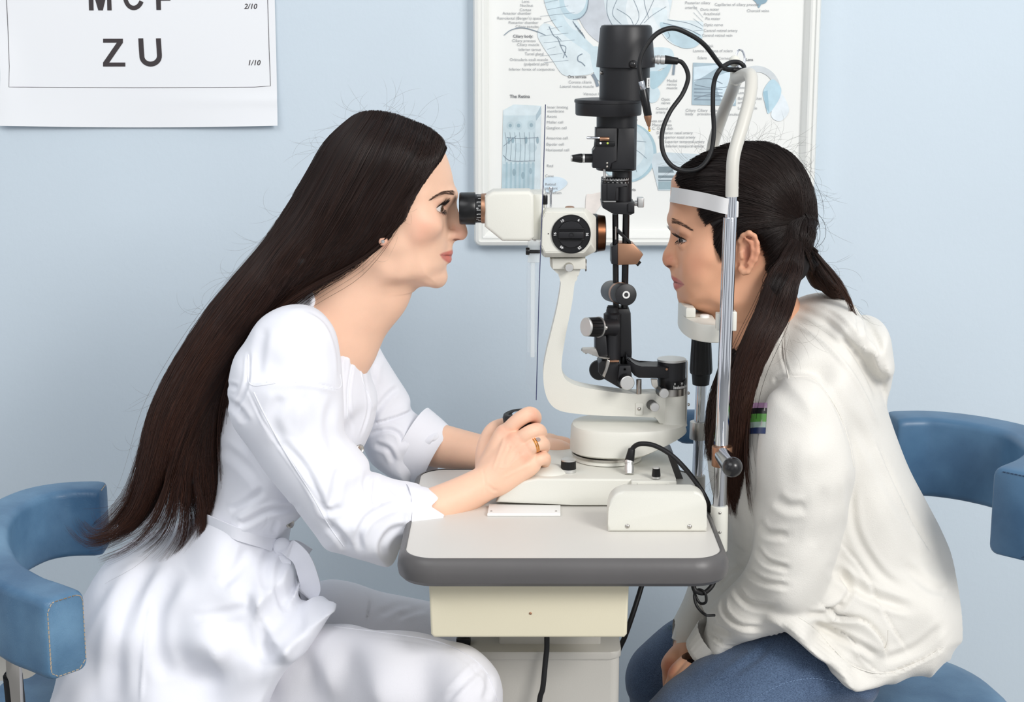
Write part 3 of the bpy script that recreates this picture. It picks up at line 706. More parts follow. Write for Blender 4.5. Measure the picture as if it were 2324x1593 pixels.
for k in range(26):
    a = .02 + 1.5 * k / 25
    wrap(bm, sz, rs_ + .0003, a, a + .028, sz.z - 8.5 * kk, sz.z + (0 if k % 5 == 0 else -3) * kk, 1)
for s, a in (('0', .10), ('30', .62)):
    text(bm, s, (sz.x + (rs_ + .0005) * math.sin(a), sz.y - (rs_ + .0005) * math.cos(a), sz.z + 1.5 * kk), (math.cos(a), math.sin(a), 0), (0, 0, 1), 5 * kk, 'CENTER')
obj('scale_marks', bm, 'marks', as_, smooth=None)
bm = nb(); lpx(bm, 1525, [(877, 32), (893, 32)]); part('pivot_ring', bm, 'steel')
part('detent', prismf([(1478, 862), (1492, 862), (1494, 880), (1488, 884), (1480, 876)], Y0 - .02, Y0 - .01, .001), 'greyplast')
bm = nb(); cyl(bm, P(1450, 861, Y0 - .012), P(1450, 893, Y0 - .012), 6.3 * kk); part('stop_post', bm, 'steel')
knob('lock_knob', P(1499, 886, Y0 - .022), (.16, -1, .02), 12.5 * kk, .020, lamp, ribs=18)
# cream arm (microscope carrier)
armL = smo([(1252, 609), (1262, 618), (1273, 634), (1266, 690), (1252, 750), (1240, 800), (1233.5, 840), (1235, 880), (1246, 912), (1266, 930), (1300, 938), (1360, 943), (1420, 945), (1490, 948)], 5)
armR = smo([(1490, 893), (1440, 894), (1380, 888), (1320, 878), (1290, 866), (1277, 848), (1275, 820), (1284, 760), (1298, 690), (1305, 640), (1313, 625), (1318, 609)], 5)
bm = nb(); prism(bm, armL + armR, Y0 - .014, Y0 + .014, .0015); arm_ = part('microscope_arm', bm, 'cream')
bm = nb(); lpx(bm, 1527, [(893, 29.5), (950, 30), (957, 32), (964, 34)]); part('arm_pivot', bm, 'cream')
part('arm_gusset', prismf([(1484, 893), (1512, 893), (1512, 962), (1496, 962), (1492, 950), (1484, 948)], Y0 - .0135, Y0 + .0135, .001), 'cream')
bm = nb(); pbox(bm, 1442, 915, 1460, 942, Y0 - .0155, Y0 - .0135, .0007); pp = part('label_plate', bm, 'cream'); screw('screw', P(1450.5, 928, Y0 - .0157), (0, -1, 0), .0024, pp)
knob('arm_knob', P(1478, 918, Y0 - .014), (.16, -1, .05), 12 * kk, .020, lamp, ribs=18)
bm = nb(); pbox(bm, 1556, 820, 1562, 962, Y0 - .005, Y0 + .005, .0006); bl = part('back_rail', bm, 'alu')
for y in (892, 918): screw('screw', P(1563, y, Y0), (1, 0, 0), .0022, bl)
# microscope carriage, body and dial
part('carriage', prismf([(1253, 587), (1329, 586), (1329, 611), (1254, 611)], Y0 - .020, Y0 + .02, .001), 'cream')
part('carriage_flange', prismf([(1249, 588), (1254, 588), (1254, 610), (1249, 604)], Y0 - .016, Y0 + .02, .0005), 'cream')
bm = nb(); cyl(bm, P(1328, 602, Y0 - .010), P(1331, 602, Y0 - .010), 14 * kk); part('carriage_dial', bm, 'steel')
knob('focus_lock_knob', P(1291, 605.5, Y0 - .020), (.03, -1, 0), 10.5 * kk, .010, lamp, side='steel', taper=.9, ribs=18)
bm = nb()
def octo(x0, y0, x1, y1, c, Y): return [P(x, y, Y) for x, y in ((x0 + c, y0), (x1 - c, y0), (x1, y0 + c * 1.6), (x1, y1 - c * 1.6), (x1 - c, y1), (x0 + c, y1), (x0, y1 - c * 1.6), (x0, y0 + c * 1.6))]
Yb = Y0 - .040
rings = [[bm.verts.new(p) for p in ring_] for ring_ in (
    [P(x, y, Yb) for x, y in ((1238, 481), (1326, 481), (1341, 508), (1341, 552), (1326, 573), (1236, 573), (1228.5, 557), (1230, 498))],
    [P(x, y, Yb + .010) for x, y in ((1237, 471), (1326, 471), (1353, 492), (1353, 570), (1326, 584), (1235, 584), (1228, 575), (1230, 482))],
    [P(x, y, Yb + .078) for x, y in ((1237, 474), (1326, 474), (1349, 492), (1349, 565), (1326, 580), (1235, 580), (1230, 573), (1232, 485))])]
for a, b in zip(rings, rings[1:]):
    for i in range(8): bm.faces.new((a[i], a[(i + 1) % 8], b[(i + 1) % 8], b[i]))
bm.faces.new(rings[0][::-1]); bm.faces.new(rings[-1])
bmesh.ops.bevel(bm, geom=bm.edges[:], offset=.001, segments=2, affect='EDGES')
mb = part('magnification_body', bm, 'cream')
bm = nb(); oc = P(1352, 529, Y0); kk2 = K(529, Y0)
lathe(bm, oc, (1, 0, 0), [(-.004, 44 * kk2), (.001, 44 * kk2), (.002, 42 * kk2), (.012, 39 * kk2), (.0125, 36 * kk2), (.004, 34 * kk2), (.004, 0)], 48); part('objective_ring', bm, 'blackplast')
bm = nb(); lathe(bm, oc, (1, 0, 0), [(.0022, 42.4 * kk2), (.0115, 39.8 * kk2)], 48, False); part('objective_band', bm, 'bronze')
bm = nb(); lathe(bm, P(1293, 473, Y0 - .01), (0, 0, 1), [(0, .006), (.002, .006), (.003, .004)], 24); part('top_screw', bm, 'copper')
dc = P(1296, 531, Yb); kd = K(531, Yb); DN = Vector((0, -1, 0))
bm = nb(); lathe(bm, dc, DN, [(-.001, 44.5 * kd), (.002, 44.5 * kd), (.0026, 43.6 * kd), (.0026, 42.5 * kd), (.0020, 42 * kd), (.0022, 31 * kd), (.001, 31 * kd)], 64); dial = part('magnification_dial', bm, 'blackplast')
bm = nb(); lathe(bm, dc, DN, [(.0005, 30.5 * kd), (.0045, 30 * kd), (.005, 29 * kd)], 48); obj('dial_centre', bm, 'black', dial)
bm = nb(); box(bm, dc + Vector((0, -.008, 0)), (56 * kd, .008, 15 * kd), .001); grip = obj('dial_grip', bm, 'black', dial)
bm = nb(); box(bm, dc + Vector((0, -.0052, 12.5 * kd)), (58 * kd, .003, 4 * kd), .0005); box(bm, dc + Vector((0, -.0052, -12 * kd)), (58 * kd, .003, 4 * kd), .0005); obj('grip_groove', bm, 'blackplast', dial)
bm = nb(); lathe(bm, dc + Vector((0, -.012, 0)), DN, [(-.001, .0034), (.0004, .0034), (.0004, .0022), (-.002, .0018), (-.002, 0)], 24); obj('grip_screw', bm, 'blackplast', dial)
bm = nb()
for s, deg in (('6', 62), ('16', 0), ('25', -58), ('40', -125), ('16', 180), ('10', 124)):
    a = math.radians(deg); c = dc + Vector((math.cos(a), 0, math.sin(a))) * 36.6 * kd + Vector((0, -.0024, 0))
    up = Vector((math.cos(a), 0, math.sin(a)))
    if deg in (-58, -125): pass
    rd = Vector((math.sin(a), 0, -math.cos(a)))
    text(bm, s, c - up * 2.9 * kd, rd, up, 5.8 * kd, 'CENTER', bold=.02)
obj('dial_numerals', bm, 'marks', dial, smooth=None)
bm = nb(); lathe(bm, P(1244.5, 530.5, Yb - .0002), DN, [(0, .0008), (.0002, .0007)], 12); obj('index_dot', bm, 'ink', mb)
# binocular head, one eyepiece each side
for sy, nm in ((-1, 'near'), (1, 'far')):
    Yc = Y0 + sy * .031
    bm = nb(); dy = .021
    outl = [(1100, 446), (1119, 434.5), (1202, 434), (1212, 443), (1212, 539), (1202, 548), (1140, 547.5), (1100, 515)]
    soft_prism(bm, outl, Yc - dy, Yc + dy, .0045, 4); hd = part('binocular_tube', bm, 'cream')
    ec = P(1098, 473, Yc); ke = K(473, Yc); Q = Vector((-1, 0, 0))
    bm = nb(); lathe(bm, ec, Q, [(-.003, 34 * ke), (4 * ke, 34 * ke), (6 * ke, 33 * ke)], 48); obj('eyepiece_collar', bm, 'bronze' if 0 else 'copper', hd)
    bm = nb(); lathe(bm, ec, Q, [(6 * ke, 32.5 * ke), (20 * ke, 32.5 * ke)], 48); ds = obj('dioptre_ring', bm, 'blackplast', hd)
    bm = nb()
    for k in range(22):
        a = 2 * PI * k / 22; u_ = Vector((0, -math.cos(a), math.sin(a)))
        p0 = ec + Q * 6.5 * ke + u_ * 32.8 * ke; t_ = Vector((0, math.sin(a), math.cos(a)))
        q = [p0 + t_ * .0003, p0 - t_ * .0003, p0 + Q * (6 if k % 2 else 9) * ke - t_ * .0003, p0 + Q * (6 if k % 2 else 9) * ke + t_ * .0003]
        bm.faces.new([bm.verts.new(v) for v in q])
    for s, a in (('0', .12), ('+', -.3), ('5', -.72), ('-', .5)):
        u_ = Vector((0, -math.cos(a), math.sin(a))); t_ = Vector((0, math.sin(a), math.cos(a)))
        text(bm, s, ec + Q * 16.5 * ke + u_ * 32.9 * ke, t_, Vector((1, 0, 0)), 5 * ke, 'CENTER')
    obj('scale_marks', bm, 'marks', ds, smooth=None)
    bm = nb(); lathe(bm, ec, Q, [(19 * ke, 36 * ke), (21 * ke, 37 * ke), (52 * ke, 36.5 * ke), (55 * ke, 35 * ke), (55.5 * ke, 30 * ke), (54 * ke, 22 * ke), (48 * ke, 16 * ke), (48 * ke, 0)], 56); obj('eyecup', bm, 'blackplast', hd)
    if sy < 0: EYEC = ec
bm = nb(); lathe(bm, P(1211, 500, Y0), (1, 0, 0), [(0, 48 * kk2), (6 * kk2, 48 * kk2)], 48); part('head_ring', bm, 'copper')
part('head_bridge', prismf([(1207, 440), (1232, 440), (1232, 545), (1207, 545)], Y0 - .03, Y0 + .03, .003), 'cream')
bm = nb(); cyl(bm, P(1250, 472, Y0 - .02), P(1250, 432, Y0 - .02), 2.4 * kk); cyl(bm, P(1250, 436, Y0 - .02), P(1250, 424, Y0 - .02), 4.4 * kk, bev=.0008); part('filter_pin', bm, 'chrome')
bm = nb(); cyl(bm, P(1237, 472, Y0 - .02), P(1237, 440, Y0 - .02), 4 * kk); part('shield_post', bm, 'alu')
bm = nb(); cyl(bm, P(1237, 464, Y0 - .02), P(1237, 443, Y0 - .02), 6 * kk, bev=.0008); part('shield_knob', bm, 'blackplast')
# breath shield
sh = [P(1238, 237, 2.045), P(1232, 440, 2.045), P(1224, 640, 2.045), P(1217, 908, 2.045), P(1193, 868, 2.2), P(1195, 600, 2.2), P(1200, 300, 2.2), P(1212, 262, 2.15)]
bm = nb(); vs = [bm.verts.new(p) for p in sh]; bm.faces.new(vs)
bmesh.ops.solidify(bm, geom=bm.faces[:], thickness=.0016); shd = part('breath_shield', bm, 'acrylic', smooth=None)
bm = nb(); tube(bm, [sh[0], sh[1], sh[2], sh[3]], .0006, 6); obj('shield_rim', bm, 'dark_edge', shd)
bm = nb(); pbox(bm, 1198, 546, 1226, 596, Y0 - .035, Y0 - .03, .0008); part('shield_bracket', bm, 'acrylic2')
bm = nb(); pbox(bm, 1204, 560, 1214, 811, Y0 - .034, Y0 - .031, .0005); part('shield_strip', bm, 'acrylic2')
bm = nb(); pbox(bm, 1197, 555, 1219, 800, Y0 - .030, Y0 - .0285, .0005); part('shield_guide', bm, 'acrylic')
bm = nb(); cyl(bm, P(1202, 570, Y0 - .036), P(1193, 570, Y0 - .036), 8.5 * kk, bev=.001); cyl(bm, P(1228, 571, Y0 - .036), P(1200, 571, Y0 - .036), 4 * kk); part('shield_screw', bm, 'blackplast')
# turret
def plan_block(outline, zt_, zb_f, name, m, bev=.004, parent=None):
    bm = nb(); prv = None; n = len(outline); rings = []
    cx, cy = sum(p[0] for p in outline) / n, sum(p[1] for p in outline) / n
    def ring(s, zf): return [bm.verts.new((cx + (x - cx) * s(x, y), cy + (y - cy) * s(x, y), zf(x))) for x, y in outline]
    rad = lambda x, y: math.hypot(x - cx, y - cy)
    f = lambda ins: (lambda x, y: 1 - ins / rad(x, y))
    rings = [ring(f(bev), lambda x: zt_), ring(f(bev * .3), lambda x: zt_ - bev * .3), ring(f(0), lambda x: zt_ - bev), ring(lambda x, y: 1.012, lambda x: zt_ + (zb_f(x) - zt_) * .6), ring(lambda x, y: 1.015, lambda x: zb_f(x) + bev * .4), ring(f(bev * .5), lambda x: zb_f(x))]
    for a, b in zip(rings, rings[1:]):
        for i in range(n): bm.faces.new((a[i], a[(i + 1) % n], b[(i + 1) % n], b[i]))
    bm.faces.new(rings[0][::-1]); bm.faces.new(rings[-1])
    return part(name, bm, m, parent)
ztur = P(1400, 957, Y0).z + .0
tl = P(1296, 960, Y0); tr = P(1556, 962, Y0)
out_t = []
for k in range(48):
    a = 2 * PI * k / 48; ca, sa = math.cos(a), math.sin(a)
    x = (tl.x + tr.x) / 2 + (tr.x - tl.x) / 2 * (abs(ca) ** .72) * (1 if ca > 0 else -1)
    out_t.append((x, Y0 + .052 * (abs(sa) ** .8) * (1 if sa > 0 else -1) * (1 - .25 * (ca if ca > 0 else 0))))
ztb = P(1400, 1046, Y0 - .05).z
xk = P(1440, 1000, Y0).x
plan_block(out_t, ztur, lambda x: ztb + .0015 + max(0, x - xk) * .36, 'turret', 'cream', .007)
bm = nb(); cc = Vector(((tl.x + P(1460, 1000, Y0).x) / 2, Y0, ztb)); 
lathe(bm, cc - Vector((0, 0, .0005)), (0, 0, -1), [(0, .047), (.003, .047)], 48); part('turret_plate', bm, 'steel')
zb1 = TZ + .040
bm = nb(); lathe(bm, Vector((cc.x, cc.y, ztb - .003)), (0, 0, -1), [(0, .045), (ztb - .003 - zb1 + .002, .046)], 48); part('turret_foot', bm, 'cream')
# base box
yb0 = P(1300, 1140, 2.0).y
zb0 = TZ + .0065
fr = [(1124, 1142), (1134, 1130), (1150, 1118), (1175, 1100), (1205, 1087), (1432, 1087), (1432, 1093), (1535, 1093), (1535, 1149), (1124, 1149)]
bm = nb()
xa, xb = P(1128, 1142, 2.0).x, P(1534, 1120, 2.0).x
def zz(py): return P(1300, py, 2.0).z
sec = [(P(1128, 0, 2).x, zz(1141)), (P(1124, 0, 2).x, zz(1130)), (P(1150, 0, 2).x, zz(1105)), (P(1186, 0, 2).x, zz(1090)), (P(1215, 0, 2).x, zz(1085)), (xb, zz(1085)), (xb, zz(1146))]
sec = [(P(1126, 1142, 2).x, zz(1141)), (P(1133, 1128, 2).x, zz(1128)), (P(1158, 1108, 2).x, zz(1108)), (P(1190, 1092, 2).x, zz(1092)), (P(1222, 1086, 2).x, zz(1086)), (xb, zz(1088)), (xb, zz(1148)), (P(1300, 1146, 2).x, zz(1146))]
prism_pts(bm, [Vector((x, 2.0, z)) for x, z in sec], (0, .16, 0), .003, 3); part('base_cover', bm, 'cream')
bm = nb(); pbox(bm, 1432, 1092, 1536, 1140, 1.992, 2.02, .0015); pnl = part('socket_panel', bm, 'cream')
bm = nb(); pbox(bm, 1446, 1096, 1520, 1140, 1.9908, 2.0, .0006); obj('socket_plate', bm, 'cream', pnl)
screw('screw', P(1512, 1103, 1.9905), (0, -1, 0), .0025, pnl)
bm = nb(); lathe(bm, P(1489, 1117, 1.9905), (0, -1, 0), [(0, .0048), (.001, .0048), (.001, .003), (-.002, .003)], 24); obj('fuse_holder', bm, 'blackplast', pnl)
bm = nb(); pbox(bm, 1150, 1143, 1530, 1156, 2.02, 2.14, .001); part('slide_bar', bm, 'rubber')
zt1 = zz(1086)
bm = nb(); cD = PZ(1243, 1068, zt1); lathe(bm, cD, (0, 0, 1), [(-.002, .027), (.001, .026), (.004, .022), (.007, .013), (.008, .0)], 40); part('joystick_boot', bm, 'cream')
kp = PZ(1290, 1070, zt1); knob('brightness_knob', kp, (0, 0, 1), 17.5 * K(1050, 2.03), .0165, lamp, side='blackplast', taper=.97, ribs=30)
bm = nb(); lathe(bm, kp, (0, 0, 1), [(0, 18 * K(1050, 2.03)), (.004, 17.6 * K(1050, 2.03))], 40); part('knob_skirt', bm, 'alu')
kp = PZ(1489, 1085, zt1); bm = nb(); lathe(bm, kp, (0, 0, 1), [(0, .0058), (.003, .0055)], 32); part('knob_skirt', bm, 'alu')
knob('flash_knob', kp + Vector((0, 0, .002)), (0, 0, 1), 10 * K(1075, 2.0), .0125, lamp, ribs=18, taper=.85)
# joystick
jb = cD + Vector((-.002, 0, .004)); jt = P(1175, 940, 2.055)
bm = nb(); cyl(bm, jb, jb.lerp(jt, .55), .006); part('joystick_shaft', bm, 'steel')
bm = nb(); jd = (jt - jb).normalized(); jd = Vector((-.12, -.05, 1)).normalized()
lathe(bm, jt - jd * .062, jd, [(0, .009), (.004, .013), (.03, .0165), (.045, .0175), (.052, .0198), (.060, .0200), (.0635, .0185), (.0645, .0165), (.0635, .0120), (.062, .0110)], 48); js = part('joystick', bm, 'rubber')
bm = nb(); lathe(bm, jt, jd, [(-.002, .0078), (.0015, .0075), (.0025, .006), (.0025, 0)], 32); obj('trigger_button', bm, 'chrome', js)
# dark bracket behind the base
part('rail_support', prismf([(1500, 1030), (1520, 1028), (1532, 1040), (1560, 1110), (1560, 1140), (1535, 1140), (1534, 1100)], 2.13, 2.2, .001), 'edge')

# ------------------------------------------------------------------ chin rest with forehead band
rest = thing('chin_rest', 'chrome two-post chin rest with white forehead strap, clamped to the table edge', 'chin rest')
YA, YB = 1.965, 2.235
def rp(name, bm, m, parent=None, smooth=35): return obj(name, bm, m, parent or rest, smooth)
p_lo, p_hi = P(1633, 1150, YA), P(1661, 430, YA)
ka = K(800, YA)
bm = nb(); cyl(bm, P(1656.5, 520, YA), P(1661, 430, YA), 12.5 * ka); rp('inner_post', bm, 'chrome')
bm = nb(); cyl(bm, p_lo, P(1657, 493, YA), 15.5 * ka, bev=.0006); rp('outer_post', bm, 'chrome')
bm = nb(); cyl(bm, P(1633, 1147, YA), P(1631, 1250, YA), 20 * ka, bev=.0015)
rp('post_socket', bm, 'cream')
for y in (1164, 1208): screw('screw', P(1634, y, YA - 20.2 * ka), (0, -1, 0), .0018, rest)
bm = nb(); box(bm, P(1622, 1200, YA + .012), (.02, .03, .04), .003); rp('clamp_block', bm, 'cream')
kb = K(950, YB)
bm = nb(); cyl(bm, P(1583, 1082, YB), P(1592, 870, YB), 12.8 * kb); rp('outer_post', bm, 'chrome')
bm = nb(); cyl(bm, P(1592, 872, YB), P(1606, 500, YB), 11 * kb); rp('inner_post', bm, 'chrome')
bm = nb(); cyl(bm, P(1582, 1078, YB), P(1580, 1180, YB), 19 * kb, bev=.0015); rp('post_socket', bm, 'greyplast')
bm = nb(); cyl(bm, P(1584.5, 996, YB), P(1586, 956, YB), 20 * kb, bev=.001); rp('height_collar', bm, 'steel')
# chin cup height grip (between the posts)
YG = 2.09
bm = nb(); kg = K(800, YG)
YG = YB - .004; kg = K(800, YG)
rowsg = [(748, 21), (838, 26), (846, 25), (850, 21), (872, 19), (873, 17)]
seg = 80; a0 = P(1594, 748, YG); rings = []
for y, hw in rowsg:
    zc = P(1590, y, YG); fl = .06 if 750 <= y <= 838 or y == 748 else 0
    rings.append([bm.verts.new((a0.x + (zc.x - a0.x) * .5 + hw * kg * (1 - fl * (i % 5 < 2)) * math.cos(2 * PI * i / seg), YG + hw * kg * (1 - fl * (i % 5 < 2)) * math.sin(2 * PI * i / seg), zc.z)) for i in range(seg)])
for a, b in zip(rings, rings[1:]):
    for i in range(seg): bm.faces.new((a[i], a[(i + 1) % seg], b[(i + 1) % seg], b[i]))
bm.faces.new(rings[0][::-1]); bm.faces.new(rings[-1]); rp('height_grip', bm, 'rubber')
# chin cup: curved tray carried between the posts
zc1 = P(1600, 703, 2.0).z
bm = nb()
zt_ = P(1600, 699, Y0).z; zl_ = P(1600, 745, Y0).z
n = 24
outer = []; inner = []
for i in range(n + 1):
    a = PI * i / n; y = Y0 + .098 * math.cos(PI - a) ; 
    xo = P(1668, 720, YA).x - .010 - .044 * math.sin(a) ** .55
    outer.append((xo, Y0 - .100 * math.cos(a)))
bk_ = P(1664, 720, YA).x - .012
ol = [(bk_, Y0 - .100)] + outer[1:-1] + [(bk_, Y0 + .100)]
prism_pts(bm, [Vector((x, y, zt_ - .004)) for x, y in ol], (0, 0, zl_ - zt_ + .004), .002); tray = rp('chin_cup', bm, 'cream')
bm = nb(); rim = []
lo_ = [ (x, y) for x, y in outer if abs(y - Y0) < .05]
cxm = sum(p[0] for p in lo_) / len(lo_)
prs = lo_ + [(x + .012, y) for x, y in lo_[::-1]]
prism_pts(bm, [Vector((x, y, zt_ - .004)) for x, y in prs], (0, 0, .013), .002); obj('cup_lip', bm, 'cream', tray)
for yy_ in (Y0 - .045, Y0 + .045):
    bm = nb(); lathe(bm, Vector((P(1600, 699, Y0 - .045).x, yy_, zt_ - .004)), (0, 0, 1), [(0, .0062), (.003, .006), (.0035, .005)], 24); obj('paper_pin', bm, 'white', tray)
bm = nb(); pbox(bm, 1662, 708, 1673, 752, YA - .004, YA + .012, .0015); obj('guide_clip', bm, 'cream', tray)
bm = nb(); pbox(bm, 1626, 712, 1640, 750, YA + .006, YA + .020, .001); obj('guide_clip', bm, 'cream', tray)
# height knob
bm = nb(); cyl(bm, P(1638, 1057, YA), P(1639, 1012, YA), 23.5 * ka, bev=.001); rp('height_collar', bm, 'copper')
hb = P(1641, 1035, YA - .012); ht = P(1662, 1060, YA - .075)
bm = nb(); cyl(bm, hb, ht, .0105, .0125); rp('lever', bm, 'chrome')
bm = nb(); sphere(bm, ht, 23 * K(1060, YA - .075), seg=32); rp('lever_ball', bm, 'ball')
# painted upper tubes that bend over and meet at the hook
bm = nb(); tube(bm, catmull([P(1661, 446, YA), P(1662, 400, YA), P(1666, 350, YA + .004), P(1685, 285, YA + .016), P(1700, 230, YA + .03), P(1705.5, 190, YA + .045), P(1703, 170, YA + .058), P(1690, 169, YA + .08), P(1672, 178, YA + .125)], 10), 14.5 * ka, 20); rp('upper_tube', bm, 'tubepaint')
bm = nb(); tube(bm, catmull([P(1608, 500, YB), P(1612, 400, YB), P(1618, 330, YB), P(1640, 260, YB - .03), P(1662, 205, YB - .08), P(1670, 180, YB - .12)], 10), 13 * kb, 20); rp('upper_tube', bm, 'tubepaint')
bm = nb(); cyl(bm, P(1670, 192, Y0), P(1671, 158, Y0), 14 * ka, bev=.0015); hub = rp('hook_hub', bm, 'cream')
bm = nb(); cyl(bm, P(1671, 160, Y0), P(1672, 140, Y0), .0035); obj('hook_stem', bm, 'chrome', hub)
bm = nb(); sphere(bm, P(1667, 139, Y0), .0075); obj('hook_ball', bm, 'cream', hub)
bm = nb(); c_ = P(1680, 134, Y0); pts_ = [c_ + Vector((.0055 * math.cos(a), .003 * math.sin(a), .0115 * math.sin(a))) for a in [2 * PI * k / 24 for k in range(25)]]; tube(bm, pts_, .0013, 8, False); obj('hook_ring', bm, 'chrome', hub)
for y in (409, 426): screw('screw', P(1674, y, YA), (1, -.2, 0), .0022, rest)
# forehead strap: from the near post around the forehead to the far post
bm = nb(); strap = []
ctl = [(1666, 472, YA + .0), (1640, 466, YA - .004), (1600, 456, 1.985), (1560, 448, 2.012), (1535, 443.5, 2.045), (1524, 441.5, 2.10), (1530, 441, 2.16), (1560, 443, 2.205), (1600, 448, YB)]
ws = catmull([P(*c) for c in ctl], 10); hb_ = .0095; th = .0012
rows = []
for i, p in enumerate(ws):
    t_ = (ws[min(i + 1, len(ws) - 1)] - ws[max(i - 1, 0)]).normalized(); up_ = Vector((.10, 0, 1)).normalized(); nn = t_.cross(up_).normalized()
    rows.append([bm.verts.new(p + up_ * a * hb_ + nn * b * th) for a, b in ((-1, -1), (1, -1), (1, 1), (-1, 1))])
for a, b in zip(rows, rows[1:]):
    for k in range(4): bm.faces.new((a[k], a[(k + 1) % 4], b[(k + 1) % 4], b[k]))
bm.faces.new(rows[0][::-1]); bm.faces.new(rows[-1]); rp('forehead_strap', bm, 'band', smooth=50)
bm = nb(); pbox(bm, 1652, 457, 1677, 494, YA - .002, YA + .012, .0015); rp('strap_clip', bm, 'band')
# fixation lamp on its gooseneck
gn = catmull([P(*c) for c in [(1684, 160, Y0 - .01), (1662, 158, Y0 - .01), (1650, 157, Y0 - .02), (1635, 148, Y0 - .03), (1600, 103, Y0 - .05), (1565, 78, Y0 - .06), (1526, 64, Y0 - .068), (1490, 77, Y0 - .072), (1462, 112, Y0 - .074), (1451, 148, Y0 - .075), (1456, 186, Y0 - .076)]], 10)
bm = nb(); tube(bm, gn, 5.6 * ka, 14); fx = rp('gooseneck', bm, 'rubber')
bm = nb(); cyl(bm, P(1455, 184, Y0 - .076), P(1460, 204, Y0 - .076), 6.5 * ka, bev=.0006); obj('lamp_ferrule', bm, 'chrome', fx)
bm = nb(); cyl(bm, P(1459, 203, Y0 - .076), P(1471, 263, Y0 - .076), 10 * ka, 9 * ka, bev=.001); obj('lamp_barrel', bm, 'blackplast', fx)
bm = nb(); pa, pb = P(1470, 262, Y0 - .076), P(1474, 296, Y0 - .076); d_ = pb - pa; L = d_.length
lathe(bm, pa, d_, [(0, 8.8 * ka), (L * .15, 8.5 * ka), (L * .7, 3.6 * ka), (L * .75, 2.4 * ka), (L * .95, 2.6 * ka)], 28); obj('lamp_nozzle', bm, 'copper', fx)
bm = nb(); sphere(bm, pb, 3 * ka); obj('lamp_tip', bm, 'ppink', fx)

# ------------------------------------------------------------------ cables
def cable(name, pts, hw, label, n=10):
    bm = nb(); ptube(bm, pts, hw, n, 14)
    return tag(obj(name, bm, 'rubber'), label, 'cable')
c1 = cable('lamp_cable', [(1536, 138, Y0), (1548, 142, Y0), (1559, 160, Y0 - .004), (1561, 182, Y0 - .01), (1548, 215, Y0 - .02), (1520, 255, Y0 - .03), (1503, 300, Y0 - .04), (1505, 345, Y0 - .05), (1525, 376, Y0 - .055), (1557, 388, Y0 - .055), (1590, 380, Y0 - .05), (1612, 350, Y0 - .045), (1620, 300, Y0 - .04), (1618, 240, Y0 - .035), (1620, 190, Y0 - .03), (1632, 160, Y0 - .03), (1655, 143, Y0 - .02), (1675, 141, Y0 - .012), (1688, 150, Y0 - .012), (1688, 163, Y0 - .02)], 5.2, 'black cable looping from the lamp cap over to the chin rest hook', 10)
bm = nb(); lathe(bm, P(1486, 135, Y0), (1, 0, -.05), [(0, .0052), (.003, .0052), (.003, .006), (.006, .006), (.006, .0045), (.0075, .0045), (.0075, .0058), (.0125, .0058), (.0125, .0035)], 28); obj('plug', bm, 'alu', c1)
bm = nb(); cyl(bm, P(1507, 135, Y0), P(1539, 139, Y0), .0056, .0044, bev=.001); obj('strain_relief', bm, 'rubber', c1)
c2 = cable('power_cable', [(1430, 1042, 2.03), (1432, 1026, 2.03), (1440, 1013, 2.03), (1456, 1007, 2.025), (1485, 1011, 2.02), (1520, 1030, 2.01), (1552, 1060, 2.0), (1582, 1098, 1.98), (1604, 1135, 1.975), (1612, 1165, 1.985), (1618, 1220, 2.0), (1624, 1290, 2.0), (1618, 1325, 2.0), (1598, 1345, 1.99), (1578, 1340, 1.985), (1573, 1325, 1.99)], 5.6, 'thick black cable arching from the base socket down past the table edge')
kp = PZ(1428, 1076, zt1)
bm = nb(); lathe(bm, kp, P(1428, 1045, 2.03) - kp, [(0, .0058), (.003, .0058), (.003, .0062), (.011, .0062), (.011, .0052), (.014, .0052), (.014, .006), (.018, .006), (.018, .0045)], 28); obj('plug', bm, 'copper' if 0 else 'alu', c2)
bm = nb(); cyl(bm, P(1428, 1048, 2.03), P(1434, 1018, 2.03), .0062, .0045, bev=.001); obj('strain_relief', bm, 'rubber', c2)
cable('coiled_cable', [(1572, 1318, 2.0), (1576, 1345, 1.995), (1588, 1368, 1.99), (1602, 1366, 1.985), (1600, 1345, 1.985), (1585, 1338, 1.99), (1576, 1350, 1.99), (1580, 1372, 1.985), (1592, 1388, 1.98), (1604, 1396, 1.975), (1622, 1396, 1.98)], 3.2, 'thin coiled black lead hanging under the right end of the table')
cable('mains_cable', [(1462, 1310, 2.1), (1450, 1350, 2.09), (1434, 1400, 2.08), (1418, 1445, 2.08), (1400, 1490, 2.09), (1395, 1560, 2.1), (1390, 1700, 2.1), (1380, 1900, 2.05), (1340, 2500, 1.98)], 6, 'black cable slanting down behind the right side of the cream box')
cable('floor_cable', [(1241, 1430, yn + .11), (1241, 1470, yn + .108), (1238, 1500, yn + .105), (1232, 1560, yn + .10), (1222, 1620, yn + .10), (1210, 1900, yn + .10)], 6.2, 'black cable hanging down the front of the grey pedestal')
bm = nb(); box(bm, P(1052, 1452, 1.95), (.018, .02, .012), .002); tag(obj('power_plug', bm, 'blackplast'), 'small black plug beside the white knee under the table', 'plug')
tube(bm2 := nb(), catmull([P(1046, 1458, 1.96), P(1056, 1446, 1.97), P(1085, 1425, 1.99), P(1110, 1410, 2.0)], 6), .003, 8); obj('lead', bm2, 'rubber', bpy.data.objects['power_plug'])

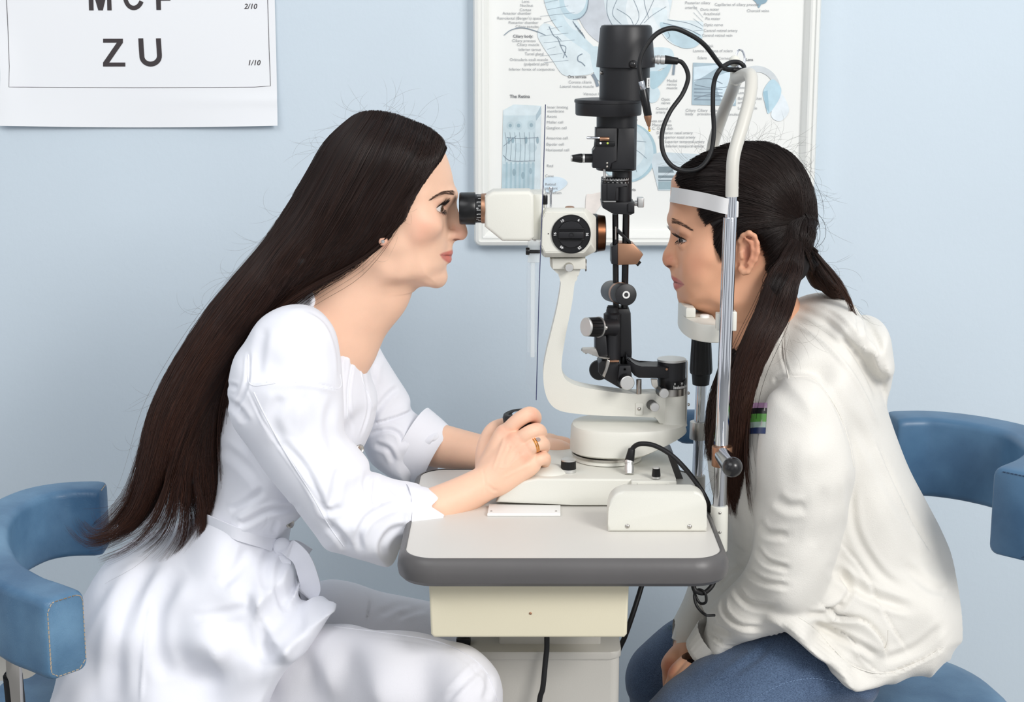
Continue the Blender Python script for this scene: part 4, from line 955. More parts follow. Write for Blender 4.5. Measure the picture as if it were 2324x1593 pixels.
# ------------------------------------------------------------------ chairs with curved padded rails
def path_rail(px, z1, h, t, n=7, endr=.012):
    """padded band of constant height following (pixel x, depth) points; returns bmesh, rows"""
    zm = z1 - h / 2; pts = []
    for x, Y in px:
        dep = Vector((0, Y, zm - CAMZ)).dot(FW); pts.append(Vector(((x - 1162) / FPX * dep, Y, zm)))
    c = catmull(pts, n); c = [c[0]] + [c[0].lerp(c[1], .25), c[0].lerp(c[1], .6)] + c[1:-1] + [c[-1].lerp(c[-2], .6), c[-1].lerp(c[-2], .25), c[-1]]
    bm = nb(); rows = []; m = len(c); cum = [0]
    for a, b in zip(c, c[1:]): cum.append(cum[-1] + (b - a).length)
    for i, p in enumerate(c):
        t_ = (c[min(i + 1, m - 1)] - c[max(i - 1, 0)]).normalized(); nn = Vector((t_.y, -t_.x, 0))
        e = min(cum[i], cum[-1] - cum[i]); s = 1 if e > endr else .86 + .14 * math.sqrt(max(0, 1 - (1 - e / endr) ** 2)); sec = []
        for sx, sz, b0 in ((1, 1, 0), (-1, 1, PI / 2), (-1, -1, PI), (1, -1, 1.5 * PI)):
            for k in range(5):
                b = b0 + k / 4 * PI / 2; r = .011
                sec.append((sx * (t / 2 - r) + r * math.cos(b), sz * (h / 2 - r) + r * math.sin(b)))
        rows.append([bm.verts.new(p + nn * u * s + Vector((0, 0, v * (1 - (1 - s) * .6)))) for u, v in sec])
    for a, b in zip(rows, rows[1:]):
        for k in range(20): bm.faces.new((a[k], a[(k + 1) % 20], b[(k + 1) % 20], b[k]))
    bm.faces.new(rows[0][::-1]); bm.faces.new(rows[-1])
    return bm, rows
def stitches(name, pts, parent, m='thread', r=.0007, dash=.005):
    bm = nb(); L = 0
    for a, b in zip(pts, pts[1:]):
        d = (b - a).length; k = max(1, int(d / dash))
        for j in range(k): tube(bm, [a.lerp(b, (j + .1) / k), a.lerp(b, (j + .8) / k)], r, 5)
    return obj(name, bm, m, parent)
# doctor's chair, left
chl = thing('padded_chair', 'blue leather stool chair with worn seams, behind the woman in white', 'chair')
zl1 = P(100, 1322, 1.80).z
e1, e2 = P(160, 1322, 1.80), P(238, 1105, 2.20)
hl = P(160, 1322, 1.80).z - P(160, 1502, 1.80).z
cL = ((e1.x + e2.x) / 2 - .07, 2.02)
xc_, yc_ = P(120, 1250, 2.0).x - .07, 2.00
bm, rows = path_rail([(152, 1.758), (108, 1.782), (55, 1.812), (2, 1.87), (-26, 1.97), (-4, 2.08), (70, 2.165), (150, 2.2), (238, 2.205)], zl1, hl, .055)
rail = obj('back_rail', bm, 'leather', chl)
cor = [rows[0][k].co.copy() if False else None for k in ()]
bm = nb()
bmt = rail.data
endv = [rail.data.vertices[i].co.copy() for i in range(20)]
stitches('seam', [endv[i] for i in (4, 5, 6, 9, 10)] , chl)
stitches('seam', catmull([endv[0], endv[2], endv[4]], 4) + [endv[5]], chl)
stitches('seam', [endv[i] for i in (14, 15, 19, 0)], chl)
stitches('seam', [endv[i] for i in (9, 11, 14)], chl)
endw = [rail.data.vertices[len(rail.data.vertices) - 20 + i].co.copy() for i in range(20)]
stitches('seam', [endw[i] for i in (4, 5)], chl)
# bracket and post
Yp = 1.815
bm = nb(); prism(bm, [(10, 1455), (42, 1455), (46, 1593), (60, 1760), (30, 1760), (26, 1600), (22, 1545), (14, 1535)], Yp, Yp + .012, .001); obj('rail_bracket', bm, 'steel', chl)
bm = nb(); pbox(bm, 24, 1530, 42, 1780, Yp + .016, Yp + .03, .001); obj('bracket_inner', bm, 'blackplast', chl)
bm = nb(); prism(bm, sm([(-60, 1440), (60, 1450), (96, 1490), (88, 1520), (60, 1540), (0, 1545), (-60, 1540)]), Yp + .10, Yp + .106, .001); bp_ = obj('bracket_plate', bm, 'greyplast', chl)
screw('screw', P(70, 1493, Yp + .0995), (0, -1, 0), .005, bp_, 'gold')
zs = .50
bm = nb(); lathe(bm, (xc_ + .16, 2.06, zs), (0, 0, -1), [(0, .19), (.004, .205), (.02, .215), (.05, .215), (.065, .205), (.07, .15)], 56); seat_l = obj('seat', bm, 'leather', chl)
bm = nb(); cyl(bm, (xc_ + .16, 2.06, zs - .07), (xc_ + .16, 2.06, .08), .03); box(bm, (xc_ - .05, 2.06, zs - .085), (.5, .05, .02), .004); obj('seat_post', bm, 'steel', chl)
bm = nb(); p0 = P(40, 1700, Yp + .02); tube(bm, [Vector((p0.x, Yp + .02, .62)), Vector((p0.x, Yp + .04, zs - .08)), Vector((xc_ + .05, 2.06, zs - .085))], .012, 10); obj('rail_support', bm, 'blackplast', chl)
for k in range(5):
    a = 2 * PI * k / 5 + .3; bm = nb()
    tube(bm, [Vector((xc_ + .16, 2.06, .10)), Vector((xc_ + .16 + .2 * math.cos(a), 2.06 + .2 * math.sin(a), .065))], (.022, .014), 10); lg = obj('leg', bm, 'blackplast', chl)
    bm = nb(); lathe(bm, (xc_ + .16 + .2 * math.cos(a), 2.06 + .2 * math.sin(a) - .012, .028), (0, 1, 0), [(0, .026), (.003, .028), (.021, .028), (.024, .026)], 24); obj('caster', bm, 'blackplast', lg)

# girl's chair, right
chr_ = thing('padded_chair', 'blue leather stool chair carrying the girl in the white hoodie', 'chair')
zr1 = P(2290, 1050, 1.94).z
hr = P(2290, 1050, 1.94).z - P(2290, 1248, 1.94).z
far_y = 2.32
# solve the far depth so that the rail keeps one height
best = min((abs(P(2050, 940, y / 100).z - zr1), y / 100) for y in range(200, 275))
far_y = best[1]
xe = P(2018, 990, far_y).x; xn = P(2266, 1100, 1.94).x
bm, rows = path_rail([(2020, far_y), (2110, far_y + .003), (2220, far_y - .03), (2320, far_y - .09), (2385, far_y - .19), (2390, 2.03), (2352, 1.955), (2296, 1.905)], zr1, hr, .058)
xcr = P(2300, 1100, 2.1).x; ycr = 2.1; rxr = P(2390, 1100, 2.08).x - xcr
railr = obj('back_rail', bm, 'leather2', chr_)
nv = len(railr.data.vertices); en = [railr.data.vertices[nv - 20 + i].co.copy() for i in range(20)]
M['thread2'] = mat('dark_blue_thread', (44, 66, 92), 0.8)
stitches('seam', [en[i] for i in (9, 10, 11, 14)], chr_, 'thread2', .0008)
stitches('seam', [en[i] for i in (4, 5, 9)], chr_, 'thread2', .0008)
scx, scy, scz = P(2075, 1500, 2.12).x, 2.14, P(2075, 1470, 2.25).z
scz = PZ(2100, 1458, .0 + 0.575).z
sc0 = PZ(2284, 1560, .465)
bm = nb(); srx = .2
scx = sc0.x - srx; scy = 2.15
lathe(bm, (scx, scy, .474), (0, 0, -1), [(0, .02), (.001, .11), (.005, .158), (.012, .182), (.028, .2), (.05, .2), (.062, .19), (.066, .14)], 64); seat_r = obj('seat', bm, 'leather', chr_)
bm = nb(); cyl(bm, (scx, scy, .41), (scx, scy, .08), .03); box(bm, (scx + .14, scy, .397), (.36, .05, .02), .004); obj('seat_post', bm, 'steel', chr_)
bm = nb(); tube(bm, [Vector((xcr + rxr - .01, ycr, zr1 - hr + .005)), Vector((xcr + rxr + .06, ycr, .52)), Vector((xcr + rxr + .06, scy, .41)), Vector((scx + .30, scy, .397))], .012, 10); obj('rail_support', bm, 'blackplast', chr_)
for k in range(5):
    a = 2 * PI * k / 5 + .1; bm = nb()
    tube(bm, [Vector((scx, scy, .10)), Vector((scx + .2 * math.cos(a), scy + .2 * math.sin(a), .065))], (.022, .014), 10); lg = obj('leg', bm, 'blackplast', chr_)
    bm = nb(); lathe(bm, (scx + .2 * math.cos(a), scy + .2 * math.sin(a) - .012, .028), (0, 1, 0), [(0, .026), (.003, .028), (.021, .028), (.024, .026)], 24); obj('caster', bm, 'blackplast', lg)
# armrest of a further chair seen between slit lamp and chin rest
ch3 = thing('armrest_chair', 'blue leather chair armrest half hidden behind the slit lamp and posts', 'chair')
Y3 = 2.45
bm = nb(); a3 = P(1562, 968, Y3); box(bm, (a3.x + .055, Y3, a3.z), (.16, .05, .052), .022, seg=5); obj('armrest', bm, 'leather2', ch3)
bm = nb(); cyl(bm, (a3.x + .08, Y3, a3.z - .02), (a3.x + .08, Y3, .45), .012); cyl(bm, (a3.x + .08, Y3, .45), (a3.x + .18, Y3, .43), .012); obj('armrest_post', bm, 'steel', ch3)
bm = nb(); box(bm, (a3.x + .24, Y3 + .06, .42), (.20, .20, .05), .02); obj('seat', bm, 'leather2', ch3)
for sx in (-.08, .08):
    for sy in (-.0, .15):
        bm = nb(); cyl(bm, (a3.x + .22 + sx, Y3 + sy, .4), (a3.x + .22 + sx * 1.1, Y3 + sy * 1.1, 0), .011); obj('leg', bm, 'steel', ch3)
# ================================================================== figures: distance-field modelling
def rc(p, a, b, r1, r2):
    """rounded cone distance, p = (X,Y,Z) broadcastable arrays"""
    a = np.array(a, np.float32); b = np.array(b, np.float32); ba = b - a; L2 = float(ba @ ba) + 1e-12
    px, py, pz = p[0] - a[0], p[1] - a[1], p[2] - a[2]
    t = np.clip((px * ba[0] + py * ba[1] + pz * ba[2]) / L2, 0, 1)
    return np.sqrt((px - ba[0] * t) ** 2 + (py - ba[1] * t) ** 2 + (pz - ba[2] * t) ** 2) - (r1 + (r2 - r1) * t)
def elld(p, c, r, rot=0.0):
    x, y, z = p[0] - c[0], p[1] - c[1], p[2] - c[2]
    if rot:
        ca, sa = math.cos(rot), math.sin(rot); x, z = x * ca + z * sa, -x * sa + z * ca
    q = np.sqrt((x / r[0]) ** 2 + (y / r[1]) ** 2 + (z / r[2]) ** 2)
    g = np.sqrt((x / r[0] ** 2) ** 2 + (y / r[1] ** 2) ** 2 + (z / r[2] ** 2) ** 2) + 1e-9
    return q * (q - 1) / g
def poly_sdf(X, Z, pts):
    """signed distance to a closed polygon (negative inside)"""
    d = np.full(X.shape, 1e9, np.float32); s = np.ones(X.shape, np.float32); n = len(pts)
    for i in range(n):
        ax, az = pts[i]; bx_, bz = pts[i - 1]
        ex, ez = bx_ - ax, bz - az; wx, wz = X - ax, Z - az
        t = np.clip((wx * ex + wz * ez) / (ex * ex + ez * ez + 1e-12), 0, 1)
        d = np.minimum(d, (wx - ex * t) ** 2 + (wz - ez * t) ** 2)
        c1 = Z >= az; c2 = Z < bz; c3 = ex * wz > ez * wx
        s = np.where((c1 & c2 & c3) | (~c1 & ~c2 & ~c3), -s, s)
    return np.sqrt(d) * s
def idw(X, Z, ctl, Y, pw=3.0):
    """ctl: (px, py, value); smooth interpolation over the plane Y"""
    num = 0; den = 0
    for x, y, v in ctl:
        q = P(x, y, Y(x, y) if callable(Y) else Y); w_ = 1.0 / (((X - q.x) ** 2 + (Z - q.z) ** 2) ** (pw / 2) + 1e-6)
        num = num + w_ * v; den = den + w_
    return num / den
class Field:
    def __init__(s, lo, hi, h):
        s.h = h; s.lo = np.array(lo, np.float32)
        s.ax = [np.arange(lo[i], hi[i] + h, h, dtype=np.float32) for i in range(3)]
        s.F = np.full([len(a) for a in s.ax], 0.5, np.float32)
    def sub(s, lo, hi):
        sl = []
        for i in range(3):
            a = int(max(0, math.floor((lo[i] - s.lo[i]) / s.h))); b = int(min(len(s.ax[i]), math.ceil((hi[i] - s.lo[i]) / s.h) + 1))
            sl.append(slice(a, max(b, a)))
        sl = tuple(sl)
        return sl, (s.ax[0][sl[0]][:, None, None], s.ax[1][sl[1]][None, :, None], s.ax[2][sl[2]][None, None, :])
    def put(s, fn, lo, hi, k=0.004, mode='u'):
        m = k + 2 * s.h
        sl, p = s.sub([v - m for v in lo], [v + m for v in hi])
        if any(q.stop <= q.start for q in sl): return
        a = s.F[sl]; b = fn(p)
        if mode == 's': a, b = -a, b
        if k > 0:
            hh = np.clip(.5 + .5 * (b - a) / k, 0, 1); r = b + (a - b) * hh - k * hh * (1 - hh)
        else: r = np.minimum(a, b)
        s.F[sl] = -r if mode == 's' else r
    def cone(s, a, b, r1, r2, k=.004, mode='u', sym=None):
        r = max(r1, r2); lo = [min(a[i], b[i]) - r for i in range(3)]; hi = [max(a[i], b[i]) + r for i in range(3)]
        if sym is not None:
            lo[1] = min(lo[1], 2 * sym - hi[1]); hi[1] = 2 * sym - lo[1]
            s.put(lambda p: rc((p[0], sym - np.abs(p[1] - sym), p[2]), a, b, r1, r2), lo, hi, k, mode)
        else: s.put(lambda p: rc(p, a, b, r1, r2), lo, hi, k, mode)
    def chain(s, pts, k=.004, mode='u', sym=None):
        for a, b in zip(pts, pts[1:]): s.cone(a[0], b[0], a[1], b[1], k, mode, sym)
    def ell(s, c, r, rot=0., k=.004, mode='u', sym=None):
        R_ = max(r); lo = [c[i] - R_ for i in range(3)]; hi = [c[i] + R_ for i in range(3)]
        if sym is not None:
            lo[1] = min(lo[1], 2 * sym - hi[1]); hi[1] = 2 * sym - lo[1]
            s.put(lambda p: elld((p[0], sym - np.abs(p[1] - sym), p[2]), c, r, rot), lo, hi, k, mode)
        else: s.put(lambda p: elld(p, c, r, rot), lo, hi, k, mode)
    def infl(s, poly, Y, T, Rr, yc=None, k=.01, smooth=True, mode='u', wob=None, edge=None):
        """volume whose side outline is the pixel polygon at plane Y; T half thickness, Rr rounding depth (numbers or control lists)"""
        pp = sm(poly, 5) if smooth else poly
        def dep(x, y):
            ws = [(1 / (((x - a) ** 2 + (y - b) ** 2) ** 1.5 + 10), v) for a, b, v in (edge or yc)]; return sum(w_ * v for w_, v in ws) / sum(w_ for w_, v in ws)
        has = bool(yc or edge); Yp = dep if has else Y
        w3 = [P(x, y, dep(x, y) if has else Y) for x, y in pp]; pts = [(q.x, q.z) for q in w3]
        tm = max([c[2] for c in T]) if isinstance(T, list) else T
        ys = [c[2] for c in yc] if yc else [Y]
        lo = [min(q[0] for q in pts), min(ys) - tm, min(q[1] for q in pts)]; hi = [max(q[0] for q in pts), max(ys) + tm, max(q[1] for q in pts)]
        def fn(p):
            X, Z = np.broadcast_arrays(p[0][:, 0, :], p[2][:, 0, :])
            d2 = poly_sdf(X, Z, pts)
            t = idw(X, Z, T, Yp) if isinstance(T, list) else T
            r = idw(X, Z, Rr, Yp) if isinstance(Rr, list) else Rr
            c = idw(X, Z, yc, Yp) if yc else Y
            u = np.maximum(d2 + r, 0) / r
            if wob is not None: t = t + wob(X, Z)
            e = lambda q: q[:, None, :] if isinstance(q, np.ndarray) else q
            u, t, r, c = e(u), e(t), e(r), e(c)
            v = np.abs(p[1] - c) / t
            q = np.sqrt(u * u + v * v) + 1e-6; g = np.sqrt((u / r) ** 2 + (v / t) ** 2) / q
            return ((q - 1) / np.maximum(g, 1e-3)).astype(np.float32)
        s.put(fn, lo, hi, k, mode)
    def mesh(s):
        F = s.F; n = F.shape; sg = F < 0
        c = np.zeros([v - 1 for v in n], np.int8)
        offs = [(i, j, k) for i in (0, 1) for j in (0, 1) for k in (0, 1)]
        for o in offs: c += sg[o[0]:n[0] - 1 + o[0], o[1]:n[1] - 1 + o[1], o[2]:n[2] - 1 + o[2]]
        act = (c > 0) & (c < 8); I = np.argwhere(act); idm = np.full(c.shape, -1, np.int32); idm[act] = np.arange(len(I))
        vals = {o: F[I[:, 0] + o[0], I[:, 1] + o[1], I[:, 2] + o[2]] for o in offs}
        acc = np.zeros((len(I), 3), np.float64); cnt = np.zeros(len(I))
        for a in offs:
            for ax_ in range(3):
                if a[ax_]: continue
                b = list(a); b[ax_] = 1; b = tuple(b)
                va, vb = vals[a], vals[b]; m = (va < 0) != (vb < 0)
                t = va[m] / (va[m] - vb[m]); q = np.tile(np.array(a, float), (m.sum(), 1)); q[:, ax_] = t
                acc[m] += q; cnt[m] += 1
        V = s.lo + (I + acc / cnt[:, None]) * s.h
        fs = []
        for ax_ in range(3):
            o1, o2 = [(1, 2), (2, 0), (0, 1)][ax_]
            lo_ = [1, 1, 1]; lo_[ax_] = 0; hi_ = [v - 1 for v in n]
            S0 = tuple(slice(lo_[i], hi_[i]) for i in range(3)); s1 = list(S0); s1[ax_] = slice(1, n[ax_])
            a = sg[S0]; b = sg[tuple(s1)]
            E_ = np.argwhere(a != b); inv = a[tuple(E_.T)]; E_ = E_ + np.array(lo_)
            d1 = np.zeros(3, int); d1[o1] = 1; d2 = np.zeros(3, int); d2[o2] = 1
            g = lambda e: idm[e[:, 0], e[:, 1], e[:, 2]]
            q = np.stack([g(E_ - d1 - d2), g(E_ - d2), g(E_), g(E_ - d1)], 1)
            q[~inv] = q[~inv][:, ::-1]; fs.append(q)
        Fc = np.concatenate(fs); Fc = Fc[(Fc >= 0).all(1)]
        return V, Fc
def keep_big(V, Fc, frac=.02):
    """drop loose crumbs of a mesh"""
    e = np.concatenate([Fc[:, [0, 1]], Fc[:, [1, 2]], Fc[:, [2, 3]]]); lb = np.arange(len(V))
    while True:
        m = np.minimum(lb[e[:, 0]], lb[e[:, 1]]); nl = lb.copy(); np.minimum.at(nl, e[:, 0], m); np.minimum.at(nl, e[:, 1], m); nl = nl[nl]; nl = nl[nl]
        if (nl == lb).all(): break
        lb = nl
    u, inv, c = np.unique(lb, return_inverse=True, return_counts=True); keep = c[inv] > frac * len(V)
    mp = np.cumsum(keep) - 1; return V[keep], mp[Fc[keep[Fc[:, 0]]]]
def vnormals(V, Fc):
    a, b, c, d = (V[Fc[:, i]] for i in range(4)); fn = np.cross(c - a, d - b)
    N = np.zeros_like(V)
    for i in range(4):
        for j in range(3): N[:, j] += np.bincount(Fc[:, i], fn[:, j], len(V))
    return N / (np.linalg.norm(N, axis=1)[:, None] + 1e-12)
def relax(V, Fc, it=2, lam=.5):
    e = np.concatenate([Fc[:, [0, 1]], Fc[:, [1, 2]], Fc[:, [2, 3]], Fc[:, [3, 0]]]); e = np.concatenate([e, e[:, ::-1]])
    cnt = np.bincount(e[:, 0], minlength=len(V))
    for _ in range(it):
        A = np.stack([np.bincount(e[:, 0], V[e[:, 1], j], len(V)) for j in range(3)], 1) / cnt[:, None]
        V = V + lam * (A - V)
    return V
def dist_line(px, py, pts):
    d = np.full(px.shape, 1e9); tt = np.zeros(px.shape); n = len(pts) - 1; sd = np.zeros(px.shape)
    for i in range(n):
        ax, ay = pts[i]; bx_, by = pts[i + 1]; ex, ey = bx_ - ax, by - ay
        t = np.clip(((px - ax) * ex + (py - ay) * ey) / (ex * ex + ey * ey + 1e-9), 0, 1)
        dx, dy = px - ax - ex * t, py - ay - ey * t; q = np.hypot(dx, dy); m = q < d
        d = np.where(m, q, d); tt = np.where(m, (i + t) / n, tt); sd = np.where(m, np.sign(ex * dy - ey * dx), sd)
    return d, tt, sd
def creases(V, Fc, lst, side=-1):
    """folds pressed into the cloth: (pixel polyline, half width px, depth m[, kind]) on the side facing -Y"""
    N = vnormals(V, Fc); px, py = unproj(V); face = np.clip(-side * -N[:, 1] * 0 + (-N[:, 1] * -side) * 1.6 + .2, 0, 1)
    disp = np.zeros(len(V))
    for it in lst:
        pts, w_, dep = it[0], it[1], it[2]; kind = it[3] if len(it) > 3 else 'g'
        pts = smo(pts, 5) if len(pts) > 2 else pts
        xs = [p[0] for p in pts]; ys = [p[1] for p in pts]; m = 3.2 * w_
        sel = np.where((px > min(xs) - m) & (px < max(xs) + m) & (py > min(ys) - m) & (py < max(ys) + m) & (face > 0))[0]
        if not len(sel): continue
        d, t, sd = dist_line(px[sel], py[sel], pts)
        endf = np.clip(np.minimum(t, 1 - t) * 5 + .12, 0, 1)
        if kind == 'g': pr = -np.exp(-(d / w_) ** 2) + .45 * np.exp(-((d - 1.6 * w_) / (w_ * .8)) ** 2)
        elif kind == 'r': pr = np.exp(-(d / w_) ** 2)
        else:  # overlapping fold: high on one side, dropping sharply on the other
            s_ = d * sd * (1 if kind == 'l' else -1)
            pr = np.where(s_ > 0, np.exp(-(s_ / (w_ * 2.2)) ** 2), -np.exp(-(s_ / (w_ * .8)) ** 2) * 1.0 + 0 * s_)
            pr = pr - np.exp(-(d / (w_ * .28)) ** 2) * np.where(s_ > 0, .9, 0)
        disp[sel] += dep * pr * endf * face[sel]
    return V + N * disp[:, None]
def bvh_of(o_list):
    vs, fs = [], []
    for o in o_list:
        me = o.data; n = len(vs)
        co = np.empty(len(me.vertices) * 3, np.float32); me.vertices.foreach_get('co', co)
        vs += co.reshape(-1, 3).tolist(); fs += [tuple(n + i for i in p.vertices) for p in me.polygons]
    return BVHTree.FromPolygons(vs, fs)
def bvh_np(*pairs):
    vs, fs = [], []
    for V, Fc in pairs: n = len(vs); vs += V.tolist(); fs += (Fc + n).tolist()
    return BVHTree.FromPolygons(vs, fs)
CAMV = Vector((0, 0, CAMZ))
def hit(bvh, px, py):
    d = ray(px, py).normalized(); r = bvh.ray_cast(CAMV, d)
    return r[0], r[1]
def on_surface(bvh, pts, off, lastY=2.1):
    out = []
    for x, y in pts:
        c, n = hit(bvh, x, y)
        if c is None: c = P(x, y, lastY); n = Vector((0, -1, 0))
        lastY = c.y
        if n.dot(ray(x, y)) > 0: n = -n
        out.append(c + n * off)
    return out
def seam(name, bvh, pts, parent, m, r=.0006, off=.0002, n=8):
    bm = nb(); tube(bm, on_surface(bvh, smo(pts, n), off), r, 6); return obj(name, bm, m, parent)
def strands(name, lines, rads, parent, mtl, cols=None, k=3):
    """many thin tapered hairs as one mesh: lines = list of (n,3) arrays, all n equal"""
    L = np.asarray(lines, np.float32); m, n, _ = L.shape
    T_ = np.gradient(L, axis=1); T_ /= np.linalg.norm(T_, axis=2, keepdims=True) + 1e-9
    A = np.array([0.3, -1.0, .2]); U = np.cross(T_, A); U /= np.linalg.norm(U, axis=2, keepdims=True) + 1e-9; W = np.cross(T_, U)
    prof = np.interp(np.linspace(0, 1, n), [0, .05, .75, 1], [.7, 1, .85, .15])
    rr = np.asarray(rads)[:, None] * prof[None, :]
    rings = [L + (U * math.cos(2 * PI * i / k) + W * math.sin(2 * PI * i / k)) * rr[:, :, None] for i in range(k)]
    V = np.stack(rings, 2).reshape(-1, 3)
    b = (np.arange(m)[:, None] * n + np.arange(n - 1)[None, :]) * k
    fs = []
    for i in range(k):
        j = (i + 1) % k; fs.append(np.stack([b + i, b + j, b + k + j, b + k + i], -1).reshape(-1, 4))
    at = None
    if cols is not None: at = np.repeat(np.asarray(cols, np.float32).reshape(-1, 3), k, axis=0)
    return npmesh(name, V, np.concatenate(fs), mtl, parent, at)
def lerp_guides(G, u, n):
    """G (g, m, 2) guide polylines; returns n points of the path at parameter u across the guides"""
    g = G.shape[0]; f = u * (g - 1); i = min(int(f), g - 2); t = f - i
    p0, p1, p2, p3 = G[max(i - 1, 0)], G[i], G[i + 1], G[min(i + 2, g - 1)]
    q = .5 * (2 * p1 + (p2 - p0) * t + (2 * p0 - 5 * p1 + 4 * p2 - p3) * t * t + (3 * p1 - p0 - 3 * p2 + p3) * t ** 3)
    c = catmull([(a[0], a[1], 0) for a in q], max(1, n // (len(q) - 1)))
    c = np.array([(a.x, a.y) for a in c]); s = np.linspace(0, len(c) - 1, n)
    return np.stack([np.interp(s, np.arange(len(c)), c[:, j]) for j in (0, 1)], 1)

# skin material: tint attribute carries lips, flush and shade painted in nostrils, mouth line, ear hollow
def skinmat(name, rough=.48):
    m = mat(name, (230, 190, 165), rough, bump=.10, bscale=900, var=.025, vscale=40, sss=.12, vcol='tint', spec=.4)
    return m
M['skin'] = skinmat('skin')
M['hair'] = mat('dark_hair', (34, 25, 23), .42, vcol='tint', spec=.45)
M['hairb'] = mat('hair_mass', (24, 18, 17), .6)
M['eye'] = mat('eyeball', (230, 228, 226), .08, vcol='tint', coat=.6)
def tintmap(V, base, patches):
    """albedo per vertex; patches: (pixel polygon, colour, feather px, strength)"""
    C = np.tile(np.array(lin(base)), (len(V), 1)); px, py = unproj(V)
    for poly, col, fe, st in patches:
        xs = [p[0] for p in poly]; ys = [p[1] for p in poly]
        sel = np.where((px > min(xs) - fe) & (px < max(xs) + fe) & (py > min(ys) - fe) & (py < max(ys) + fe))[0]
        if not len(sel): continue
        d = poly_sdf(px[sel], py[sel], poly); a = np.clip(.5 - d / fe, 0, 1) * st
        C[sel] = C[sel] * (1 - a[:, None]) + np.array(lin(col)) * a[:, None]
    return C
def head(G, sp, Ym=Y0):
    """sculpt a head in field G from a table of features given in side-view pixels"""
    s = K(500, Ym)
    G.infl(sp['core'], Ym, sp['T'], sp['R'], k=.002)
    for kind, *a in sp['feat']:
        if kind in ('cap', 'cut'):
            pts, k = a; G.chain([((P(x, y, Ym - dy).x, Ym - dy, P(x, y, Ym - dy).z), r * s) for x, y, dy, r in pts], k, 'u' if kind == 'cap' else 's', Ym)
        else:
            (x, y, dy), (rx, ry, rz), rot, k = a; c = P(x, y, Ym - dy)
            G.ell((c.x, Ym - dy, c.z), (rx * s, ry * s, rz * s), math.radians(rot), k, 'u' if kind == 'ell' else 's', Ym)
def depth_outline(pts, ctl, n=4):
    """outline whose points sit at the depth where the camera meets the edge there"""
    out = []
    for x, y in sm(pts, n):
        num = den = 0
        for cx, cy, v in ctl: w_ = 1 / (((x - cx) ** 2 + (y - cy) ** 2) ** 1.5 + 10); num += w_ * v; den += w_
        q = P(x, y, num / den); out.append((q.x, q.z))
    return out
LID = {}
def lid_carve(G, key, c, dy, r, dirx, ehi, elo, az0, az1, Ym=Y0):
    """opening between the lids, measured as angles about the eye's centre"""
    LID[key] = (Vector(c), dy, r, dirx, ehi, elo, az0, az1)
    m = 1.6 * r
    def fn(p):
        x = (p[0] - c[0]) * dirx; y = np.abs(p[1] - Ym) - dy; z = p[2] - c[2]
        rho = np.sqrt(x * x + y * y + z * z) + 1e-9; el = np.arcsin(np.clip(z / rho, -1, 1)); az = np.arctan2(y, x)
        s = np.clip((az - az0) / (az1 - az0), 0, 1); sn = np.maximum(np.sin(PI * s), 0) ** .75
        g = np.maximum((el - ehi * sn) * rho, (-elo * sn - el) * rho)
        return np.maximum(np.maximum(g, rho - 1.55 * r), np.abs(az - (az0 + az1) / 2) * rho - (az1 - az0) / 2 * rho).astype(np.float32)
    for sg in (-1, 1):
        G.put(fn, (c[0] - m, Ym + sg * dy - m, c[2] - m), (c[0] + m, Ym + sg * dy + m, c[2] + m), .0012, 's')
def lid_dir(key, s, up, sg):
    c, dy, r, dirx, ehi, elo, az0, az1 = LID[key]; az = az0 + (az1 - az0) * s; el = (ehi if up else -elo) * max(0, math.sin(PI * s)) ** .75
    return Vector((dirx * math.cos(az) * math.cos(el), sg * math.sin(az) * math.cos(el), math.sin(el)))
def lid_hairs(key, parent, L, rad, nup=70, ndn=30, Ym=Y0, s0=.12, s1=.97, low=.5):
    c, dy, r, dirx, *_ = LID[key]; ls = []
    for sg in (-1, 1):
        cc = Vector((c[0], Ym + sg * dy, c[2]))
        for up, n_, k in ((1, nup, 1), (0, ndn, low)):
            for i in range(n_):
                s = s0 + (s1 - s0) * R.random(); d = lid_dir(key, s, up, sg); l = R.uniform(*L) * k * (.7 + .5 * math.sin(PI * s)); v = 1 if up else -1
                q = (d + Vector((dirx * .9, 0, v * .25 + R.gauss(0, .10)))).normalized(); p = cc + d * r * 1.10
                ls.append([(p + q * l * t + Vector((0, 0, v * l * .45 * t * t)))[:] for t in (0, .33, .66, 1)])
        bm = nb(); tube(bm, [cc + lid_dir(key, .02 + .96 * k / 20, 1, sg) * r * 1.10 for k in range(21)], (.0002, .0006, .0007, .0005, .0002), 6); obj('lid_line', bm, 'lash', parent)
    return strands('eyelashes', ls, [rad] * len(ls), parent, 'lash')
def eyeball(c, r, gaze, parent, iris, name='eye', ia=27, pa=11):
    bm = nb(); sphere(bm, c, r, seg=64); me = bpy.data.meshes.new(name); bm.to_mesh(me); bm.free()
    me.shade_smooth(); V = np.array([v.co[:] for v in me.vertices]); d = (V - np.array(c)) / r; g = Vector(gaze).normalized()
    ang = np.degrees(np.arccos(np.clip(d @ np.array(g), -1, 1)))
    C = np.tile(np.array(lin((226, 220, 216))), (len(V), 1)); C[ang < ia] = lin(iris); C[ang < pa] = lin((8, 8, 8)); C[(ang < ia) & (ang > ia - 4)] = np.array(lin(iris)) * .45
    bulge = np.clip((ia - ang) / ia, 0, 1); V2 = V + np.array(g) * (bulge ** .7 * r * .10)[:, None]
    me.vertices.foreach_set('co', V2.astype(np.float32).ravel())
    a = me.color_attributes.new('tint', 'FLOAT_COLOR', 'POINT'); cc = np.ones((len(V), 4), np.float32); cc[:, :3] = C; a.data.foreach_set('color', cc.ravel())
    me.materials.append(M['eye']); return link(bpy.data.objects.new(name, me), parent)
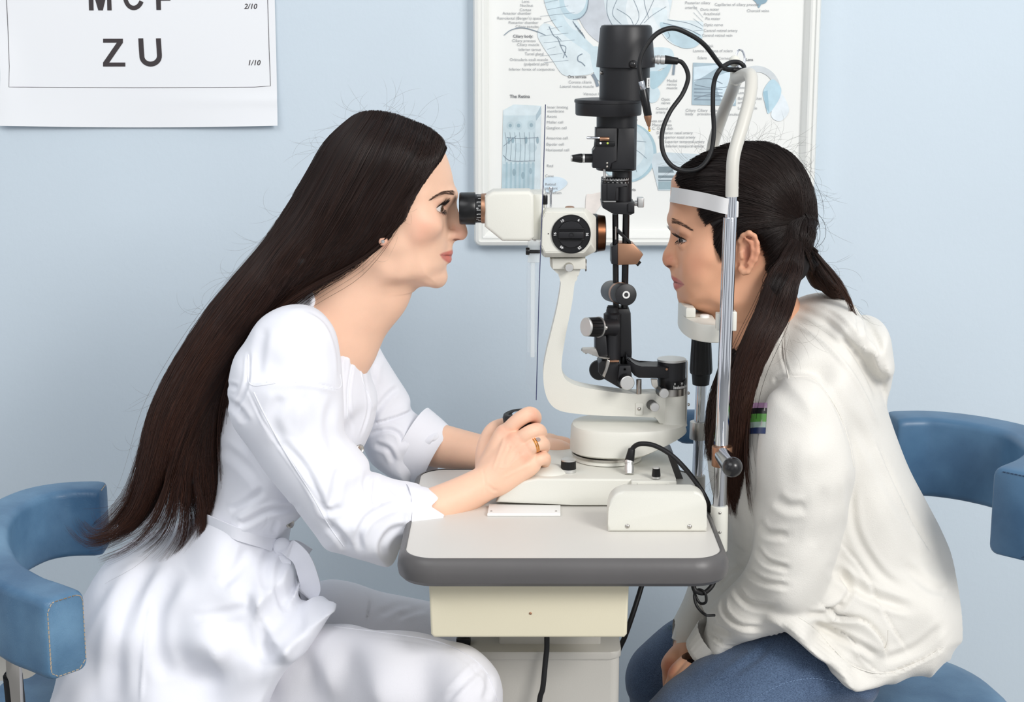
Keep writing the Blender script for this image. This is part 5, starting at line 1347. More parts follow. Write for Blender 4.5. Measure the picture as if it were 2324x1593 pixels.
def put_chain(G, pts, k=.003, mode='u'):
    """pts: (px, py, Y, radius m)"""
    q = [(tuple(P(x, y, Y)), r) for x, y, Y, r in pts]
    if len(q) > 2:
        c = catmull([v[0] for v in q], 4); rr = np.interp(np.linspace(0, len(q) - 1, len(c)), range(len(q)), [v[1] for v in q]); q = [(tuple(a), float(b)) for a, b in zip(c, rr)]
    G.chain(q, k, mode)
def cuff(name, A, B, ru, rv, m, parent, th=.0022, lenf=None, rib=0, seg=72, folds=0.0):
    """open sleeve end: A, B = (px, py, Y); (vertical, depth) radii at each end"""
    a, b = P(*A), P(*B); d = (b - a); L = d.length; d.normalize()
    v = Vector((0, -1, 0)); v = (v - d * v.dot(d)).normalized(); u = v.cross(d).normalized()
    if u.z < 0: u = -u
    bm = nb(); rings = []
    prof = [(0, 0), (.25, 0), (.5, 0), (.75, 0), (.97, 0), (1.0, -.5), (.97, -1), (.7, -1), (.3, -1)]
    for t, o in prof:
        ring = []
        for i in range(seg):
            th_ = 2 * PI * i / seg; lf = lenf(th_) if lenf else 1
            r1 = ru[0] + (ru[1] - ru[0]) * t; r2 = rv[0] + (rv[1] - rv[0]) * t
            k = 1 + (.018 * math.cos(rib * th_) if rib else 0) + folds * math.sin(3 * th_ + 4 * t)
            ring.append(bm.verts.new(a + d * L * t * lf + u * math.cos(th_) * (r1 * k + o * th) + v * math.sin(th_) * (r2 * k + o * th)))
        rings.append(ring)
    for p_, q_ in zip(rings, rings[1:]):
        for i in range(seg): bm.faces.new((p_[i], p_[(i + 1) % seg], q_[(i + 1) % seg], q_[i]))
    return obj(name, bm, m, parent, 50)
def joined(parts):
    V = np.concatenate([p[0] for p in parts]); off = 0; fs = []
    for p in parts: fs.append(p[1] + off); off += len(p[0])
    return V, np.concatenate(fs)
# ================================================================== woman in the white coat
doc = thing('person', 'woman in a white coat with very long dark hair leaning to the eyepiece', 'person')
DS = dict(
    core=[(1004, 335), (1015, 358), (1023, 383), (1028.5, 408), (1031, 430), (1029.5, 446), (1026, 459), (1022, 480), (1021, 505), (1021, 530), (1020, 552), (1017, 575), (1014, 600), (1010, 615), (1011, 626), (1007, 639), (998, 648), (984, 650), (962, 646), (938, 640), (905, 634), (868, 628), (820, 625), (770, 560), (735, 480), (722, 400), (745, 330), (800, 285), (870, 268), (940, 280), (985, 308)],
    T=[(800, 370, .076), (880, 350, .075), (950, 340, .066), (900, 450, .073), (960, 440, .069), (1010, 430, .060), (960, 505, .069), (900, 530, .068), (920, 600, .058), (965, 600, .055), (1000, 560, .053), (1000, 630, .040), (960, 640, .045), (860, 600, .06)],
    R=[(1015, 370, .062), (1010, 430, .058), (1010, 500, .050), (1010, 560, .045), (1000, 620, .038), (960, 645, .016), (900, 636, .014), (800, 300, .08), (740, 450, .08), (820, 600, .04), (950, 290, .07)],
    feat=[
        # brow ridge, nose, wings
        ('cap', [(1022, 444, .006, 15), (1014, 446, .018, 14), (1002, 449, .032, 12)], .010),
        ('cap', [(1018, 452, 0, 12), (1023, 474, 0, 9.5), (1031, 495, 0, 10), (1043, 518, 0, 11.5), (1047.5, 529, 0, 12.2)], .010),
        ('cap', [(1045, 533, .002, 10.5), (1030, 537, .0035, 9)], .006),
        ('ell', (1024, 534, .0105), (14.5, 9.5, 10.5), 10, .0045),
        ('ell', (1036, 534, .0075), (11, 7, 9), 0, .004),
        ('sub', (1035, 544.5, .0062), (9, 3.6, 2.6), 4, .0018),
        ('cut', [(1009, 527, .0175, 1.2), (1008, 538, .0168, 1.2), (1015, 545, .013, 1.0)], .003),
        # philtrum and lips
        ('cap', [(1013, 552, 0, 13), (1012, 566, .004, 12)], .010),
        ('cap', [(1017.5, 573, 0, 10.5), (1014, 573.5, .008, 9), (1006, 576, .016, 6), (999, 578, .0215, 3)], .003),
        ('cap', [(1015.5, 588.5, 0, 10), (1012, 588.5, .008, 8.6), (1005, 585, .015, 6), (999, 580, .0205, 3)], .003),
        ('cut', [(1030, 579.5, 0, 1.5), (1024, 580.2, .007, 1.5), (1011, 579.2, .0165, 1.3), (999, 578, .024, 1.0)], .0022),
        ('ell', (994, 629, 0), (19, 24, 20), 0, .010),
        # cheekbone, eye socket, lids
        ('ell', (966, 506, .050), (34, 24, 22), -20, .020),
        ('sub', (1009, 468, .037), (15, 14, 12), 0, .010),
        ('ell', (985, 472, .0305), (23.3, 23.3, 22.8), 0, .0035),
        ('cap', [(1003, 455, .024, 5.5), (999, 455, .036, 5), (988, 462, .0445, 4)], .005),
        ('cap', [(1001, 490, .028, 4), (992, 490, .039, 4), (984, 482, .0435, 3)], .006),
        # jaw corner
        ('ell', (905, 588, .045), (30, 22, 34), -25, .02),
    ])
GH = Field((P(700, 0, Y0).x, Y0 - .085, P(0, 850, Y0).z), (P(1068, 0, Y0).x, Y0 + .085, P(0, 255, Y0).z), .0013)
head(GH, DS)
nk = lambda x, y, dy=0: tuple(P(x, y, Y0) - Vector((0, dy, 0)))
lid_carve(GH, 'doc', P(985, 472, Y0 - .0305), .0305, 20.6 * K(470, Y0), 1, math.radians(24), math.radians(21), -.45, 1.42)
GH.chain([(nk(850, 585), .052), (nk(800, 665), .052), (nk(745, 745), .058)], .02)
GH.chain([(nk(905, 622), .020), (nk(868, 668), .026), (nk(815, 735), .03)], .028)
GH.chain([(nk(775, 720), .042), (nk(765, 790), .040), (nk(745, 850), .04)], .03)
GH.cone(nk(873, 590, .045), nk(800, 745, .012), .010, .009, .018, sym=Y0)          # neck muscle
# ear: lobe shows below the hair
for pts, k in (([(872, 505, .066, 5), (862, 522, .069, 4.5), (863, 538, .072, 5), (868, 549, .0735, 7.5), (874, 545, .072, 6.5)], .003), ([(880, 500, .066, 6), (876, 532, .069, 6)], .004)):
    GH.chain([((P(x, y, Y0 - dy).x, Y0 - dy, P(x, y, Y0 - dy).z), r * K(500, Y0)) for x, y, dy, r in pts], k, 'u', Y0)
hV, hF = GH.mesh(); hV = relax(hV, hF, 2)
# collar of skin down into the coat, core of the torso (under the clothes), arms and hands
GT = Field((-.62, 1.92, .55), (.02, 2.30, 1.30), .006)
GT.chain([(tuple(P(770, 750, Y0)), .04), (tuple(P(690, 860, 2.12)), .075), (tuple(P(640, 1000, 2.12)), .06), (tuple(P(570, 1150, 2.12)), .045), (tuple(P(470, 1400, 2.12)), .11)], .03)
tV, tF = GT.mesh()
def arm_field(pts, lo, hi, h): 
    g = Field(lo, hi, h); return g
a_lo = [P(820, 0, 2).x, 1.93, TZ - .01]; a_hi = [P(1262, 0, 2).x, 2.13, P(0, 905, 2.0).z]
GA = Field(a_lo, a_hi, .0013)
yw = 2.015
def ya(px, py, Y, r): return (px, py, Y, r)
fore = [(850, 1215, 1.965, .034), (930, 1176, 1.978, .0285), (985, 1153, 1.985, .0248), (1050, 1123, 1.998, .0225), (1100, 1096, 2.008, .0205), (1122, 1078, 2.014, .021)]
put_chain(GA, fore, .004)
GA.cone(P(1105, 1106, 2.016), P(1040, 1140, 2.006), .012, .016, .012)
MCP = [(1146, 984, 2.028), (1172, 1003, 2.016), (1192, 1025, 2.012), (1207, 1052, 2.014)]
WR = [(1108, 1072, 2.022), (1116, 1080, 2.012), (1124, 1088, 2.008), (1132, 1096, 2.008)]
for (mx, my, mY), (wx, wy, wY), r in zip(MCP, WR, (.0115, .0125, .012, .0115)):
    mid_ = ((mx + wx) / 2, (my + wy) / 2, (mY + wY) / 2 - .001)
    put_chain(GA, [(wx, wy, wY, .0150), (*mid_, r + .001), (mx, my, mY, r)], .007)
GA.cone(P(1132, 1030, 2.035), P(1175, 1050, 2.03), .014, .013, .012)
for (mx, my, mY), r in zip(MCP, (.0112, .0116, .0112, .0104)): GA.ell(tuple(P(mx + 1, my - 1, mY - .001)), (r, r, r), 0, .004)
fingers = [
    [(1146, 984, 2.028, .0098), (1172, 957, 2.024, .0092), (1200, 940, 2.026, .0095), (1214, 946, 2.040, .0082), (1211, 958, 2.062, .0076), (1200, 962, 2.078, .0068)],
    [(1172, 1003, 2.016, .0098), (1198, 984, 2.012, .0092), (1219, 977, 2.018, .0094), (1227, 984, 2.034, .0082), (1220, 992, 2.056, .0076), (1206, 994, 2.070, .0068)],
    [(1192, 1025, 2.012, .0094), (1212, 1010, 2.008, .0088), (1229, 1006, 2.016, .0090), (1234, 1014, 2.032, .0080), (1226, 1022, 2.052, .0074), (1212, 1024, 2.064, .0066)],
    [(1207, 1052, 2.014, .0084), (1222, 1043, 2.011, .0078), (1235, 1040, 2.018, .0080), (1236, 1048, 2.032, .0072), (1228, 1056, 2.046, .0064), (1218, 1058, 2.054, .0058)]]
for f in fingers: put_chain(GA, f, .0018)
put_chain(GA, [(1110, 1072, 2.03, .016), (1110, 1030, 2.045, .0155), (1114, 1000, 2.058, .0125), (1124, 978, 2.072, .0105), (1146, 968, 2.084, .0090), (1166, 966, 2.088, .0080)], .006)
GA.ell(tuple(P(1116, 1108, 2.002)), (.010, .006, .009), 0, .008)
aV, aF = GA.mesh(); aV = relax(aV, aF, 1)
# tendons and knuckle creases on the back of the hand
tend = [([(1118, 1068), (1132, 1030), (1146, 988)], 4, .0009, 'r'), ([(1124, 1072), (1148, 1035), (1172, 1006)], 4, .0009, 'r'), ([(1134, 1078), (1162, 1050), (1190, 1028)], 4, .0008, 'r'), ([(1140, 1086), (1175, 1068), (1205, 1054)], 4, .0007, 'r'),
        ([(1138, 1052), (1152, 1026), (1158, 1012)], 4, .0009), ([(1150, 1060), (1170, 1036), (1180, 1026)], 4, .0008), ([(1128, 1060), (1150, 1060), (1172, 1036), (1176, 1024)], 1.8, .0005, 'r'),
        ([(1196, 934), (1206, 934)], 2, .0004), ([(1214, 972), (1224, 972)], 2, .0004), ([(1095, 1062), (1100, 1090), (1102, 1118)], 3, .0004), ([(1106, 1100), (1120, 1112), (1130, 1112)], 4, .0006)]
aV = creases(aV, aF, tend)
f_lo = [P(880, 0, 2.2).x, 2.12, P(0, 1090, 2.2).z]; f_hi = [P(1330, 0, 2.2).x, 2.27, P(0, 965, 2.2).z]
GB = Field(f_lo, f_hi, .0016)
put_chain(GB, [(900, 990, 2.235, .033), (1000, 1012, 2.225, .030), (1080, 1026, 2.215, .025), (1150, 1034, 2.205, .0215), (1195, 1033, 2.200, .0215)], .004)
for i, (y0_, y1_, Yk, ln) in enumerate(((1005, 1002, 2.178, 1300), (1009, 1006, 2.190, 1306), (1013, 1010, 2.203, 1304), (1017, 1013, 2.214, 1296))):
    put_chain(GB, [(1195, 1028, 2.2, .017), (1222, 1018, 2.19 + i * .006, .0155), (1250, y0_ + 4, Yk, .0135)], .008)
    put_chain(GB, [(1250, y0_ + 4, Yk, .0125), (1276, y0_ + 4, Yk, .0105), (ln - 12, y0_ + 6, Yk - .003, .0085), (ln + 6, y1_ + 16, Yk - .004, .0074)], .0025)
put_chain(GB, [(1200, 1036, 2.185, .016), (1230, 1028, 2.165, .0155), (1258, 1022, 2.156, .0135), (1280, 1026, 2.156, .0105), (1296, 1034, 2.160, .0090)], .006)
bV, bF = GB.mesh(); bV = relax(bV, bF, 1)
V_, F_ = joined([(hV, hF), (tV, tF), (aV, aF), (bV, bF)])
lipd = [(998, 577.5), (1005, 573.4), (1018, 569.4), (1034, 565), (1036, 596), (1021, 598), (1012, 593.5), (1004, 587)]
C_ = tintmap(V_, (240, 197, 170), [
    (sm([(940, 500), (970, 490), (990, 510), (975, 545), (940, 550)]), (228, 158, 134), 45, .45),
    (sm([(1035, 515), (1062, 520), (1062, 545), (1030, 545)]), (226, 160, 138), 16, .5),
    (sm([(860, 540), (880, 540), (878, 562), (862, 562)]), (232, 164, 142), 8, .5),
    (sm([(985, 458), (1000, 452), (1010, 462), (1012, 488), (995, 488)]), (206, 146, 124), 10, .35),
    (sm([(982, 453), (996, 443), (1012, 435), (1032, 434), (1032, 442), (1014, 444), (998, 448)]), (150, 108, 88), 5, .55),
    (lipd, (204, 112, 102), 3.6, .9), ([(1000, 577.5), (1012, 578.4), (1030, 578.6), (1030, 581), (1012, 580.6), (1000, 579)], (120, 44, 42), 2.0, .8),  # second patch paints the shade between the lips into the colour
    (ell(1036, 544, 8, 2.6), (130, 70, 56), 2.5, .8),  # nostril shade painted into the skin colour
    (sm([(1130, 975), (1150, 970), (1182, 995), (1205, 1030), (1190, 1050), (1160, 1010)]), (232, 168, 142), 14, .5),
    (sm([(1200, 930), (1222, 935), (1222, 962), (1205, 955)]), (236, 166, 140), 10, .45)])
dbody = npmesh('body', V_, F_, 'skin', doc, C_)
hb_ = bvh_np((hV, hF))
er = 20.6 * K(470, Y0); ec_ = P(985, 472, Y0 - .0305)
for sg_ in (-1, 1): eyeball((ec_.x, Y0 + sg_ * .0305, ec_.z), er, (1, sg_ * .30, -.10), doc, (84, 66, 52))
# brows and lashes
def fuzz(name, bvh, roots, parent, mtl, rad, both=True, lift=.0002, Ym=Y0):
    ls = []
    for (x0, y0, x1, y1, up) in roots:
        q = on_surface(bvh, [(x0 + (x1 - x0) * t, y0 + (y1 - y0) * t) for t in (0, .33, .66, 1)], lift)
        q = [v + Vector((0, -up * i / 3, 0)) for i, v in enumerate(q)]; ls.append([v[:] for v in q])
        if both: ls.append([(v[0], 2 * Ym - v[1], v[2]) for v in q])
    return strands(name, ls, [rad] * len(ls), parent, mtl)
rts = []
bl_ = smo([(980, 452), (990, 445), (1002, 439), (1014, 435.5), (1024, 436), (1031, 437.5)], 14)
for i, (x, y) in enumerate(bl_):
    for j in range(4):
        t = i / len(bl_); th_ = 1.2 + 4.6 * t; yy = y + R.uniform(-1, 1) * th_ * .9
        ang = R.uniform(-.2, .35) + (.5 if t > .8 else 0); L_ = R.uniform(5, 9)
        rts.append((x + R.uniform(-1, 1), yy + th_ * .3, x - L_ * math.cos(ang), yy - L_ * math.sin(ang) * .2 + 3 * (1 - t), .0003))
fuzz('eyebrows', hb_, rts, doc, 'brow', .00016)
lid_hairs('doc', doc, (.006, .010), .00022)
for sg_ in (-1,):
    c_, n_ = hit(hb_, 869, 548)
    for dx_, dy_ in ((0, 0), (-3, -3), (-4, 3), (3, 4), (-6, 0), (0, 8), (0, -10), (-8, 5)):
        if c_ is None: c_, n_ = hit(hb_, 869 + dx_, 548 + dy_)
    if c_ is None: c_ = P(869, 548, Y0 - .074)
    bm = nb(); sphere(bm, c_ + Vector((0, -.0006, 0)), .0021, seg=14); o_ = obj('earring', bm, 'diamond', doc)
    bm = nb(); lathe(bm, c_ + Vector((0, .0004, 0)), (0, -1, 0), [(-.001, .0023), (.0006, .0024)], 16); obj('setting', bm, 'steel', o_)
# rings
ra, rb = P(1222, 1008, 2.010), P(1231, 1008, 2.020)
for k, (q, rr_) in enumerate(((P(1212, 1010, 2.008), .0096), (P(1216, 1008.5, 2.0088), .0097))):
    ax_ = (P(1229, 1006, 2.014) - P(1204, 1016, 2.009)).normalized(); u_, v_, _ = basis(ax_)
    bm = nb(); tube(bm, [q + (u_ * math.cos(a) + v_ * math.sin(a)) * rr_ for a in [2 * PI * j / 32 for j in range(33)]], .0008, 8, False); rg = obj('ring', bm, 'gold', doc)
bm = nb(); g_ = P(1221, 999, 2.004); bmesh.ops.create_cone(bm, cap_ends=True, segments=10, radius1=.0012, radius2=.0034, depth=.003, matrix=Matrix.Translation(g_) @ Matrix.Rotation(math.radians(40), 4, 'X')); obj('gemstone', bm, 'diamond', rg)

# ---- coat
def fold_noise(amp, sc, seed=0, dirx=1, dirz=1):
    def f(X, Z):
        a = X * dirx * sc + Z * dirz * sc * .6 + seed; b = X * sc * .7 - Z * sc * 1.1 + seed * 2
        return (amp * (np.sin(a + 1.3 * np.sin(b * .7)) * .6 + .4 * np.sin(b * 1.7 + np.sin(a)))).astype(np.float32)
    return f
torso = [(690, 655), (712, 638), (730, 636), (748, 668), (775, 725), (795, 768), (811, 767), (826, 812), (841, 861), (856, 902), (852, 947), (836, 992), (815, 1030), (780, 1070), (735, 1112), (695, 1150), (672, 1173), (662, 1200), (661, 1235), (672, 1290), (668, 1350), (664, 1396), (700, 1402), (743, 1401), (757, 1408), (743, 1420), (699, 1493), (640, 1558), (600, 1640), (560, 1760), (300, 1800), (0, 1720), (55, 1600), (100, 1510), (150, 1420), (195, 1345), (240, 1275), (300, 1235), (380, 1205), (440, 1170), (475, 1110), (488, 1040), (498, 960), (516, 870), (548, 790), (590, 722), (640, 676)]
GC = Field((P(-20, 0, 1.9).x, 1.86, .42), (P(1045, 0, 2.25).x, 2.36, P(0, 610, 2.1).z), .0022)
GC.infl(torso, Y0 + .01, [(715, 680, .075), (780, 790, .085), (680, 760, .13), (620, 850, .145), (780, 900, .12), (830, 930, .07), (560, 950, .14), (650, 1000, .13), (720, 1080, .10), (560, 1120, .115), (650, 1200, .10), (500, 1200, .125), (420, 1280, .15), (600, 1300, .135), (300, 1350, .17), (500, 1420, .175), (560, 1330, .15), (640, 1340, .10), (640, 1450, .105), (690, 1410, .055), (745, 1410, .036), (700, 1470, .05), (640, 1555, .085), (600, 1650, .11), (560, 1500, .16), (200, 1500, .19), (400, 1560, .2)],
        [(730, 650, .04), (800, 780, .045), (850, 900, .05), (780, 1070, .06), (665, 1210, .05), (680, 1320, .05), (743, 1408, .016), (700, 1490, .016), (620, 1560, .016), (600, 1700, .02), (560, 850, .10), (500, 1000, .10), (480, 1100, .08), (300, 1240, .09), (100, 1500, .10), (50, 1650, .1)], smooth=True, k=.003, wob=fold_noise(.0012, 55),
        edge=[(700, 650, 2.1), (800, 770, 2.1), (850, 900, 2.11), (780, 1070, 2.11), (665, 1200, 2.10), (668, 1300, 2.04), (664, 1390, 1.95), (700, 1402, 1.925), (757, 1408, 1.92), (700, 1490, 1.92), (640, 1560, 1.92), (600, 1650, 1.92), (500, 1800, 2.0), (550, 850, 2.11), (500, 1000, 2.11), (400, 1200, 2.11), (200, 1350, 2.11), (60, 1600, 2.11), (550, 1200, 2.11), (400, 1500, 2.08)],
        yc=[(700, 650, 2.11), (840, 850, 2.11), (780, 1070, 2.11), (550, 850, 2.11), (500, 1050, 2.11), (600, 1200, 2.11), (400, 1250, 2.11), (200, 1400, 2.11), (300, 1550, 2.11), (480, 1450, 2.10), (560, 1330, 2.09), (560, 1500, 2.08), (640, 1330, 2.04), (690, 1405, 1.985), (757, 1408, 1.962), (700, 1470, 1.975), (640, 1550, 2.01), (600, 1650, 2.03)])
# collar stand: hollow the neck opening
GC.infl([(700, 575), (731, 606), (748, 640), (768, 690), (786, 726), (803, 724), (838, 670), (900, 620), (850, 540)], Y0 + .01, .058, .02, k=.004, mode='s')
slv = [(556, 775), (592, 722), (650, 694), (712, 700), (756, 745), (772, 810), (778, 886), (780, 940), (783, 985), (811, 1018), (836, 1050), (840, 1074), (856, 1078), (893, 1092), (929, 1099), (952, 1106), (962, 1120), (966, 1150), (958, 1192), (932, 1209), (910, 1240), (888, 1279), (832, 1267), (780, 1252), (741, 1240), (713, 1204), (664, 1139), (623, 1090), (566, 1010), (526, 950), (519, 880), (530, 815)]
GC.infl(slv, 1.965, [(640, 760, .075), (650, 900, .073), (720, 1050, .068), (790, 1150, .064), (860, 1190, .058), (950, 1150, .044), (980, 1150, .043)],
        [(640, 750, .075), (650, 900, .07), (720, 1050, .065), (800, 1180, .06), (880, 1170, .045), (960, 1118, .022), (965, 1163, .022), (955, 1190, .022)],
        yc=[(640, 760, 1.985), (650, 900, 1.965), (730, 1080, 1.955), (820, 1200, 1.958), (950, 1150, 1.981), (985, 1150, 1.985)], k=.010, wob=fold_noise(.0014, 70, 2))
put = [(870, 1195, 1.967, .030), (940, 1172, 1.979, .0310), (985, 1152, 1.985, .0305), (1030, 1132, 1.99, .030)]
fsl = [(828, 720), (848, 760), (866, 800), (895, 848), (929, 902), (932, 928), (950, 946), (988, 960), (1008, 978), (990, 1010), (966, 1040), (942, 1072), (930, 1090), (900, 1084), (868, 1066), (838, 1040), (815, 980), (800, 900), (795, 800), (800, 740)]
GC.infl(fsl, 2.25, [(830, 800, .065), (860, 900, .062), (920, 980, .055), (990, 1020, .047)], [(830, 800, .06), (880, 900, .06), (930, 1000, .05), (1035, 985, .022), (990, 1040, .022), (950, 1080, .02)],
        yc=[(820, 780, 2.245), (870, 900, 2.255), (930, 980, 2.235), (1000, 1020, 2.226)], k=.012, wob=fold_noise(.0014, 75, 5))
cV, cF = keep_big(*GC.mesh()); cV = relax(cV, cF, 3)
dcre = [
    # near sleeve
    ([(580, 868), (640, 868), (700, 870), (770, 885)], 5, .0028, 'l'),
    ([(640, 1000), (690, 1060), (720, 1120), (740, 1160), (775, 1150)], 9, .0035), ([(770, 1060), (760, 1110), (750, 1150)], 10, .0030),
    ([(820, 1250), (815, 1215), (835, 1175), (880, 1150), (920, 1140)], 8, .0038), ([(856, 1080), (850, 1115), (852, 1150)], 6, .0035), ([(836, 1075), (830, 1100), (838, 1125)], 7, .003),
    ([(880, 1100), (900, 1120), (930, 1135), (955, 1132)], 5, .002), ([(790, 1245), (770, 1215), (745, 1190)], 10, .0035), ([(870, 1262), (868, 1235), (890, 1205), (930, 1195)], 8, .0035),
    ([(925, 1100), (930, 1140), (920, 1190)], 4, .0016), ([(556, 870), (600, 960), (660, 1050), (720, 1140), (760, 1200)], 3, .0010), ([(566, 800), (560, 870), (530, 940)], 5, .0020),
    ([(690, 700), (740, 730), (766, 790), (772, 860)], 5, .0026, 'g'), ([(650, 690), (700, 690), (740, 722)], 8, .0025), ([(600, 740), (590, 800), (585, 850)], 12, .002), ([(640, 900), (620, 950), (640, 1000)], 14, .0025),
    ([(690, 890), (700, 950), (690, 1010)], 14, .002), ([(760, 900), (745, 960), (760, 1020), (790, 1060)], 12, .0025),
    # coat front and back
    ([(803, 770), (798, 830), (790, 900), (800, 980)], 4, .0018), ([(815, 790), (830, 870), (836, 930), (818, 990)], 3, .0015), ([(672, 1150), (610, 1160), (560, 1185), (540, 1190)], 8, .0040), ([(600, 1110), (560, 1140), (520, 1160)], 9, .003),
    ([(606, 1165), (604, 1190), (590, 1205)], 2.5, .0012), ([(630, 1180), (618, 1210)], 6, .002), ([(505, 870), (540, 880)], 6, .002), ([(500, 900), (540, 930), (560, 960)], 9, .003),
    ([(500, 1010), (560, 1060), (600, 1110)], 12, .0025),
    # skirt
    ([(350, 1260), (300, 1350), (270, 1450), (262, 1593)], 20, .006), ([(410, 1290), (360, 1380), (355, 1470), (385, 1545)], 20, .0045), ([(345, 1370), (330, 1450), (320, 1593)], 5, .0028, 'r'), ([(260, 1290), (200, 1390), (140, 1500), (90, 1600)], 16, .004),
    ([(566, 1377), (500, 1392), (440, 1402)], 10, .0016), ([(590, 1400), (600, 1450), (620, 1500)], 12, .003), ([(620, 1240), (600, 1290), (610, 1340)], 12, .004), ([(640, 1270), (630, 1330), (650, 1390)], 9, .004),
    ([(560, 1240), (540, 1290), (500, 1330)], 12, .003), ([(690, 1400), (660, 1440), (620, 1480)], 12, .002), ([(400, 1500), (450, 1530), (540, 1535)], 24, .0018), ([(735, 1420), (690, 1490), (632, 1550)], 2.2, .0009),
    # far sleeve
    ([(905, 880), (880, 900), (850, 940)], 7, .003), ([(935, 930), (900, 945), (850, 960)], 7, .0035, 'l'), ([(840, 985), (880, 975), (905, 985), (912, 1005)], 5, .003), ([(985, 962), (960, 975), (940, 1000), (920, 1050)], 5, .002), ([(1005, 970), (975, 1010), (945, 1060), (930, 1090)], 3, .0013, 'l'),
    ([(850, 1010), (880, 1020), (895, 1050)], 7, .003), ([(870, 800), (850, 830), (845, 870)], 8, .003)]
cV = creases(cV, cF, dcre)
coat = npmesh('coat', cV, cF, 'shirt', doc)
cb_ = bvh_np((cV, cF))
def lf_(a):
    a = math.degrees(a) % 360
    return float(np.interp(a, [0, 25, 42, 58, 80, 130, 180, 270, 340, 360], [.94, 1.12, .92, .70, 1.16, 1.05, .92, .95, .95, .94]))
cuff('cuff', (918, 1156, 1.974), (982, 1157, 1.985), (.0325, .0262), (.0385, .034), 'shirt', coat, lenf=lf_, folds=.012)
cuff('cuff', (930, 1004, 2.236), (994, 1040, 2.224), (.056, .0455), (.054, .041), 'shirt', coat, folds=.012)
# stitched seams
for pts in ([(563, 805), (562, 850), (575, 875), (640, 868), (700, 870), (768, 882), (772, 850)], [(576, 890), (610, 960), (650, 1030), (700, 1110), (745, 1190), (780, 1240)], [(803, 775), (800, 830), (790, 890), (788, 950)], [(812, 790), (822, 860), (838, 900), (846, 925)], [(732, 640), (770, 700), (798, 762)]):
    seam('seam', cb_, pts, coat, 'shirt', .0007, .0001)
# placket buttons
for x, y in ((822, 1019), (664, 1188)):
    c_, n_ = hit(cb_, x - 6, y)
    if c_:
        bm = nb(); lathe(bm, c_, Vector((.7, -.7, .1)), [(-.001, .0058), (.0015, .0060), (.0022, .005), (.0015, .004), (.0012, 0)], 24); obj('button', bm, 'diamond' if 0 else 'steel', coat)
# stand collar leaf
def ribbon(name, pts, wdir, wd, th, m, parent, bias=None):
    """strip along 3-D points; wdir = list of width vectors"""
    bm = nb(); prev = None
    for i, p in enumerate(pts):
        p = Vector(p); t_ = (Vector(pts[min(i + 1, len(pts) - 1)]) - Vector(pts[max(i - 1, 0)])).normalized()
        wv = Vector(wdir[i] if isinstance(wdir, list) else wdir); wv = (wv - t_ * wv.dot(t_)).normalized(); nn = t_.cross(wv).normalized()
        ww = wd[i] if isinstance(wd, (list, tuple)) else wd
        cur = [bm.verts.new(p + wv * a * ww / 2 + nn * b * th / 2) for a, b in ((-1, -1), (1, -1), (1, 1), (-1, 1))]
        if prev:
            for k in range(4): bm.faces.new((prev[k], prev[(k + 1) % 4], cur[(k + 1) % 4], cur[k]))
        else: bm.faces.new(cur[::-1])
        prev = cur
    bm.faces.new(prev); return obj(name, bm, m, parent, 60)
# stand collar: strip round the neck opening
cpts = catmull([P(797, 764, Y0 - .040), P(776, 722, Y0 - .058), P(750, 672, Y0 - .060), P(728, 640, Y0 - .042), P(718, 628, Y0), P(728, 640, Y0 + .042), P(760, 672, Y0 + .060), P(806, 706, Y0 + .060), P(835, 730, Y0 + .045)], 6)
c4_ = on_surface(cb_, smo([(722, 650), (742, 684), (763, 724), (783, 764)], 6), .0016)
ribbon('collar', c4_, [(.8, -.2, .55)] * len(c4_), .012, .0022, 'shirt', coat)
# ---- trousers
GP = Field((P(480, 0, 1.75).x, 1.74, .40), (P(1150, 0, 1.9).x + .02, 2.29, P(0, 1290, 1.78).z), .0032)
GP.infl([(480, 1500), (600, 1425), (750, 1416), (830, 1421), (900, 1432), (986, 1446), (1045, 1461), (1086, 1484), (1120, 1517), (1137, 1548), (1141, 1600), (1130, 1800), (1110, 2000), (960, 2000), (950, 1780), (800, 1760), (500, 1740)], 1.86, [(600, 1500, .045), (740, 1480, .055), (900, 1550, .076), (1100, 1550, .07)], .070, yc=[(560, 1500, 2.03), (700, 1500, 2.0), (780, 1500, 1.965), (900, 1520, 1.90), (1100, 1550, 1.845), (1100, 1900, 1.845)], k=.004)
GP.infl([(600, 1350), (700, 1332), (745, 1322), (800, 1330), (860, 1350), (930, 1364), (1000, 1380), (1035, 1400), (1052, 1440), (1056, 1500), (1050, 1700), (1030, 1900), (920, 1900), (910, 1600), (700, 1600)], 2.19, .078, .074, k=.004)
pV, pF = GP.mesh(); pV = relax(pV, pF, 2)
pV = creases(pV, pF, [([(830, 1345), (838, 1365), (832, 1405)], 4, .0022, 'l'), ([(860, 1395), (900, 1375), (940, 1370)], 9, .002), ([(900, 1400), (940, 1385), (970, 1380)], 8, .002), ([(1010, 1590), (1060, 1540), (1095, 1510)], 9, .003), ([(1100, 1590), (1110, 1560), (1108, 1530)], 9, .003), ([(780, 1440), (900, 1450), (1000, 1470), (1070, 1510), (1110, 1560)], 3, .001)])
trou = npmesh('trousers', pV, pF, 'trouser', doc)
pb_ = bvh_np((pV, pF)); seam('seam', pb_, [(760, 1422), (900, 1440), (1000, 1458), (1070, 1492), (1110, 1535), (1128, 1590)], trou, 'trouser', .0008)
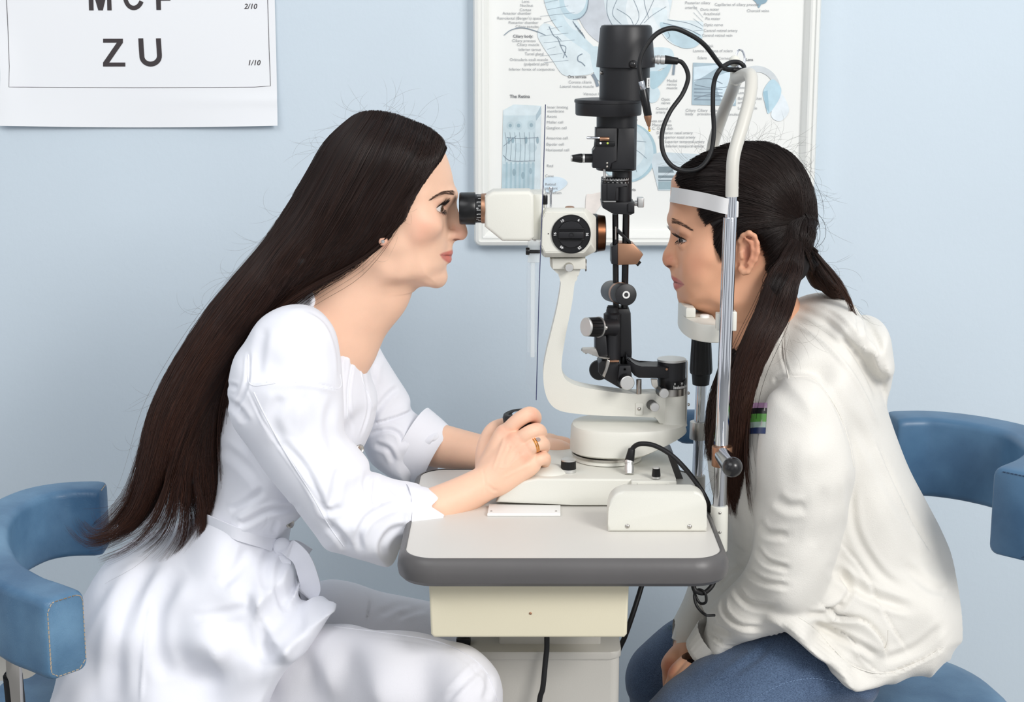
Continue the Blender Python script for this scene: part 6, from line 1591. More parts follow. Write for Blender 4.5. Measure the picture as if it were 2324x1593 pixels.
# ---- belt and bow
allb = bvh_np((cV, cF))
bl = smo([(470, 1182), (500, 1195), (540, 1210), (580, 1222), (620, 1236)], 6)
c3 = on_surface(allb, bl, .0015)
ribbon('belt', c3, [(0.1, -.1, 1)] * len(c3), .017, .0015, 'shirt', doc)
kn = on_surface(allb, [(632, 1244)], .008, 1.97)[0]; YK = kn.y
bm = nb(); sphere(bm, kn, .012, (1, .7, 1.1)); kno = obj('belt_knot', bm, 'shirt', doc)
def rib(name, ctl, wv, wd): ps = catmull([P(x, y, YK + dy) for x, y, dy in ctl], 6); n = len(ps); ribbon(name, ps, wv, list(np.interp(np.linspace(0, 1, n), np.linspace(0, 1, len(wd)), wd)), .0013, 'shirt', kno)
rib('bow_tail', [(632, 1246, 0), (640, 1275, -.008), (632, 1310, -.006), (610, 1345, -.004), (586, 1378, -.003)], (-1, 0, -.6), [.012, .024, .026, .026, .026])
rib('bow_tail', [(590, 1372, -.002), (606, 1400, -.006), (625, 1440, -.010), (640, 1470, -.010), (650, 1496, -.006)], (1, 0, -.25), [.02, .027, .029, .029, .030])
rib('bow_loop', [(636, 1244, 0), (660, 1246, -.012), (684, 1268, -.018), (697, 1300, -.016), (704, 1335, -.010), (688, 1352, -.004), (664, 1340, 0), (655, 1310, .004), (648, 1280, .004), (638, 1252, .002)], (.9, -.3, .35), [.012, .024, .027, .028, .028, .026, .024, .02, .016, .012])
rib('bow_tail', [(640, 1250, .01), (668, 1300, .02), (688, 1350, .02), (702, 1402, .016)], (1, 0, -.3), [.012, .022, .024, .026])
rib('bow_loop', [(638, 1240, .01), (668, 1242, .03), (696, 1262, .04), (700, 1272, .05)], (0, -.2, 1), [.01, .02, .024, .02])

# ---- hair
hp = [(1012, 342), (1013, 322), (1001, 304), (970, 285), (938, 271), (900, 260), (860, 250), (828, 252), (797, 265), (766, 290), (740, 323), (712, 367), (687, 415), (662, 462), (640, 493), (600, 550), (555, 605), (508, 660), (465, 715), (430, 768), (398, 822), (370, 870), (347, 920), (332, 970), (322, 1020), (314, 1070), (302, 1112), (285, 1150), (262, 1185), (290, 1205), (330, 1170), (360, 1120), (385, 1080), (400, 1120), (430, 1150), (452, 1100), (470, 1130), (490, 1110), (490, 1060), (486, 1000), (492, 935), (506, 872), (527, 818), (558, 760), (598, 712), (645, 674), (700, 640), (760, 622), (812, 592), (852, 562), (876, 540), (898, 510), (922, 490), (930, 462), (944, 430), (974, 388), (998, 356)]
GHr = Field((P(150, 0, 2.0).x, Y0 - .13, P(0, 1260, 2.05).z), (P(1030, 0, Y0).x, Y0 + .115, P(0, 235, Y0).z), .0026)
corew = [P(x, y, Y0) for x, y in sm(DS['core'], 5)]; corexz = [(q.x, q.z) for q in corew]
hpxz = depth_outline(hp, [(860, 250, 2.10), (760, 300, 2.10), (690, 415, 2.09), (600, 550, 2.07), (500, 680, 2.055), (400, 820, 2.045), (320, 1050, 2.05), (450, 1100, 2.05), (500, 900, 2.045), (600, 710, 2.05), (700, 640, 2.045), (810, 592, 2.035), (876, 540, 2.03), (930, 460, 2.035), (975, 388, 2.048), (1012, 342, 2.085), (1000, 300, 2.10), (940, 272, 2.1)])
def hair_fn(corexz, hpxz, spec, thick, ramp, Tc, Rc, Yc, Ym=Y0):
    def fn(p):
        X, Z = np.broadcast_arrays(p[0][:, 0, :], p[2][:, 0, :])
        dc_ = poly_sdf(X, Z, corexz); Tm = idw(X, Z, spec['T'], Ym); Rm = idw(X, Z, spec['R'], Ym)
        u = np.clip(1 + dc_ / Rm, 0, 1); th = Tm * np.sqrt(np.maximum(0, 1 - u * u)); th = np.where(dc_ < 0, th, 0)
        dh = poly_sdf(X, Z, hpxz); e = np.clip(-dh / ramp, 0, 1); e = np.sqrt(1 - (1 - e) ** 2)
        Tp = idw(X, Z, Tc, Ym); Rp = idw(X, Z, Rc, Ym); up = np.clip(1 + dh / Rp, 0, 1)
        tp = Tp * np.sqrt(np.maximum(0, 1 - up * up))
        cap_ = np.where(th > 0, th - .004 + (thick + .004) * e, 0)
        yc = idw(X, Z, Yc, Ym)
        # smooth maximum of cap and free hair, expressed as near/far surfaces
        near = np.minimum(Ym - cap_, yc - tp); far = np.maximum(Ym + cap_, yc + tp)
        mid_ = (near + far) / 2; half = (far - near) / 2
        f = np.abs(p[1] - mid_[:, None, :]) - half[:, None, :]
        return np.maximum(f * .8, dh[:, None, :]).astype(np.float32)
    return fn
GHr.put(hair_fn(corexz, hpxz, DS, .0075, .010,
    [(830, 300, .082), (760, 380, .085), (900, 330, .080), (880, 440, .080), (780, 480, .086), (820, 560, .070), (700, 560, .075), (640, 640, .060), (740, 600, .055), (560, 720, .048), (480, 820, .042), (430, 920, .038), (380, 1020, .034), (340, 1120, .026), (470, 1000, .032)],
    [(830, 270, .08), (720, 380, .08), (980, 300, .06), (640, 520, .055), (500, 680, .045), (400, 850, .04), (330, 1000, .03), (300, 1130, .02), (700, 630, .02), (560, 760, .025), (500, 900, .022), (480, 1080, .015), (850, 560, .015), (930, 460, .01), (985, 380, .01)],
    [(850, 400, 2.10), (760, 500, 2.098), (700, 600, 2.08), (600, 700, 2.055), (520, 800, 2.045), (440, 920, 2.045), (380, 1050, 2.05), (320, 1150, 2.055)]),
    (P(150, 0, 2.1).x, Y0 - .13, P(0, 1260, Y0).z), (P(1030, 0, Y0).x, Y0 + .11, P(0, 240, Y0).z), 0)
rV, rF = GHr.mesh(); rV = relax(rV, rF, 4)
hm = npmesh('hair', rV - vnormals(rV, rF) * .0016, rF, 'hairb', doc)
hbv = bvh_np((rV, rF))
def hair_run(name, guides, n, npt, bvh, off, rad, parent, c0, c1, c2, jit=3.0, tipj=22, u0=0., u1=1., stray=0.02, Yfall=2.05, dens=None, split=None, clump=26, wav=1.0):
    """strands following guide curves over a hair surface; past the surface they hang at the last depth"""
    G = np.array(guides, float); lines = []; cols = []; rads = []
    c0, c1, c2 = (np.array(lin(c)) for c in (c0, c1, c2))
    ncl = max(10, n // clump); cl = [(R.uniform(0, 1), R.gauss(0, 1), R.gauss(0, 1), R.uniform(0, 6.28), R.uniform(.75, 1.05)) for _ in range(ncl)]
    for i in range(n):
        c = cl[R.randrange(ncl)]; uc = c[0]
        u = min(1, max(0, uc + R.gauss(0, .6 / math.sqrt(ncl) * .35)))
        path = lerp_guides(G, u0 + (u1 - u0) * u, npt); cpath = None
        t = np.linspace(0, 1, npt)
        dx = np.gradient(path[:, 0]); dy = np.gradient(path[:, 1]); L = np.hypot(dx, dy) + 1e-6; nx, ny = -dy / L, dx / L
        sway = (c[1] * tipj * .8 * t ** 3 + R.gauss(0, 1) * jit * (.25 + t) + R.gauss(0, 1) * tipj * .14 * t ** 4 + wav * c[2] * 2.5 * np.sin(t * 9 + c[3]) * t)
        if R.random() < stray: sway = sway + R.gauss(0, 14) * np.sin(np.pi * t * R.uniform(.5, 1.2)) + R.gauss(0, 26) * t ** 2
        end = c[4] * R.uniform(.93, 1.0); tt = t * end
        path = np.stack([np.interp(tt, t, path[:, 0] + nx * sway), np.interp(tt, t, path[:, 1] + ny * sway)], 1)
        o = off + R.random() ** 2 * .0035; last = None; out = []; miss = 0
        for x, y in path:
            h_, nn = hit(bvh, x, y)
            if h_ is not None: last = h_.y; break
        for x, y in path:
            h_, nn = hit(bvh, x, y)
            if h_ is None or (last is not None and abs(h_.y - last) > .035):
                miss += len(out) < npt * .6
                Yq = last if last is not None else Yfall; q = P(x, y, Yq)
            else:
                if nn.dot(ray(x, y)) > 0: nn = -nn
                q = h_ + nn * o; last = q.y
            out.append(q[:])
        if miss > npt * .08 and u < .10 and R.random() > .05: continue
        a = np.array(out); a[:, 1] = np.convolve(np.pad(a[:, 1], 2, 'edge'), np.ones(5) / 5, 'valid')
        lines.append(a); rads.append(rad * R.uniform(.6, 1.15))
        k = R.random(); cc = c0[None] * (1 - t[:, None]) + c1[None] * t[:, None]; cc = cc * (1 - .5 * k) + (c2[None] * (t[:, None] ** 2 * .8 + .2)) * .5 * k
        cols.append(cc * R.uniform(.7, 1.25))
    return strands(name, lines, rads, parent, 'hair', cols)
HG = [[(802, 271), (745, 320), (700, 395), (655, 470), (600, 552), (535, 628), (468, 712), (403, 815), (347, 925), (320, 1040), (286, 1140), (208, 1222), (176, 1170)],
      [(832, 259), (780, 330), (735, 410), (690, 490), (630, 570), (570, 650), (500, 740), (435, 840), (378, 950), (348, 1060), (318, 1150), (262, 1208), (196, 1222)],
      [(880, 260), (840, 330), (790, 420), (740, 510), (675, 600), (610, 680), (540, 770), (470, 870), (412, 980), (382, 1080), (352, 1160), (305, 1215), (240, 1240)],
      [(935, 278), (905, 350), (850, 440), (795, 530), (725, 615), (650, 688), (575, 775), (505, 880), (455, 990), (432, 1090), (436, 1170), (430, 1230), (400, 1285)],
      [(984, 302), (960, 370), (910, 455), (855, 540), (785, 612), (705, 655), (620, 712), (545, 805), (488, 912), (468, 1020), (478, 1115), (470, 1190), (410, 1275)],
      [(1007, 336), (985, 378), (945, 445), (922, 492), (872, 545), (810, 592), (730, 630), (640, 678), (560, 760), (506, 875), (488, 1000), (499, 1110), (445, 1235)]]
hair_run('hair_strands', HG, 7000, 44, hbv, .0016, .00030, hm, (27, 20, 19), (44, 30, 26), (118, 72, 52), stray=.035)
# loose fine hairs round the head and back
def flyaways(name, seeds, n, parent, rad, col, amp=26, Yr=(2.04, 2.14), L=(40, 110)):
    ls = []; cs = []
    for _ in range(n):
        x, y, a = seeds[R.randrange(len(seeds))]; x += R.gauss(0, 10); y += R.gauss(0, 10); ln = R.uniform(*L); a = math.radians(a) + R.gauss(0, .5); Yq = R.uniform(*Yr); bend = R.gauss(0, 1.6); pts = []; cx_, cy_ = x, y
        for i in range(14):
            pts.append(P(cx_, cy_, Yq)[:]); cx_ += math.cos(a) * ln / 14; cy_ -= math.sin(a) * ln / 14; a += bend / 14 + R.gauss(0, .04)
        ls.append(pts); cs.append(np.tile(np.array(lin(col)), (14, 1)))
    return strands(name, ls, [rad] * n, parent, 'hair', cs)
flyaways('loose_hairs', [(830, 262, 150), (870, 258, 30), (920, 270, 20), (970, 292, 0), (1000, 318, -20), (780, 285, 160), (740, 335, 190), (690, 420, 200), (650, 490, 200), (600, 555, 200), (540, 625, 210), (470, 715, 210), (410, 815, 220), (360, 900, 220), (330, 1000, 240), (320, 1080, 240), (500, 1050, 300), (500, 1120, 300), (520, 960, 300), (300, 1160, 200), (350, 1190, 280), (470, 1200, 280)], 190, hm, .00009, (60, 44, 38))
flyaways('loose_hairs', [(930, 505, 260), (915, 520, 260), (945, 470, 270), (900, 530, 280), (860, 570, 290), (820, 600, 300)], 10, hm, .00009, (110, 78, 62), Yr=(2.0, 2.03), L=(20, 60))
# ================================================================== girl in the white hoodie
girl = thing('person', 'girl in a white hoodie and blue jeans resting her chin on the chin rest', 'person')
GS = dict(
    core=[(1530, 400), (1523, 425), (1521, 460), (1519.5, 482), (1520, 498), (1524, 512), (1529, 528), (1531, 545), (1530, 565), (1529, 590), (1528, 612), (1530, 626), (1533, 645), (1535, 658), (1540, 670), (1545, 679), (1556, 686), (1568, 696), (1585, 702), (1615, 704), (1650, 706), (1700, 706), (1760, 690), (1815, 600), (1838, 500), (1832, 420), (1795, 360), (1730, 332), (1650, 334), (1580, 358)],
    T=[(1740, 420, .074), (1650, 380, .072), (1600, 400, .066), (1545, 430, .056), (1700, 500, .073), (1620, 500, .066), (1560, 490, .060), (1600, 560, .069), (1640, 580, .066), (1580, 610, .060), (1620, 650, .058), (1560, 650, .050), (1585, 695, .036), (1660, 640, .056), (1720, 640, .055)],
    R=[(1522, 440, .060), (1522, 490, .054), (1530, 540, .044), (1530, 590, .040), (1535, 650, .034), (1565, 690, .022), (1620, 702, .018), (1700, 335, .08), (1830, 480, .08), (1760, 660, .04)],
    feat=[
        ('cap', [(1531, 502, .006, 13), (1540, 504, .018, 13), (1554, 509, .032, 11)], .010),
        ('cap', [(1537, 520, 0, 12), (1534, 545, 0, 9), (1527, 565, 0, 9.5), (1519, 581, 0, 10.5), (1516, 590, 0, 10.8)], .010),
        ('cap', [(1519, 597, .002, 9), (1530, 601, .004, 8)], .006),
        ('ell', (1530, 596, .0105), (11.5, 9, 9.5), 0, .004),
        ('ell', (1522, 596, .0070), (10, 7, 8.5), 0, .004),
        ('sub', (1519.5, 604.5, .0058), (6.5, 3.4, 2.6), 10, .0015),
        ('cut', [(1539, 588, .0190, 1.0), (1541, 602, .0200, 1.0), (1547, 620, .025, .9), (1556, 642, .0285, .8)], .004),
        ('cap', [(1537, 618, 0, 12), (1538, 626, .004, 11)], .010),
        ('cap', [(1535, 630, 0, 9.5), (1538, 631, .008, 8.5), (1545, 636, .015, 5.5), (1552, 645, .021, 3)], .003),
        ('cap', [(1539, 649, 0, 10.5), (1541, 649, .008, 9), (1546, 648.5, .015, 6), (1552, 646, .0205, 3)], .003),
        ('cut', [(1525, 639, 0, 1.5), (1531, 640.5, .007, 1.5), (1542, 643, .0155, 1.3), (1553, 646.5, .024, 1.1)], .0022),
        ('ell', (1558, 678, 0), (17, 22, 16), 0, .010),
        ('ell', (1592, 596, .047), (36, 24, 34), 10, .022),        # full cheek
        ('ell', (1600, 640, .040), (34, 22, 30), 0, .022),
        ('sub', (1537, 538, .037), (13, 12, 7), 0, .010),
        ('ell', (1561, 544, .0300), (23.0, 23.0, 21), 0, .004),
        ('cap', [(1543, 524, .024, 6), (1550, 524, .036, 5.5), (1561, 531, .0440, 4)], .006),
        ('cap', [(1543, 556, .028, 4), (1551, 557, .039, 4), (1561, 551, .0432, 3)], .006),
        ('ell', (1640, 690, .030), (60, 20, 14), 0, .012),
        # ear
        ('cap', [(1678, 545, .0705, 6), (1686, 533, .076, 5.5), (1700, 528, .081, 5.5), (1712, 536, .083, 5.5), (1718, 552, .083, 5.5), (1719, 572, .0825, 5.5), (1714, 590, .081, 5), (1704, 606, .079, 5), (1697, 616, .0775, 6.5), (1688, 617, .075, 7), (1681, 610, .072, 6)], .0025),
        ('ell', (1700, 570, .0700), (24, 9, 40), -8, .005),
        ('sub', (1696, 578, .0845), (9, 9, 15), -10, .003),
        ('sub', (1702, 548, .0860), (12, 6.5, 8), -20, .0035),
        ('cap', [(1693, 543, .079, 3), (1704, 549, .0805, 3.5), (1708, 566, .081, 3.8), (1705, 586, .080, 3.5), (1698, 597, .079, 3.5)], .003),
        ('cap', [(1682, 572, .074, 5), (1684, 584, .0745, 5)], .003),
    ])
GG = Field((P(1495, 0, Y0).x, Y0 - .094, P(0, 800, Y0).z), (P(1856, 0, Y0).x, Y0 + .094, P(0, 318, Y0).z), .0013)
head(GG, GS)
lid_carve(GG, 'girl', P(1561, 544, Y0 - .03), .0300, 20.4 * K(540, Y0), -1, math.radians(15), math.radians(13), -.7, 1.42)
GG.chain([(nk(1690, 640), .048), (nk(1715, 700), .048), (nk(1760, 770), .052)], .02)
GG.chain([(nk(1640, 700), .022), (nk(1675, 715), .028), (nk(1710, 760), .034)], .02)
gV, gF = keep_big(*GG.mesh()); gV = relax(gV, gF, 2)
# hands folded down between the thighs
GHn = Field((P(1490, 0, 2.0).x, 1.96, P(0, 1640, 2.0).z), (P(1700, 0, 2.0).x, 2.22, P(0, 1400, 2.2).z), .0014)
put_chain(GHn, [(1620, 1385, 2.17, .024), (1585, 1430, 2.15, .022), (1562, 1462, 2.135, .019)], .004)
for i, (a, b) in enumerate((((1540, 1492), (1521, 1512)), ((1545, 1502), (1526, 1522)), ((1552, 1510), (1533, 1530)), ((1560, 1515), (1541, 1536)))):
    Ya = 2.105 + i * .016
    put_chain(GHn, [(1560, 1468, 2.13, .014), (*a, Ya, .0135), (*b, Ya, .0115)], .007)
    put_chain(GHn, [(*b, Ya, .0105), (b[0] - 2, b[1] + 28, Ya, .0088), (b[0] - 1, b[1] + 56, Ya, .0080), (b[0] + 8, b[1] + 80, Ya, .0070)], .002)
put_chain(GHn, [(1562, 1478, 2.11, .014), (1560, 1500, 2.095, .0115), (1550, 1530, 2.088, .0095), (1540, 1556, 2.088, .0085)], .006)
put_chain(GHn, [(1680, 1425, 2.03, .020), (1632, 1462, 2.04, .019), (1598, 1492, 2.05, .0185), (1576, 1508, 2.055, .018)], .004)
for i, (a, b) in enumerate((((1556, 1518), (1536, 1534)), ((1560, 1526), (1542, 1544)), ((1566, 1534), (1550, 1552)), ((1574, 1540), (1558, 1558)))):
    Ya = 2.048 + i * .012
    put_chain(GHn, [(1580, 1504, 2.055, .014), (*a, Ya, .0130), (*b, Ya, .0112)], .007)
    put_chain(GHn, [(*b, Ya, .0104), (b[0] - 12, b[1] + 22, Ya + .004, .0088), (b[0] - 18, b[1] + 50, Ya + .008, .0080), (b[0] - 14, b[1] + 74, Ya + .01, .0070)], .002)
put_chain(GHn, [(1584, 1512, 2.04, .014), (1562, 1532, 2.03, .0105), (1540, 1556, 2.03, .0088), (1528, 1576, 2.035, .0080)], .005)
nV, nF = keep_big(*GHn.mesh()); nV = relax(nV, nF, 1)
GT2 = Field((.20, 1.93, .50), (.64, 2.28, 1.20), .006)
GT2.chain([(tuple(P(1830, 920, 2.03)), .035), (tuple(P(1800, 1290, 1.985)), .03), (tuple(P(1690, 1395, 2.02)), .024), (tuple(P(1625, 1450, 2.045)), .016)], .01)
GT2.chain([(tuple(P(1760, 900, 2.18)), .035), (tuple(P(1680, 1230, 2.22)), .03), (tuple(P(1600, 1400, 2.16)), .022)], .01)
GT2.chain([(tuple(P(1760, 770, Y0)), .045), (tuple(P(1800, 900, 2.12)), .085), (tuple(P(1850, 1100, 2.12)), .09), (tuple(P(1930, 1350, 2.12)), .10)], .03)
uV, uF = keep_big(*GT2.mesh())
V_, F_ = joined([(gV, gF), (nV, nF), (uV, uF)])
SK = (222, 168, 136)
C_ = tintmap(V_, SK, [
    (sm([(1560, 580), (1590, 575), (1605, 600), (1585, 625), (1560, 615)]), (214, 146, 118), 40, .45),
    (sm([(1502, 585), (1520, 575), (1530, 595), (1512, 606)]), (208, 134, 108), 14, .5),
    (sm([(1534, 528), (1556, 525), (1566, 545), (1552, 556), (1536, 552)]), (196, 136, 108), 14, .45),
    (sm([(1690, 535), (1725, 550), (1724, 590), (1700, 610), (1690, 590)]), (212, 138, 110), 20, .5),
    (sm([(1690, 565), (1700, 560), (1704, 580), (1694, 592), (1688, 582)]), (150, 84, 66), 7, .6),  # shade of the ear hollow painted into the skin colour
    ([(1518, 622), (1527, 626.5), (1537, 632), (1546, 638), (1553, 646), (1545, 652), (1538, 656), (1528, 658), (1518, 655)], (196, 112, 106), 2.6, .9), ([(1520, 638.5), (1532, 639), (1542, 642), (1552, 646), (1542, 645), (1530, 641.5)], (130, 60, 52), 2.0, .7),  # lips, then the shade of the mouth gap painted in
    (ell(1519, 604.5, 6, 2.6), (110, 58, 46), 2.5, .9),  # dark of the nostril painted on as shade
    (sm([(1508, 1500), (1530, 1500), (1530, 1530), (1510, 1530)]), (196, 112, 88), 14, .6)])
npmesh('body', V_, F_, 'skin', girl, C_)
gb_ = bvh_np((gV, gF))
ge = P(1561, 544, Y0 - .03); ger = 20.4 * K(540, Y0)
for sg_ in (-1, 1): eyeball((ge.x, Y0 + sg_ * .0300, ge.z), ger, (-1, sg_ * .35, -.04), girl, (34, 22, 18), ia=32)
lid_hairs('girl', girl, (.005, .009), .00024, nup=80, ndn=26)
rts = []
bl_ = smo([(1568, 522), (1556, 514), (1543, 507), (1532, 502.5), (1524, 500)], 16)
for i, (x, y) in enumerate(bl_):
    for j in range(3):
        t = i / len(bl_); th_ = 1.8 + 5.0 * t; yy = y + R.uniform(-1, 1) * th_ * .9
        L_ = R.uniform(5, 9); rts.append((x, yy, x + L_ * R.uniform(.7, 1), yy + L_ * R.uniform(-.1, .35), .0003))
fuzz('eyebrows', gb_, rts, girl, 'brow', .00015)

# ---- hoodie
hood_t = [(1690, 735), (1672, 765), (1650, 805), (1630, 860), (1614, 920), (1607, 985), (1610, 1060), (1622, 1130), (1640, 1190), (1646, 1260), (1628, 1320), (1606, 1365), (1600, 1400), (1640, 1435), (1690, 1440), (1727, 1438), (1760, 1455), (1795, 1477), (1830, 1505), (1872, 1540), (1905, 1576), (1942, 1596), (1990, 1594), (2060, 1576), (2122, 1538), (2160, 1485), (2176, 1425), (2180, 1345), (2166, 1268), (2140, 1210), (2100, 1135), (2062, 1062), (2035, 990), (2008, 915), (1985, 850), (1962, 790), (1930, 735), (1880, 700), (1820, 690), (1760, 695), (1720, 708)]
GO = Field((P(1530, 0, 2.3).x, 1.87, P(0, 1600, 2.0).z), (P(2190, 0, 2.0).x + .04, 2.30, P(0, 655, 2.1).z), .0028)
GO.infl(hood_t, Y0 + .01, [(1740, 740, .075), (1800, 800, .12), (1690, 850, .095), (1640, 960, .095), (1850, 850, .145), (1850, 1000, .13), (1700, 1000, .12), (1720, 1200, .125), (1900, 1200, .13), (2050, 1200, .12), (1680, 1350, .11), (1850, 1380, .14), (2050, 1380, .155), (1950, 1500, .165), (2080, 1500, .16), (1750, 1440, .185), (1800, 1470, .20), (1850, 1510, .205), (1910, 1555, .20)],
        [(1700, 720, .045), (1640, 850, .06), (1608, 1000, .07), (1640, 1250, .07), (1610, 1380, .05), (1727, 1438, .018), (1830, 1505, .018), (1942, 1578, .022), (2060, 1560, .05), (2175, 1420, .09), (2140, 1200, .09), (2030, 980, .09), (1970, 820, .08), (1880, 700, .05), (1800, 690, .05)], k=.003, wob=fold_noise(.0015, 45, 3),
        edge=[(1700, 710, 2.1), (1640, 850, 2.1), (1608, 1000, 2.1), (1640, 1250, 2.1), (1600, 1390, 2.06), (1660, 1438, 1.97), (1727, 1438, 1.925), (1790, 1475, 1.915), (1850, 1520, 1.915), (1940, 1590, 1.93), (2060, 1570, 1.98), (2122, 1538, 2.02), (2162, 1480, 2.06), (2178, 1400, 2.11), (2100, 1130, 2.11), (1970, 800, 2.11), (1850, 690, 2.11), (1900, 1200, 2.11), (1850, 1350, 2.05)])
GO.infl([(1660, 640), (1690, 730), (1710, 735), (1760, 705), (1800, 650), (1760, 600)], Y0 + .01, .052, .018, k=.006, mode='s')
gslv = [(1770, 880), (1785, 858), (1815, 850), (1850, 856), (1885, 890), (1908, 940), (1924, 990), (1937, 1050), (1937, 1090), (1923, 1160), (1905, 1228), (1884, 1300), (1858, 1362), (1815, 1402), (1770, 1430), (1722, 1441), (1662, 1466), (1632, 1480), (1606, 1482), (1594, 1466), (1598, 1440), (1606, 1412), (1608, 1384), (1648, 1343), (1679, 1312), (1704, 1261), (1715, 1204), (1712, 1161), (1719, 1096), (1719, 1030), (1728, 965), (1744, 905)]
GO.infl(gslv, 1.985, [(1820, 900, .060), (1830, 1050, .062), (1810, 1200, .060), (1780, 1330, .056), (1680, 1400, .046), (1620, 1450, .038), (1590, 1480, .034)],
        [(1820, 880, .06), (1830, 1050, .06), (1800, 1300, .055), (1660, 1400, .042), (1600, 1450, .025), (1582, 1480, .008)],
        yc=[(1820, 890, 1.985), (1830, 1060, 1.972), (1790, 1300, 1.972), (1700, 1390, 2.00), (1620, 1450, 2.035), (1590, 1480, 2.05)], k=.008, wob=fold_noise(.0016, 60, 7))
put_chain(GO, [(1700, 1180, 2.24, .05), (1650, 1290, 2.20, .042), (1610, 1380, 2.16, .035), (1575, 1440, 2.140, .031), (1568, 1452, 2.138, .029)], .008)
# hood bunched behind the neck
GO.infl([(1795, 715), (1812, 688), (1842, 673), (1885, 669), (1925, 680), (1945, 705), (1955, 728), (1975, 722), (1997, 727), (2010, 750), (2016, 790), (2021, 840), (2016, 880), (1997, 912), (1980, 880), (1960, 845), (1930, 810), (1890, 780), (1840, 760)], Y0, [(1830, 700, .075), (1900, 730, .105), (1980, 790, .095), (2000, 880, .05)], [(1850, 680, .03), (1940, 700, .03), (2010, 760, .03), (2010, 880, .025), (1850, 770, .03)], k=.010, wob=fold_noise(.003, 60, 1))
oV, oF = keep_big(*GO.mesh()); oV = relax(oV, oF, 3)
gcre = [
    ([(1800, 700), (1850, 715), (1900, 750), (1940, 800), (1975, 860), (1995, 910)], 8, .0032, 'g'), ([(1850, 690), (1905, 715), (1945, 760), (1965, 800)], 7, .0045, 'r'), ([(1955, 728), (1955, 760), (1985, 800), (2005, 850)], 6, .0045, 'r'), ([(1940, 705), (1950, 730), (1946, 760)], 6, .003), ([(1975, 745), (1990, 770), (2000, 800)], 6, .003),
    ([(1800, 735), (1860, 770), (1910, 820), (1950, 880), (1990, 960)], 5, .0035, 'r'), ([(1780, 730), (1775, 800), (1790, 850)], 4, .0016),
    ([(1765, 870), (1760, 860), (1800, 852), (1860, 870), (1900, 930), (1925, 1000)], 4, .0018), 
    ([(1930, 1080), (1940, 1200), (1990, 1290), (2050, 1340)], 10, .0030), ([(1990, 1010), (2030, 1100), (2075, 1190), (2110, 1250)], 9, .0028, 'l'), ([(1920, 920), (1990, 1050), (2040, 1150), (2100, 1240)], 12, .002),
    ([(1890, 1290), (1940, 1330), (2000, 1360), (2070, 1380)], 12, .006), ([(1860, 1370), (1900, 1400), (1960, 1410), (2000, 1450), (2010, 1490)], 9, .006, 'l'), ([(1830, 1395), (1880, 1390), (1920, 1370)], 8, .005), ([(1840, 1410), (1900, 1440), (1960, 1470), (1990, 1490)], 9, .0045),
    ([(1905, 1230), (1960, 1300), (2010, 1400), (2060, 1480)], 7, .0025, 'l'), ([(1910, 1290), (1930, 1340), (1900, 1385)], 8, .0045), ([(2050, 1280), (2110, 1330), (2150, 1340)], 12, .0030), ([(2000, 1500), (2080, 1470), (2140, 1420)], 10, .003),
    ([(2020, 1530), (2090, 1500), (2140, 1470)], 5, .003, 'l'), ([(1885, 1420), (1930, 1450), (1960, 1500), (2005, 1535)], 4, .0022, 'l'),
    # sleeve
    ([(1720, 1180), (1740, 1210), (1790, 1215)], 9, .0035), ([(1712, 1240), (1740, 1275), (1790, 1290)], 7, .0045), ([(1690, 1290), (1730, 1320), (1790, 1330)], 7, .004), ([(1665, 1330), (1700, 1370), (1760, 1380)], 8, .0045), ([(1640, 1355), (1645, 1390), (1680, 1420), (1730, 1425)], 6, .0045), ([(1610, 1390), (1620, 1420), (1660, 1440)], 7, .004),
    ([(1606, 1412), (1618, 1440), (1640, 1455)], 5, .0035), ([(1760, 1130), (1790, 1150), (1830, 1150)], 12, .003), ([(1870, 1100), (1860, 1180), (1840, 1240)], 14, .0016), ([(1800, 1000), (1790, 1060), (1800, 1110)], 16, .0008), ([(1600, 1430), (1640, 1462), (1670, 1466)], 2.5, .0018),
    ([(1650, 1180), (1655, 1230), (1690, 1260)], 8, .003), ([(1630, 1330), (1660, 1300), (1690, 1290)], 6, .003),
    # waistband seam
    ([(1813, 1400), (1850, 1425), (1890, 1470), (1935, 1510), (2000, 1530), (2090, 1500), (2140, 1470)], 2.4, .0015)]
oV = creases(oV, oF, [(c[0], c[1], c[2] * 1.05, *c[3:]) for c in gcre])
# ribbing of hem and cuffs is pressed into the surface
px_, py_ = unproj(oV); N_ = vnormals(oV, oF)
def band_mask(poly, fe=8):
    d = poly_sdf(px_, py_, poly); return np.clip(.5 - d / fe, 0, 1)
m1 = band_mask([(1727, 1430), (1813, 1400), (1850, 1425), (1890, 1470), (1935, 1512), (1945, 1585), (1870, 1545), (1790, 1480)])
ph = (px_ - 1727) * .62 + (py_ - 1438) * -.79
oV = oV + N_ * (m1 * .0006 * np.sin(ph * 2 * PI / 9.5))[:, None]
hoodie = npmesh('hoodie', oV, oF, 'hood', girl)
ob_ = bvh_np((oV, oF))
cuff('cuff', (1574, 1432, 2.140), (1560, 1465, 2.134), (.0265, .0235), (.0265, .0235), 'hood', hoodie, rib=26)
cuff('cuff', (1626, 1452, 2.040), (1586, 1484, 2.05), (.034, .0240), (.032, .0235), 'hood', hoodie, rib=26)
for pts in ([(1790, 858), (1782, 820), (1776, 770)], [(1795, 855), (1850, 862), (1900, 930), (1926, 1000), (1938, 1060)], [(1813, 1401), (1850, 1426), (1890, 1471), (1935, 1511), (2010, 1528), (2090, 1500), (2140, 1468)]  , [(2016, 1430), (2014, 1460), (2004, 1478)]):
    seam('seam', ob_, pts, hoodie, 'hood', .0008, .0002)
